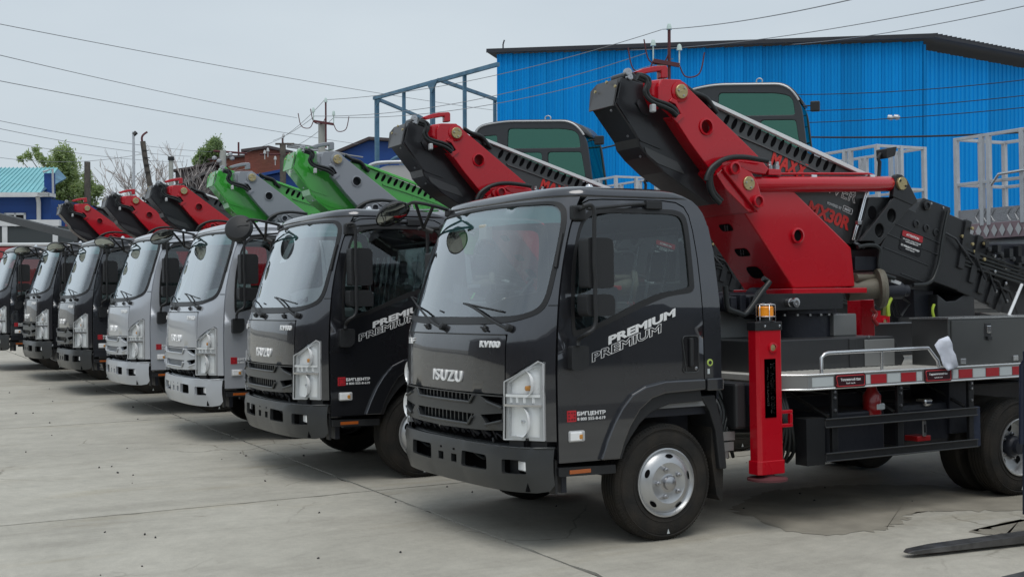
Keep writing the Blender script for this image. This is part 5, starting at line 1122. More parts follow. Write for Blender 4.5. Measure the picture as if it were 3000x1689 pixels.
    P = [(3.062, 0.05, 2.62), (3.073, 0.05, 2.74), (3.058, 0.05, 2.768), (3.087, 0.05, 2.815)]; tubeo('lamp_stalk', P, .016, 'black', fl, 8)
    c = [(3.084, 2.85), (3.211, 2.873), (3.185, 2.791), (3.09, 2.764)]; lb = prism('lamp_body', rnd([c[3], c[2], c[1], c[0]], .012), -.02, .10, 'black', fl, bevel=.012)
    # basket
    bk = empty('basket'); bk.parent = T
    bx0, bx1, by0, by1, bz0, bz1 = 8.45, 9.35, -.95, .75, 2.40, 3.58
    def post(x, y, w=.058): 
        return box('basket_post', x - w / 2, x + w / 2, y - w / 2, y + w / 2, bz0, bz1, 'whitealu', bk, bevel=.005)
    for x in (bx0, bx0 + .45, bx1):
        for y in (by0, by1): post(x, y)
    for y in (.33, .22, -.30, -.42): post(bx0, y); post(bx1, y)
    for z in (bz1, bz0 + .58):
        for y in (by0, by1): box('basket_rail', bx0, bx1, y - .02, y + .02, z - .04, z, 'whitealu', bk, bevel=.004)
        for x in (bx0, bx1): box('basket_rail', x - .02, x + .02, by0, by1, z - .04, z, 'whitealu', bk, bevel=.004)
    box('basket_mount', 7.3, 9.2, -.45, .40, 1.60, 2.13, 'chassis', bk, bevel=.03); box('mount_arm', 6.4, 8.2, -.25, .2, 1.15, 1.75, 'blacksteel', bk, bevel=.03)
    for k in range(7): box('mount_rib', 7.25 + .28 * k, 7.31 + .28 * k, -.52, .46, 1.55, 2.10 - .04 * (k % 3), 'blacksteel', bk)
    for y in (by0, by1): box('kick_plate', bx0, bx1, y - .008, y + .008, bz0, bz0 + .22, 'plate', bk, bevel=0)
    for x in (bx0, bx1): box('kick_plate', x - .008, x + .008, by0, by1, bz0, bz0 + .22, 'plate', bk, bevel=0)
    dm = bmesh.new()
    for r in range(1):
        for k in range(15):
            x = bx0 + .10 + .125 * k
            if x > bx1 - .05: break
            v = [dm.verts.new(p) for p in ((x, by0 - .030, bz0 - .15), (x + .05, by0 - .030, bz0 - .07), (x, by0 - .030, bz0 + .01), (x - .05, by0 - .030, bz0 - .07))]; dm.faces.new(v)
        for k in range(13):
            y = by0 + .08 + .125 * k; v = [dm.verts.new(p) for p in ((bx0 - .030, y, bz0 - .15), (bx0 - .030, y + .05, bz0 - .07), (bx0 - .030, y, bz0 + .01), (bx0 - .030, y - .05, bz0 - .07))]; dm.faces.new(v)
            if k < 12 and k % 4 != 3:
                for q in (0, 1): tube(dm, [(bx0 - .014, y + .02 * q, bz0 + .04), (bx0 - .014, y + .06, bz0 + .12), (bx0 - .014, y + .02 * q, bz0 + .20)], .004, 4)
    tag(link('floor_tread_diamonds', dm, 'lampgrey', bk), kind='stuff')
    box('basket_floor', bx0 - .02, bx1 + .02, by0 - .025, by1 + .025, bz0 - .17, bz0 + .03, 'platepink', bk, bevel=.004)
    box('floor_frame', bx0 + .15, bx1 + .02, by0 + .05, by1 - .05, bz0 - .27, bz0 - .17, 'whitealu', bk, bevel=.006)
    tubeo('basket_handrail', [(bx0 - .08, .12, bz0 + .50), (bx0 - .08, 0, bz0 + .63), (bx0 - .08, by0, bz0 + .66)], .018, 'alu', bk, 8)
    tubeo('basket_support', [(6.5, 0, 1.4), (8.0, 0, 1.7), (8.8, 0, bz0 - .25)], .09, 'blacksteel', T, 8)
M['maroon'] = mat('deep_red_recess', (.18, .004, .008), .4)  # darker red for the arm hole backing and the bush bores
M['platemaroon'] = mat('maroon_plate', (.035, .008, .012), .35)
M['whitealu_m'] = mat('deck_rim_aluminium', (.38, .39, .39), .35, .6)
M['platepink'] = mat('tread_plate_reddish', (.30, .22, .24), .4, .4)
mat_strap = M['lime']; mat_strap2 = mat('khaki_strap', (.16, .17, .05), .8)
_STK = {(800, 960): (2.997, 2.096), (990, 1030): (3.143, 2.059), (750, 1020): (2.958, 2.063), (1015, 1115): (3.162, 2.012), (790, 1065): (2.988, 2.038), (975, 1130): (3.13, 2.003), (720, 1110): (2.934, 2.013), (995, 1220): (3.145, 1.954), (790, 1175): (2.986, 1.977), (920, 1225): (3.086, 1.95)}
def STK(p): return _STK[p]
# ---------------------------------------------------------------- the yard: slabs on a base sheet
def quad(name, pts, m, parent=None):
    bm = bmesh.new(); bm.faces.new([bm.verts.new(p) for p in pts]); bmesh.ops.recalc_face_normals(bm, faces=bm.faces[:])
    if bm.faces[:][0].normal.z < 0: bmesh.ops.reverse_faces(bm, faces=bm.faces[:])
    return link(name, bm, m, parent)
ground = quad('ground', [(-500, -300, -.022), (500, -300, -.022), (500, 600, -.022), (-500, 600, -.022)], 'groundfar'); tag(ground, kind='structure')
yard = quad('yard_base', [(-60, -14, -.018), (60, -14, -.018), (60, 62, -.018), (-60, 62, -.018)], 'joint'); tag(yard, kind='structure')
XJ = [-.93 + 6.2 * k for k in range(-9, 8)]; YJ = [1.80 + 6.1 * k for k in range(-2, 9)]
rs = random.Random(3)
def slab_mesh(w, h, seed):
    r = random.Random(seed); P = dens([(-w / 2, -h / 2), (w / 2, -h / 2), (w / 2, h / 2), (-w / 2, h / 2)], .12)
    out = []
    wob = 0
    for x, y in P:
        wob = wob * .7 + r.uniform(-.004, .004); c = r.random() < .05
        k = .009 + abs(wob) + (r.uniform(.01, .03) if c else 0)
        out.append((x - math.copysign(k, x) if abs(abs(x) - w / 2) < 1e-4 else x, y - math.copysign(k, y) if abs(abs(y) - h / 2) < 1e-4 else y))
    bm = bmesh.new(); a = [bm.verts.new((x, y, 0)) for x, y in out]; b = [bm.verts.new((x, y, -.016)) for x, y in out]
    bm.faces.new(a)
    for k in range(len(a)): bm.faces.new((a[k], b[k], b[(k + 1) % len(a)], a[(k + 1) % len(a)]))
    bmesh.ops.recalc_face_normals(bm, faces=bm.faces[:])
    me = bpy.data.meshes.new('slab'); bm.to_mesh(me); bm.free(); me.materials.append(M['concrete']); return me
SM = [slab_mesh(6.2, 6.1, k) for k in range(4)]
for i, x in enumerate(XJ[:-1]):
    for j, y in enumerate(YJ[:-1]):
        o = bpy.data.objects.new('concrete_slab', SM[(i * 3 + j) % 4]); COL.objects.link(o); o.parent = yard; o.location = (x + 3.1, y + 3.05, 0); o.rotation_euler = (0, 0, math.pi if (i + j) % 2 else 0)
def patch(P, m, z=.003, nm='dust_patch'):
    bm = bmesh.new(); P = spline([(x, y, z) for x, y in P] + [(*P[0], z)], 14)[:-1]
    bm.faces.new([bm.verts.new((p.x + rs.uniform(-.05, .05), p.y + rs.uniform(-.045, .045), z)) for p in P]); bmesh.ops.recalc_face_normals(bm, faces=bm.faces[:])
    o = link(nm, bm, m, yard); return o
patch([(1.089, -0.316), (0.912, -1.226), (1.41, -1.462), (1.921, -1.259), (2.302, -1.135), (3.017, -1.442), (3.641, -0.949), (3.337, -0.486), (2.665, 0.005), (1.828, 0.113)], 'sandpatch')
patch([(2.202, -1.776), (2.684, -1.704), (2.281, -2.022), (2.114, -1.99), (1.96, -1.835)], 'sandpatch', .0035)
pb = bmesh.new()
for k in range(170):
    t = rs.random(); x, y = rs.uniform(-9, 3), rs.uniform(-3.5, 14); 
    if y < -1 and x > -.2: continue
    s = rs.uniform(.004, .011) * (1 + .06 * max(0, y))
    m_ = Matrix.Translation((x, y, s * .35)) @ Euler((rs.random() * 3, rs.random() * 3, rs.random() * 3)).to_matrix().to_4x4() @ Matrix.Diagonal((s * 1.3, s, s * .7, 1)); bmesh.ops.create_icosphere(pb, subdivisions=1, radius=1, matrix=m_)
tag(link('pebbles', pb, 'pebble'), 'small dark stones and grit scattered over the concrete yard', 'pebbles', kind='stuff')

# ---------------------------------------------------------------- the trucks
proto = build_truck()
def swap(root, mp_):
    for o in [root] + list(root.children_recursive):
        if o.type == 'MESH' and o.data.materials and o.data.materials[0].name in mp_:
            me = cache.get((o.data.name, 1)) or cache.setdefault((o.data.name, 1), o.data.copy()); me.materials[0] = mp_[o.data.materials[0].name] if o.data.materials[0].name in mp_ else me.materials[0]; o.data = me
cache = {}
_F, _R, _U = CF, CR, CU
def disc_rot(root, a, s, back=False):
    a = R(a); n = s * -_F + math.sqrt(1 - s * s) * (math.sin(a) * _R - math.cos(a) * _U)
    if back: n = -(s * -_F) + math.sqrt(1 - s * s) * (math.sin(a) * _R - math.cos(a) * _U)
    x = math.cos(a) * _R + math.sin(a) * _U; x = (x - n * x.dot(n)).normalized(); y = n.cross(x)
    for c in root.children:
        if c.name.startswith('mirror_disc'):
            m3 = Matrix((x, y, n)).transposed(); inv = root.matrix_basis.to_3x3().inverted(); c.rotation_euler = (inv @ m3).to_euler()
specs = [  # dx, dy, yaw, scheme, disc angle, disc aspect, back, label
    (0, 0, 0, 0, 30, .42, False, 'nearest dark grey lift truck with red arm, whole cab side and red outrigger column showing'),
    (-.26, 3.19, -1.70, 0, 10, .93, True, 'dark grey lift truck with red arm between the nearest truck and the silver ones'),
    (-.28, 6.23, -1.75, 1, 28, .38, False, 'larger-looking silver lift truck with green and grey boom, nearer of the two silver cabs'),
    (-.34, 9.29, -1.60, 1, -3, .48, False, 'silver lift truck with green and grey boom, farther of the two silver cabs'),
    (-.48, 12.38, -.80, 0, 12, .50, False, 'dark lift truck with red arm directly beyond the farther silver cab'),
    (-.58, 15.33, -.40, 0, 17, .50, False, 'dark lift truck with red arm, second beyond the silver cabs, fully in view at left'),
    (-.88, 18.25, -.30, 0, 20, .50, False, 'farthest dark lift truck, its cab cut off by the left edge of the view'),
]
smap = {'dark_grey_metallic_paint': M['body_silver'], 'dark_bumper_paint': M['plastic_silver']}
gmap = {'red_gloss_paint': M['armgrey'], 'graphite_cover_paint': M['green'], 'grey_end_plate': M['endplate_green'], 'light_rail_strip': M['railgreen'], 'graphite_boom_side': M['green'], 'red_lettering': M['green'], 'deep_red_recess': M['chassis']}
roots = [proto] + [copy_tree(proto) for _ in specs[1:]]
for r_, (dx, dy, yw, sch, da, ds, bk, lab) in zip(roots, specs):
    ry = R(yw); t = Vector((0, .45 * math.sin(RHO), .45 - .45 * math.cos(RHO)))
    r_.rotation_euler = (RHO, 0, ry); r_.location = Matrix.Rotation(ry, 3, 'Z') @ t + Vector((dx, dy, 0))
    tag(r_, lab, 'lift truck', GROUP_TRUCKS)
    bpy.context.view_layer.update()
    disc_rot(r_, da, ds, bk)
    if sch: swap(r_, {**smap, **gmap})
    if sch == 1:
        for o in r_.children_recursive:
            if o.name.startswith('lettering') and o.data.materials[0].name == 'white_lettering':
                me = o.data.copy(); me.materials[0] = M['chassis']; o.data = me
def on_truck(i, o):    # place a thing modelled in truck coordinates
    o.matrix_world = roots[i].matrix_basis.copy()
# sheets lying on or stuck to trucks, and painted windscreen reflections
bm = bmesh.new(); P = [(FS(y, 1.6), y, 1.6) for y in (0,)]
def card(name, pts, m, i, label, cat, parts=()):
    bm = bmesh.new(); bm.faces.new([bm.verts.new(p) for p in pts]); bmesh.ops.recalc_face_normals(bm, faces=bm.faces[:]); o = link(name, bm, m)
    md = o.modifiers.new('t', 'SOLIDIFY'); md.thickness = .002; on_truck(i, o); tag(o, label, cat); return o
card('dashboard_paper', [(-.93, -.60, 1.462), (-.74, -.55, 1.425), (-.74, -.28, 1.425), (-.93, -.36, 1.462)], 'paperlight', 0, 'white paper sheet on the dashboard behind the nearest windscreen', 'paper')
bx = box('windscreen_unit', -.86, -.80, -.08, .02, 2.02, 2.13, 'beige', bevel=.01); on_truck(0, bx); tag(bx, 'small beige box hanging behind the nearest windscreen', 'box')
zz = lambda y, z: (FS(y, z) + .014, y, z)
o = card('windscreen_card', [zz(.20, 1.90), zz(.02, 1.905), zz(-.07, 2.08), zz(.10, 2.07)], 'paperlight', 1, 'white and turquoise card inside the windscreen of the second truck', 'card')
bm = bmesh.new(); bm.faces.new([bm.verts.new(p) for p in (zz(.10, 2.072), zz(-.07, 2.082), zz(-.115, 2.19), zz(.04, 2.185))]); link('card_top', bm, 'teal', o)
for v in o.children: 
    md = v.modifiers.new('t', 'SOLIDIFY'); md.thickness = .002
card('windscreen_paper', [zz(.42, 1.53), zz(.30, 1.53), zz(.18, 1.78), zz(.24, 1.77)], 'paperlight', 2, 'white paper strip behind the windscreen of the nearer silver truck', 'paper')
for i, lab in ((3, 'turquoise reflection painted at the windscreen edge of the farther silver truck'), (4, 'turquoise reflection painted at the windscreen edge of the dark truck right beyond the silver ones'), (5, 'turquoise reflection painted at the windscreen edge of the second dark truck beyond the silver ones')):
    card('windscreen_reflection', [zz(.80, 1.56), zz(.66, 1.54), zz(.58, 1.66), zz(.66, 1.78), zz(.60, 2.0), zz(.76, 2.0), zz(.88, 1.75)], 'teal', i, lab, 'reflection_shape')  # teal shape stands in for a reflection on the glass
# sheet of paper tied to the deck rail of the nearest truck
PP = [(2.377, 1.214), (2.442, 1.253), (2.536, 1.276), (2.557, 1.27), (2.583, 1.168), (2.627, 1.045), (2.601, 1.033), (2.521, 1.014), (2.472, 1.051), (2.432, 1.132)]
V, F = cdt(PP, [], .05); bm = bmesh.new(); vv = [bm.verts.new((v.x, -1.135 + .012 * math.sin(v.x * 34 + v.y * 21) + .008 * math.sin(v.y * 60), v.y)) for v in V]
for f in F: bm.faces.new([vv[i] for i in f])
o = link('hanging_paper', bm, 'paper', smooth=180); md = o.modifiers.new('t', 'SOLIDIFY'); md.thickness = .002; on_truck(0, o); tag(o, 'creased white sheet tied to the handrail beside the steel tool box', 'paper')

# ---------------------------------------------------------------- forklift at the right edge
FK = empty('forklift', (2.115, -2.258, 0), math.atan2(.107, -.994) - math.pi)   # local -x points along the tines
tag(FK, 'dark navy forklift at the right edge with its long steel tine low over the concrete', 'forklift')
def tine(yc):
    bm = bmesh.new(); 
    pr = [(-1.125, .030, .035), (-1.09, .026, .048), (-.9, .024, .058), (0, .020, .075)]
    wd = [.022, .040, .055, .060]
    rg = []
    for (x, z0, z1_), w in zip(pr, wd): rg.append([bm.verts.new(p) for p in ((x, yc - w, z0), (x, yc + w, z0), (x, yc + w, z1_), (x, yc - w, z1_))])
    for a, b in zip(rg, rg[1:]):
        for k in range(4): bm.faces.new((a[k], a[(k + 1) % 4], b[(k + 1) % 4], b[k]))
    bm.faces.new(rg[0]); bm.faces.new(rg[-1][::-1]); bbox(bm, 0, .05, yc - .06, yc + .06, .020, .55); bmesh.ops.recalc_face_normals(bm, faces=bm.faces[:])
    return link('tine', bm, 'fork', FK, bevel=.006)
tine(0); tine(-.80)
for y0 in (.13, -.88):
    bm = bmesh.new(); bbox(bm, .06, .17, y0, y0 + .03, .14, 1.25); bbox(bm, .06, .075, y0, y0 + .09, .14, 1.25); bbox(bm, .16, .175, y0, y0 + .09, .14, 1.25); link('mast_channel', bm, 'navy', FK, bevel=.004)
for z in (.35, .62): box('carriage_bar', .05, .09, -.86, .20, z, z + .09, 'navy', FK)
tubeo('carriage_frame', [(.05, .21, .62), (.05, .21, 1.15), (.05, .15, 1.23), (.05, -.80, 1.23), (.05, -.87, 1.15), (.05, -.87, .62)], .022, 'navy', FK, 8)
box('forklift_body', .75, 2.4, -.85, .20, .25, 1.15, 'navy', FK, bevel=.08); box('counterweight', 2.3, 2.75, -.85, .20, .30, 1.2, 'fork', FK, bevel=.1)
tubeo('overhead_guard', [(.7, .15, 1.1), (.75, .15, 2.1), (2.1, .15, 2.15), (2.3, .15, 1.15)], .03, 'navy', FK, 8); tubeo('overhead_guard', [(.7, -.8, 1.1), (.75, -.8, 2.1), (2.1, -.8, 2.15), (2.3, -.8, 1.15)], .03, 'navy', FK, 8)
for x, y in ((.62, .12), (.62, -.95), (2.2, .12), (2.2, -.95)): latheo('forklift_wheel', [(.001, 0), (.12, .0), (.14, -.02), (.28, -.02), (.30, .03), (.30, .17), (.28, .2), (.001, .2)], (0, 1, 0), (x, y - .03, .30), 'rubber', FK, 24)

# ---------------------------------------------------------------- tall material handlers behind the row
def handler(P0, P1, px0, py_top, sc_, label):
    d = Vector((P0[0] - P1[0], P0[1] - P1[1], 0)); d.normalize()
    o = empty('material_handler', (P0[0], P0[1], 0), math.atan2(d.y, d.x)); tag(o, label, 'crane machine', 'tall grey machines behind the row of trucks')
    o.scale = (sc_, 1, 1)
    H = py_top       # roof height; local x runs 0 (front) to -2.6
    C = rnd([(-.0, H - 1.75), (-.16, H - .42), (-.45, H - .06), (-1.9, H), (-2.45, H - .10), (-2.52, H - .5), (-2.52, H - 1.75)], [0, .25, .22, .3, .2, .1, 0], 5)
    w1 = rnd([(-.28, H - .66), (-.33, H - .30), (-.62, H - .22), (-1.78, H - .16), (-1.80, H - .62)], [.06, .14, .14, .08, .05], 4)
    w2 = rnd([(-.14, H - 1.62), (-.27, H - .76), (-.95, H - .74), (-.95, H - 1.62)], .07, 4); w3 = rnd([(-1.08, H - 1.62), (-1.08, H - .74), (-1.80, H - .72), (-1.80, H - 1.62)], .07, 4)
    w4 = rnd([(-2.02, H - 1.3), (-2.02, H - .30), (-2.38, H - .32), (-2.42, H - 1.3)], .06, 4)
    for y0, y1 in ((0, .08), (1.25, 1.33)):
        prism('cab_side', C, y0, y1, 'excav', o, holes=[w1, w2, w3, w4], bevel=.015)
        for w in (w1, w2, w3, w4): prism('side_glass', w, y0 + .03, y0 + .04, 'greenglass', o, bevel=0)
    bm = bmesh.new(); n = len(C); a = [bm.verts.new((x, .02, z)) for x, z in C]; b = [bm.verts.new((x, 1.31, z)) for x, z in C]
    for k in range(n):
        x, z = C[k]; x2, z2 = C[(k + 1) % n]
        if min(z, z2) > H - .45 or z == z2 or (x < -2.4 and x2 < -2.4 and False): bm.faces.new((a[k], a[(k + 1) % n], b[(k + 1) % n], b[k]))
    ro = link('cab_roof', bm, 'excav', o, smooth=40); md = ro.modifiers.new('t', 'SOLIDIFY'); md.thickness = .05
    tubeo('roof_edge', [(x, -.01, z + .012) for x, z in C if z > H - .45], .022, 'lampgrey', o, 6)
    bm = bmesh.new(); bm.faces.new([bm.verts.new(p) for p in ((-.02, .05, H - 1.72), (-.18, .05, H - .45), (-.18, 1.28, H - .45), (-.02, 1.28, H - 1.72))]); link('front_glass', bm, 'greenglass', o)
    tubeo('lifting_eye', [(-1.0 + .06 * math.cos(t), .2, H + .06 + .06 * math.sin(t)) for t in [2 * math.pi * k / 14 for k in range(15)]], .014, 'lampgrey', o, 6)
    box('work_lamp', .02, .20, -.10, .02, H - .62, H - .42, 'black', o, bevel=.02); tubeo('lamp_arm', [(.02, -.02, H - .5), (-.12, 0, H - .5)], .015, 'black', o, 6)
    prism('seat_back', rnd([(-1.9, H - 1.6), (-1.3, H - 1.6), (-1.25, H - .7), (-1.6, H - .68)], .08), .4, .9, 'seat', o, bevel=.04); tubeo('control_arm', [(-.35, .5, H - 1.6), (-.55, .5, H - 1.0), (-.95, .5, H - .92)], .05, 'interior', o, 8)
    box('cab_riser', -2.2, -.5, .2, 1.1, 1.9, H - 1.73, 'boxdark', o, bevel=.05); box('machine_house', -4.6, -.6, .3, 2.9, 1.25, 2.4, 'excav', o, bevel=.1); box('cab_floor_frame', -2.5, -.02, 0, 1.33, H - 1.95, H - 1.72, 'boxdark', o)
    latheo('slew_ring', [(.8, 1.0), (.8, 1.28)], (0, 0, 1), (-2.6, 1.6, 0), 'chassis', o, 24)
    for y in (.3, 2.4):
        bm = bmesh.new(); tr = rnd([(-5.2, .03), (0, .03), (0, .95), (-5.2, .95)], .45, 8); prism_bm(bm, tr, (), y, y + .55); link('track', bm, 'rubber', o)
        for k in range(36):
            pass
    box('undercarriage', -4.4, -.8, .9, 2.4, .45, 1.0, 'chassis', o)
handler((12.09, 10.74, 4.27), (10.46, 12.56, 4.36), 0, 5.57, 1, 'tall grey machine cab with green glass behind the nearest red boom')
handler((10.48, 15.99, 3.98), (8.47, 18.26, 4.07), 0, 5.33, 1.16, 'tall grey machine cab with green glass behind the second red boom')

# ---------------------------------------------------------------- blue warehouse with ribbed cladding
A, B, C_ = Vector((15.63, 30.03, 1.33)), Vector((24.57, 19.29, 1.34)), Vector((29.46, 19.54, 1.29))
A.z = B.z = C_.z = 0; Cx = B + (C_ - B) * 4.5
zA, zB_, zC = 9.39, 8.84, 8.69
WHs = empty('warehouse', tuple(B)); tag(WHs, 'large bright blue warehouse with ribbed steel walls and dark roof edge', 'warehouse')
def panel_mesh(w, ribs, depth=.035):
    bm = bmesh.new(); xs = [0]; ys = [0]; p = w / ribs
    P = []
    for k in range(ribs): P += [(k * p, 0), (k * p + p * .42, 0), (k * p + p * .52, -depth), (k * p + p * .86, -depth), (k * p + p * .96, 0)]
    P += [(w - .014, 0), (w - .014, .012), (w, .012)]
    a = [bm.verts.new((x, y, 0)) for x, y in P]; b = [bm.verts.new((x, y, 1)) for x, y in P]
    for k in range(len(P) - 1): bm.faces.new((a[k], a[k + 1], b[k + 1], b[k]))
    me = bpy.data.meshes.new('wall_panel'); bm.to_mesh(me); bm.free(); me.materials.append(M['cladding']); return me
def clad(P0, P1, z0, z1_, w, ribs, parent):
    d = (P1 - P0); Lw = d.length; d.normalize(); n = max(1, round(Lw / w)); me = panel_mesh(Lw / n, ribs)
    for k in range(n):
        o = bpy.data.objects.new('wall_panel', me); COL.objects.link(o); o.parent = parent; p = P0 + d * (Lw * k / n) - Vector(parent.location)
        o.location = (p.x, p.y, 0); o.rotation_euler = (0, 0, math.atan2(d.y, d.x)); o.scale = (1, 1, z0 + (z1_ - z0) * (k + .5) / n)
clad(A, B, zA, zB_, .62, 3, WHs); 
zX = zB_ + (zC - zB_) * 4.5
clad(B, Cx, zB_ - .25, zX - .25, .62, 3, WHs)
lo = Vector(WHs.location); u_ = (B - A).normalized(); v_ = (Cx - B).normalized()
bm = bmesh.new(); n_ = Vector((-u_.y, u_.x, 0)); n_ = n_ if n_.y > 0 else -n_
a0 = A - u_ * .30 - n_ * .18; b0 = B + v_ * .0 - n_ * .25 + u_ * .35
back = n_ * 16
P = [Vector((*(a0 - lo).xy, zA + .05)), Vector((*(b0 - lo).xy, zB_ + .06)), Vector((*(b0 - lo + v_ * 13).xy, zX * 0 + zB_ + (zC - zB_) / (C_ - B).length * 13 + .06)), Vector((*(a0 + back - lo).xy, zA - 1.2))]
t_ = [bm.verts.new(p + Vector((0, 0, .08))) for p in P]; q_ = [bm.verts.new(p) for p in P]
bm.faces.new(t_); bm.faces.new(q_[::-1])
for k in range(4): bm.faces.new((t_[k], q_[k], q_[(k + 1) % 4], t_[(k + 1) % 4]))
bmesh.ops.recalc_face_normals(bm, faces=bm.faces[:]); link('roof', bm, 'roofedge', WHs)
bm = bmesh.new()
for k in range(60):
    p = P[1] + (P[2] - P[1]) * (k + .6) / 60; beam(bm, p + Vector((0, 0, .11)), p + Vector((0, 0, .11)) - u_ * 1.5, .06, .07)
link('roof_ribs', bm, 'roofedge', WHs)
bm = bmesh.new(); beam(bm, P[0] + Vector((0, 0, .05)) - n_ * .03, P[1] + Vector((0, 0, .05)) - n_ * .03, .04, .13); link('roof_flashing', bm, 'roofedge', WHs)
for dx in (0, 15):
    c = Vector((23.75, 19.82, 6.53)) - lo + u_ * dx * .012 - n_ * .1; latheo('wall_lamp', [(.001, -.1), (.07, -.09), (.09, .02), (.05, .09), (.001, .1)], (.5, -.5, -.2), c, 'whitealu', WHs, 14)
c = (15.86, 30.0, 9.39); tubeo('roof_aerial', [Vector(c) - lo, Vector(c) - lo + Vector((0, 0, .35)), Vector(c) - lo + Vector((.05, 0, .5))], .025, 'roofedge', WHs, 6)
c2 = B - lo; tubeo('corner_flashing', [(c2.x, c2.y - .05, 0), (c2.x, c2.y - .05, zB_ - .1)], .05, 'cladding', WHs, 4)

# ---------------------------------------------------------------- blue steel frame beside the warehouse
fr = empty('steel_frame', tuple(Vector((14.75, 38.55, 0.0)))); tag(fr, 'open blue steel pipe frame standing left of the warehouse', 'steel frame')
fl = Vector(fr.location)
def W_(p): return Vector(p) - fl
def fpost(px, top, d, pts=None): 
    bm = bmesh.new(); p = W_(top); beam(bm, (p.x, p.y, 0), p, .15 if d > 48 else .11); return link('frame_post', bm, 'pipeblue', fr)
for top in ((14.81, 38.61, 8.93), (14.94, 33.72, 8.94)): fpost(0, top, 49 if top[0] < 0 else 50)
for top in ((14.85, 36.07, 8.92), (15.06, 31.36, 8.89), (19.04, 36.47, 8.82)): fpost(0, top, 40)
for a, b, w in (((14.72, 38.66, 8.89), (15.13, 29.03, 8.85), .13), ((14.88, 38.57, 8.84), (18.94, 43.17, 8.86), .12), ((15.01, 33.34, 8.92), (19.28, 36.56, 8.84), .12)):
    bm = bmesh.new(); beam(bm, W_(a), W_(b), w); link('frame_beam', bm, 'pipeblue', fr)
for a, b, c in (((14.72, 38.54, 8.82), (14.82, 38.15, 8.81), (14.8, 38.49, 8.55)), ((14.84, 33.89, 8.83), (14.87, 33.08, 8.85), (14.9, 33.63, 8.47))):
    bm = bmesh.new(); bm.faces.new([bm.verts.new(W_(p)) for p in (a, b, c)]); o = link('gusset_plate', bm, 'pipeblue', fr); md = o.modifiers.new('t', 'SOLIDIFY'); md.thickness = .06

# ---------------------------------------------------------------- far buildings
def house(name, base, w, dep, h_l, h_apex, h_r, ax, wallm, roofm, label, cat, over=.35, back=None, rt=.16):
    o = empty(name, (base[0], base[1], 0), math.atan2(CR.y, CR.x)); tag(o, label, cat)
    prism('gable_wall', [(0, 0), (w, 0), (w, h_r), (ax, h_apex), (0, h_l)], 0, .25, wallm, o, bevel=0)
    prism('gable_wall', [(0, 0), (w, 0), (w, h_r), (ax, h_apex), (0, h_l)], dep - .25, dep, wallm, o, bevel=0)
    box('side_wall', 0, .25, .25, dep - .25, 0, h_l - .02, wallm, o, bevel=0); box('side_wall', w - .25, w, .25, dep - .25, 0, h_r - .02, wallm, o, bevel=0)
    for (x0, z0), (x1, z1_) in (((-over, h_l - over * (h_apex - h_l) / max(.1, ax)), (ax, h_apex)), ((ax, h_apex), (w + over, h_r - over * (h_apex - h_r) / max(.1, w - ax)))):
        prism('roof_slope', [(x0, z0 + .02), (x1, z1_ + .02), (x1, z1_ + rt + .02), (x0, z0 + rt + .02)], -over, dep + over, roofm, o, bevel=0)
    return o
def sz(d, a, b): return (b - a) / 3648.0 * d
def hz(d, py): return 1.774 + (806 - py) / 3648.0 * d
o = house('blue_shed', (17.71, 50.65, 0.0), sz(62, 985, 1172), 14, hz(62, 452), hz(62, 411), hz(62, 417), sz(62, 985, 1085), 'bluewall', 'brownroof', 'blue gabled shed with a dark roof behind the steel frame', 'shed', rt=.14)
o = house('low_blue_shed', (15.87, 60.85, 0.0), sz(70, 700, 1010), 10, hz(70, 530), hz(70, 498), hz(70, 500), sz(70, 700, 860), 'bluewall', 'bluewall', 'low blue shed showing between the two green booms', 'shed')
o = house('brick_house', (19.81, 72.4, 0.0), sz(82, 719, 857), 12, hz(82, 443), hz(82, 434), hz(82, 449), sz(82, 719, 791), 'brick', 'brownroof', 'red brick building with a shallow dark roof edge', 'house', over=.2, rt=.18)
o2 = house('brick_annexe', (20.03, 81.44, 0.0), sz(90, 617, 745), 10, hz(90, 468), hz(90, 462), hz(90, 456), sz(90, 617, 670), 'brick', 'brownroof', 'lower brick building left of the tall brick one', 'house', over=.15, rt=.15)
box('roof_vent', sz(90, 617, 662), sz(90, 617, 702), 1, 3, hz(90, 470), hz(90, 448), 'brick', o2, bevel=0)
o = house('brown_shed', (16.84, 78.64, 0.0), sz(86, 516, 622), 9, hz(86, 500), hz(86, 494), hz(86, 480), sz(86, 516, 560), 'brownroof', 'brownroof', 'dark brown flat building left of the brick ones', 'shed', over=.2)
o = house('grey_roof_house', (13.96, 66.5, 0.0), sz(74, 525, 720), 9, hz(74, 545), hz(74, 503), hz(74, 520), sz(74, 525, 622), 'brownroof', 'greyroof', 'low house with slanted grey roof behind the third red boom', 'house')
# far left: blue house with turquoise roof
bh = empty('blue_house', tuple(Vector((-0.18, 49.21, 0.0))), math.atan2(CR.y, CR.x)); tag(bh, 'deep blue clad house with turquoise roof and white eaves at far left', 'house')
w_ = sz(52, -160, 151); q = lambda px: sz(52, -160, px)
prism('front_wall', [(0, 0), (w_, 0), (w_, hz(52, 578)), (0, hz(52, 578))], 0, .25, 'bluewall', bh, bevel=0, holes=[[(q(20), hz(52, 662)), (q(74), hz(52, 662)), (q(74), hz(52, 624)), (q(20), hz(52, 624))]])
for k in range(14):
    z = hz(52, 578) - .22 - k * .32; box('cladding_board', 0, w_, -.012, .0, z, z + .30, 'bluewall', bh, bevel=0) if not (hz(52, 664) < z + .15 < hz(52, 620)) else (box('cladding_board', 0, q(18), -.012, 0, z, z + .30, 'bluewall', bh, bevel=0), box('cladding_board', q(78), w_, -.012, 0, z, z + .30, 'bluewall', bh, bevel=0))
box('side_wall', w_ - .25, w_, .25, 6, 0, hz(52, 578), 'bluewall', bh, bevel=0)
wf = empty('window'); wf.parent = bh
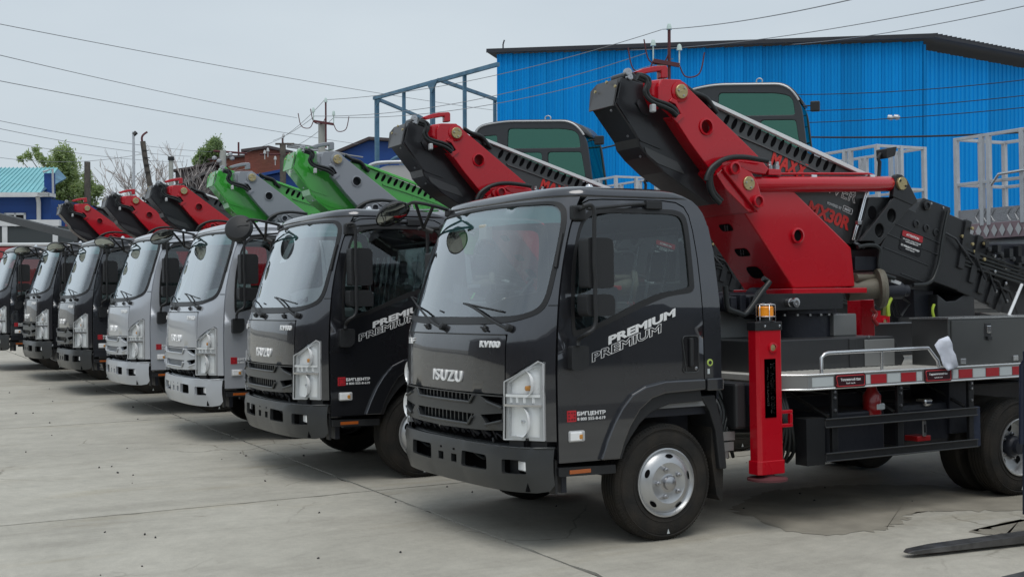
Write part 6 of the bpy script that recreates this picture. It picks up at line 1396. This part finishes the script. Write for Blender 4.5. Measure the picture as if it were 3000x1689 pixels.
bm = bmesh.new(); x0, x1, z0, z1_ = q(15), q(78), hz(52, 667), hz(52, 619)
for a in ((x0, x1, z1_ - .08, z1_), (x0, x1, z0, z0 + .08), (x0, x0 + .08, z0, z1_), (x1 - .08, x1, z0, z1_), (q(44), q(44) + .07, z0, z1_)): bbox(bm, a[0], a[1], -.06, .02, a[2], a[3])
link('window_frame', bm, 'white', wf); box('window_pane', x0, x1, .06, .08, z0, z1_, 'blackgloss', wf, bevel=0)
bm = bmesh.new(); rp = [(q(-160), -.35, hz(52, 562)), (q(128), -.35, hz(52, 562)), (q(90), 3.2, hz(52, 478) + .15), (q(-160), 3.2, hz(52, 478) + .15)]
f = [bm.verts.new(p) for p in rp]; bm.faces.new(f); o = link('roof_slope', bm, 'tealroof', bh); md = o.modifiers.new('t', 'SOLIDIFY'); md.thickness = .1
for k in range(20):
    t = k / 20; a = Vector(rp[0]) * (1 - t) + Vector(rp[1]) * t; b = Vector(rp[3]) * (1 - t) + Vector(rp[2]) * t; bm = bmesh.new(); beam(bm, a + Vector((0, 0, .03)), b + Vector((0, 0, .03)), .03, .03); link('roof_rib', bm, 'tealroof', bh)
bm = bmesh.new(); f = [bm.verts.new(p) for p in ((q(128), -.3, hz(52, 560)), (q(122), 3.0, hz(52, 500)), (q(92), 3.2, hz(52, 472)))]; bm.faces.new(f); o = link('roof_hip', bm, 'pipeblue', bh); md = o.modifiers.new('t', 'SOLIDIFY'); md.thickness = .1
box('roof_screen', q(118), q(146), .5, .7, hz(52, 575), hz(52, 500), 'bluewall', bh, bevel=0); tubeo('screen_frame', [(q(118), .4, hz(52, 497)), (q(146), .4, hz(52, 488)), (q(147), .4, hz(52, 560))], .05, 'lampgrey', bh, 4)
box('eaves_board', q(-160), q(155), -.5, -.3, hz(52, 573), hz(52, 561), 'white', bh, bevel=0); box('eaves_board', q(125), q(155), -.5, .4, hz(52, 572), hz(52, 562), 'white', bh, bevel=0)
tubeo('downpipe', [(q(120), -.3, hz(52, 572)), (q(119), -.15, hz(52, 590)), (q(119), -.15, 0)], .09, 'white', bh, 8)
# yard wall with white frame and dark panels
fw = empty('yard_wall', tuple(Vector((-0.92, 40.45, 0.0))), math.atan2(CR.y, CR.x)); tag(fw, 'yard wall of dark panels in a white frame before the blue house', 'wall')
q4 = lambda px: sz(44, -160, px)
for i in range(3):
    a, b = ((-160, 8), (22, 155), (170, 330))[i]; box('wall_infill', q4(a), q4(b), .05, .12, .1, hz(44, 658), 'darkfence', fw, bevel=0)
for px in (15, 163): box('wall_pillar', q4(px) - .09, q4(px) + .09, 0, .2, 0, hz(44, 640), 'white', fw, bevel=0)
box('wall_beam', q4(-160), q4(176), -.02, .18, hz(44, 657), hz(44, 639), 'white', fw, bevel=0)
bp_ = bmesh.new(); pb0, pb1 = Vector((-1.0, 29.06, 3.56)), Vector((0.09, 20.42, 2.63))
beam(bp_, pb0, pb1, .12, .17); bo_ = link('folded_boom', bp_, 'black'); tag(bo_, 'long black folded boom slanting down behind the leftmost cabs', 'boom')
tubeo('boom_rib', [pb0 + Vector((0, -.13, .03)), pb1 + Vector((0, -.13, .03))], .03, 'blacksteel', bo_, 6); box('boom_post', pb1.x - .15, pb1.x + .15, pb1.y - .1, pb1.y + .1, 0, pb1.z - .1, 'blacksteel', bo_)
lt = empty('box_van', tuple(Vector((-1.05, 31.36, 0.0))), math.atan2(CR.y, CR.x)); tag(lt, 'white-topped red van mostly hidden behind the leftmost cabs', 'van')
box('van_body', 0, sz(36, -90, 250), 0, 3.5, .5, hz(36, 716), 'redvan', lt, bevel=.1); box('van_roof', 0, sz(36, -90, 250), -.02, 3.5, hz(36, 716), hz(36, 706), 'white', lt, bevel=.04)
for x in (.7, 2.6): latheo('van_wheel', [(.001, 0), (.2, 0), (.34, .02), (.36, .12), (.34, .25), (.001, .25)], (0, 1, 0), (x, -.03, .36), 'rubber', lt, 24)
# red sign behind the far boom
sg_ = empty('red_panel', tuple(Vector((3.14, 40.47, 0.0))), math.atan2(CR.y, CR.x)); tag(sg_, 'small dark red panel on posts behind the farthest boom', 'sign')
box('panel_sheet', 0, sz(46, 192, 215), 0, .06, hz(46, 700), hz(46, 652), 'redvan', sg_); box('panel_post', .05, .12, .06, .12, 0, hz(46, 652), 'white', sg_)
# tank truck top behind the second green boom
tk = empty('tanker', tuple(Vector((7.9, 22.9, 0.0))), math.atan2(CR.y, CR.x)); tag(tk, 'pale grey rounded tanker body with a curved top rail behind the green boom', 'tanker')
wk = sz(33, 1085, 1275)
prism('tank_body', rnd([(0, 1.2), (wk, 1.2), (wk, hz(33, 500)), (wk * .75, hz(33, 482)), (wk * .2, hz(33, 484)), (0, hz(33, 515))], .2, 6), 0, 2.2, 'bowl', tk, bevel=.25, smooth=40)
tubeo('tank_rail', [(-.1, -.02, hz(33, 492)), (.15, -.02, hz(33, 478)), (wk * .4, -.02, hz(33, 474)), (wk, -.02, hz(33, 474))], .05, 'whitealu', tk, 8, n=3)
tubeo('tank_rail', [(.50, 0, hz(33, 480)), (.62, 0, hz(33, 466)), (.85, 0, hz(33, 458)), (wk, 0, hz(33, 458))], .045, 'pipeblue', tk, 8, n=3)
for x in (.5, wk - .5): latheo('tanker_wheel', [(.001, 0), (.25, 0), (.47, .02), (.5, .12), (.5, .3), (.001, .3)], (0, 1, 0), (x, 0, .5), 'rubber', tk, 24)
box('tanker_chassis', 0, wk, .2, 2, .7, 1.2, 'chassis', tk)

# ---------------------------------------------------------------- poles, wires
def insul(bm, p, r=.09):
    lathe(bm, [(.02, -.25), (.02, 0), (r, .01), (r * .8, .10), (r * .55, .16), (.001, .18)], (0, 0, 1), p, 10)
def pole_big(base, top_z, cross_z, halfw, r, m, label, arm_dir, rod=1.5, sc=1.0):
    o = empty('utility_pole', base); tag(o, label, 'pole', 'power line poles')
    bm = bmesh.new(); beam(bm, (0, 0, 0), (0, 0, top_z), r * 2, r * 1.7); link('pole_shaft', bm, m, o)
    a = Vector(arm_dir).normalized()
    bm = bmesh.new(); beam(bm, a * -halfw + Vector((0, -.2, cross_z + .06)), a * halfw + Vector((0, -.2, cross_z - .06)), .12 * sc); link('crossarm', bm, 'rust', o)
    bm = bmesh.new(); beam(bm, (r * .8, -.22, top_z - .9), (r * .8, -.22, top_z + rod), .07 * sc); link('top_rod', bm, 'rust', o)
    for k, (p, s) in enumerate((((r * .8, -.22, top_z + rod), -1), (tuple(a * -halfw + Vector((0, -.2, cross_z + .06 + .45 * sc))), -1), (tuple(a * halfw + Vector((0, -.2, cross_z - .06 + .45 * sc))), 1))):
        bm = bmesh.new(); insul(bm, Vector(p), .09 * sc); tube(bm, [Vector(p) - Vector((0, 0, .5 * sc)), Vector(p)], .02 * sc, 6); link('insulator', bm, 'glassins', o)
        q_ = Vector(p) - Vector((0, 0, .45 * sc + (.2 if k == 0 else 0))); bm = bmesh.new(); tube(bm, spline([q_, q_ + a * s * .2 * sc + Vector((0, 0, -.35 * sc)), q_ + a * s * .62 * sc + Vector((0, 0, -.25 * sc)), q_ + a * s * .78 * sc + Vector((0, 0, .4 * sc))], 5), .022 * sc, 6); link('hook', bm, 'rust', o)
    return o
ar_ = tuple(CR)
b = (11.42, 35.83, 0.0); pole_big(b, hz(46, 362), hz(46, 360), sz(46, 918, 977) / 2, .13 if False else sz(46, 937, 953) / 2, 'concpole', 'concrete power pole with three insulators left of the steel frame', ar_, sz(46, 293, 362) - .1, .72)
b = (14.65, 19.12, 0.0); pole_big(b, hz(33, 188), hz(33, 191), sz(33, 1896, 1972) / 2, .10, 'concpole', 'power pole with rust crossarm in front of the blue warehouse above the nearest boom', ar_, sz(33, 95, 188), .85)
def pole_plain(base, top, r, m, label, extra=()):
    o = empty('pole', base); tag(o, label, 'pole'); tubeo('pole_shaft', [(0, 0, 0), (0, 0, top)], r, m, o, 10, r2=r * .8)
    for P, rr, mm, nm in extra: tubeo(nm, P, rr, mm, o, 6)
    return o
d5 = 64
o = empty('utility_pole', tuple(Vector((14.11, 48.08, 0.0)))); tag(o, 'dark wooden power pole with crossarms in front of the brick building', 'pole', 'power line poles')
tubeo('pole_shaft', [(0, 0, 0), (0, 0, hz(58, 418))], .15, 'wood', o, 8); tubeo('crossarm', [(-.35, 0, hz(58, 421)), (.55, 0, hz(58, 418))], .05, 'wood', o, 6); tubeo('top_rod', [(0, 0, hz(58, 418)), (0, 0, hz(58, 403))], .05, 'rust', o, 6)
for x, z in ((-.75, hz(58, 445)), (.5, hz(58, 450)), (-.9, hz(58, 452)), (.6, hz(58, 470)), (-.4, hz(58, 468)), (0, hz(58, 401))):
    bm = bmesh.new(); insul(bm, (x, -.1, z), .07); link('insulator', bm, 'lampgrey', o)
tubeo('crossarm', [(-1.1, 0, hz(58, 453)), (.9, 0, hz(58, 448))], .05, 'rust', o, 6)
for k in range(3): tubeo('stay_wire', [(.2, 0, hz(58, 418 + 5 * k)), (1.6 + .5 * k, 0, hz(58, 424 + 8 * k)), (2.4 + .8 * k, 0, hz(58, 436 + 6 * k))], .04, 'wire', o, 5, n=4)
pp = empty('street_lamp_pole', tuple(Vector((13.97, 57.33, 0.0)))); tag(pp, 'pale pole with round lamps in front of the lower brick building', 'pole')
tubeo('pole_shaft', [(0, 0, 0), (0, 0, hz(66, 438))], .18, 'concpole', pp, 8)
for dx, dz in ((-.5, 462), (.45, 461), (-.25, 470), (.35, 449)): latheo('globe_lamp', [(.001, -.12), (.12, -.06), (.13, .04), (.001, .12)], (0, 0, 1), (dx, -.15, hz(66, dz)), 'whitealu', pp, 12)
tubeo('lamp_arm', [(-.5, 0, hz(66, 441)), (1.3, 0, hz(66, 444))], .06, 'rust', pp, 6); tubeo('top_rod', [(.85, 0, hz(66, 452)), (.85, 0, hz(66, 412))], .05, 'rust', pp, 6)
pole_plain((6.17, 52.53, 0.0), hz(58, 470), .17, 'wood', 'short grey wooden pole standing in front of the left green tree')
pole_plain((7.38, 48.41, 0.0), hz(55, 383), .07, 'whitealu', 'thin white mast with a small camera left of the bare trees', [([(0, 0, hz(55, 392)), (.12, 0, hz(55, 384))], .10, 'black', 'camera_box')])
pole_plain((10.57, 54.65, 0.0), hz(62, 458), .14, 'concpole', 'grey pole with a dark cap right of the bare trees', [([(0, 0, hz(62, 467)), (0, 0, hz(62, 456))], .16, 'black', 'pole_cap')])
o = empty('old_pole', tuple(Vector((8.25, 49.07, 0.0)))); tag(o, 'leaning old wooden pole with a curved iron hook at its tip', 'pole')
tubeo('pole_shaft', [(.1, 0, 0), (0, 0, hz(56, 545)), (-.2, 0, hz(56, 470)), (-.32, 0, hz(56, 412))], .12, 'wood', o, 8); tubeo('iron_hook', [(-.3, 0, hz(56, 440)), (-.33, 0, hz(56, 420)), (-.36, 0, hz(56, 402)), (-.28, 0, hz(56, 392)), (-.12, 0, hz(56, 384))], .05, 'rust', o, 6, n=3)
for k in range(4): box('step_iron', -.38 + .05 * k, -.10 + .05 * k, -.16, -.1, hz(56, 440 + 21 * k), hz(56, 438 + 21 * k), 'black', o, bevel=0)
WL = 'overhead wires crossing the sky'
def wire(a, b, sag, label, r=.016):
    a, b = Vector(a), Vector(b); P = []
    for k in range(25):
        t = k / 24; p = a * (1 - t) + b * t; p.z -= sag * 4 * t * (1 - t); P.append(p)
    tag(tubeo('overhead_wire', P, r, 'wiredark' if 'wall' in label or 'short' in label else 'wire', None, 5), label, 'wire', WL)
WD = [
 ((-1.57, 24.85, 7.99), (25.42, 46.43, 9.86), .15, 'topmost long wire descending from the upper left corner to the steel frame'),
 ((-1.58, 24.85, 7.27), (16.08, 51.67, 9.64), .1, 'second wire from the top at left, ending at the concrete pole'),
 ((-1.58, 24.84, 6.62), (21.37, 53.27, 8.56), .1, 'third wire from the top at left, passing below the concrete pole arms'),
 ((-0.47, 35.69, 6.97), (14.59, 61.66, 8.76), .2, 'fourth wire from the top at left over the bare trees'),
 ((-0.47, 35.68, 6.72), (13.58, 62.22, 8.51), .2, 'fifth wire from the top at left over the bare trees'),
 ((-0.03, 40.02, 6.76), (13.24, 62.4, 8.19), .2, 'lowest sloping wire at left above the green tree'),
 ((1.11, 48.56, 6.89), (8.14, 49.21, 7.32), .35, 'sagging wire crossing in front of the left tree top to the leaning pole'),
 ((11.55, 35.85, 8.27), (14.69, 19.18, 8.26), .35, 'wire from the concrete pole tip to the pole above the nearest boom'),
 ((11.2, 36.03, 7.67), (14.35, 19.36, 7.65), .45, 'wire from the left insulator of the concrete pole across the warehouse front'),
 ((11.83, 35.68, 7.62), (14.95, 19.03, 7.49), .45, 'wire from the right insulator of the concrete pole across the warehouse front'),
 ((11.55, 35.85, 8.27), (14.17, 48.13, 8.26), .1, 'steep wire from the concrete pole tip down to the wooden pole'),
 ((11.2, 36.03, 7.65), (13.74, 48.37, 8.08), .1, 'left steep wire between the concrete pole and the wooden pole'),
 ((11.83, 35.68, 7.61), (14.71, 47.82, 7.86), .1, 'right steep wire running down behind the concrete pole'),
 ((14.17, 48.13, 8.23), (16.05, 65.42, 8.65), .1, 'wire from the wooden pole down across the brick building'),
 ((14.71, 19.17, 8.27), (9.93, 6.92, 6.26), .1, 'upper right wire from the near pole to the top edge'),
 ((19.15, 29.31, 9.7), (15.21, 8.56, 7.15), .3, 'second right-hand wire rising behind the roof line to the top edge'),
 ((23.88, 26.66, 9.82), (15.78, 8.24, 7.01), .2, 'third right-hand wire rising from the warehouse roof to the right edge'),
 ((14.85, 19.07, 6.68), (17.74, 9.42, 5.9), .25, 'highest of the wires crossing the warehouse wall'),
 ((15.0, 18.98, 6.16), (17.74, 9.42, 5.57), .2, 'middle wire crossing the warehouse wall at right'),
 ((15.0, 18.98, 5.78), (17.74, 9.42, 5.31), .15, 'third wire down crossing the warehouse wall at right'),
 ((15.95, 18.45, 5.5), (17.73, 9.41, 4.76), .12, 'lowest thick cable crossing the warehouse wall at right'),
 ((12.01, 18.35, 4.88), (13.87, 17.32, 5.42), .02, 'short cable seen between the two machine cabs'),
]
for a, b, s, l in WD: wire(a, b, s, l, .022 if 'thick' in l or 'short' in l else .010 if 'wall' in l else .010)

# ---------------------------------------------------------------- trees
def leafy(name, base, h0, h1, wpx, seed, lm, label, lean=0, blobs=None, nleaf=9000, ls=.13):
    r = random.Random(seed); o = empty(name, base); tag(o, label, 'tree'); tr = bmesh.new()
    tube(tr, [(0, 0, 0), (lean * .3, 0, h0), (lean, 0, h0 + (h1 - h0) * .7)], .22, 8, r2=.06)
    lf = bmesh.new(); bl = blobs or [(r.uniform(-.5, .5) * wpx, r.uniform(-.4, .4) * wpx, h0 + (h1 - h0) * r.random(), wpx * r.uniform(.12, .25)) for _ in range(26)]
    for (x, y, z, s) in bl:
        tube(tr, [(lean * .3, 0, h0 + (z - h0) * .3), (x * .5, y * .5, h0 + (z - h0) * .75), (x, y, z)], .05, 5, r2=.015)
    tot = sum(b_[3] ** 2 for b_ in bl)
    vs, fs = [], []
    for (x, y, z, s) in bl:
        for _ in range(int(nleaf * s * s / tot)):
            d = Vector((r.gauss(0, .52), r.gauss(0, .52), r.gauss(0, .52))) * s
            c = Vector((x, y, z)) + Vector((d.x, d.y, d.z * 1.1)); a = Vector((r.gauss(0, 1), r.gauss(0, 1), r.gauss(0, 1))).normalized(); b_ = a.orthogonal().normalized(); l_ = ls * r.uniform(.6, 1.3)
            i = len(vs); vs += [c - b_ * l_ * .4, c + a * l_, c + b_ * l_ * .4, c - a * l_]; fs.append((i, i + 1, i + 2, i + 3))
    me = bpy.data.meshes.new('crown'); me.from_pydata([tuple(v) for v in vs], [], fs); me.update(); link('crown', me, lm, o); link('trunk', tr, 'bark', o)
    return o
def pxblobs(cx, d, L_): return [(sz(d, cx, a), random.Random(a * 7 + b_).uniform(-.8, .8), hz(d, b_), sz(d, 0, s)) for a, b_, s in L_]
leafy('poplar_tree', (5.79, 55.03, 0.0), 2, hz(60, 430), 3, 3, 'leafA', 'broad fresh green tree behind the blue house', 0, pxblobs(205, 60, [(172, 450, 16), (190, 445, 20), (160, 475, 18), (185, 480, 24), (210, 470, 20), (150, 520, 22), (180, 520, 28), (212, 510, 24), (160, 560, 30), (195, 565, 30), (215, 550, 20), (170, 610, 32), (200, 620, 34), (180, 660, 34), (150, 640, 26), (125, 470, 10), (115, 440, 9), (95, 455, 11), (75, 465, 9), (120, 460, 12), (205, 690, 30), (225, 590, 22)]), 13000, .105)
leafy('young_poplar_tree', (6.99, 56.65, 0.0), 2, hz(62, 505), 3, 9, 'leafA', 'smaller green tree right of the broad tree behind the wooden pole', 0, pxblobs(262, 62, [(250, 515, 11), (262, 535, 14), (240, 550, 14), (275, 560, 14), (255, 575, 18), (288, 550, 8), (235, 590, 16), (270, 600, 18), (250, 620, 22), (280, 620, 12), (260, 650, 22), (230, 640, 18), (245, 680, 20)]), 6500, .105)
leafy('dark_poplar_tree', (21.76, 87.35, 0.0), 3, hz(96, 400), 3, 5, 'leafB', 'dark green tree crown rising behind the brick buildings', 0, pxblobs(620, 96, [(640, 412, 12), (628, 425, 16), (650, 425, 12), (612, 440, 16), (640, 445, 18), (595, 455, 12), (620, 460, 18), (580, 468, 10), (600, 475, 14), (650, 455, 10), (570, 478, 8), (600, 440, 8)]), 6500, .14)
def bare(base, H_, label, seed, spread=1.0):
    r = random.Random(seed); o = empty('bare_tree', base); tag(o, label, 'tree', 'bare trees behind the red booms'); bm = bmesh.new(); tw = bmesh.new()
    def br(p, d, L_, rad, lev):
        q_ = p + d * L_; m_ = (p + q_) / 2 + Vector((r.uniform(-1, 1), r.uniform(-1, 1), 0)) * L_ * .05
        tube(bm if lev < 2 else tw, [p, m_, q_], rad, 5 if lev < 2 else 3, r2=rad * .55)
        if lev < 5:
            for _ in range(3 if lev < 4 else 2):
                dd = (d + Vector((r.gauss(0, .38), r.gauss(0, .38), r.gauss(.06, .2))) * spread).normalized(); br(p + d * L_ * r.uniform(.45, 1), dd, L_ * r.uniform(.58, .8), max(.016, rad * .55), lev + 1)
    br(Vector((0, 0, 0)), Vector((0, 0, 1)), H_ * .42, .17, 0)
    link('trunk', bm, 'bark', o); link('twigs', tw, 'twig', o)
bare((9.94, 59.58, 0.0), hz(66, 440), 'leafless spreading tree left of the leaning pole', 21, 1.25)
bare((12.01, 63.01, 0.0), hz(70, 385), 'taller leafless tree right of the leaning pole', 5, .9)
bare((13.69, 66.65, 0.0), hz(74, 395), 'leafless tree just before the dark brown shed', 8, .8)
bare((10.35, 66.23, 0.0), hz(72, 500), 'small leafless tree behind the farthest red arms', 12, 1.2)
for o in list(bpy.data.objects):
    if o.type == 'EMPTY' and o.parent is None: pass

# ---------------------------------------------------------------- unseen buildings added behind the camera for glass and paint to mirror
wk_ = empty('added_workshop', (-36, 10, 0)); tag(wk_, 'long low brown building added out of view for the cab paint to mirror', 'added_workshop')
box('wall', -8, 0, -40, 45, 0, 6.5, 'brownroof', wk_, bevel=0); prism('roof', [(-8.6, 6.5), (-4, 8.2), (.6, 6.5), (.6, 6.7), (-4, 8.4), (-8.6, 6.7)], -40.5, 45.5, 'greyroof', wk_, bevel=0)
for k in range(12): box('window', 0, .06, -36 + k * 6.6, -33.5 + k * 6.6, 1.4, 3.4, 'blackgloss', wk_, bevel=0)
w2 = empty('added_garage_row', (0, -34, 0)); tag(w2, 'dark row with doors added behind the camera for the paint to mirror', 'added_garage')
box('wall', -45, 50, -8, 0, 0, 6.0, 'darkfence', w2, bevel=0)
for k in range(14): box('added_garage_door', -42 + k * 6.4, -38.5 + k * 6.4, 0, .08, 0, 3.2, 'greyroof', w2, bevel=0)
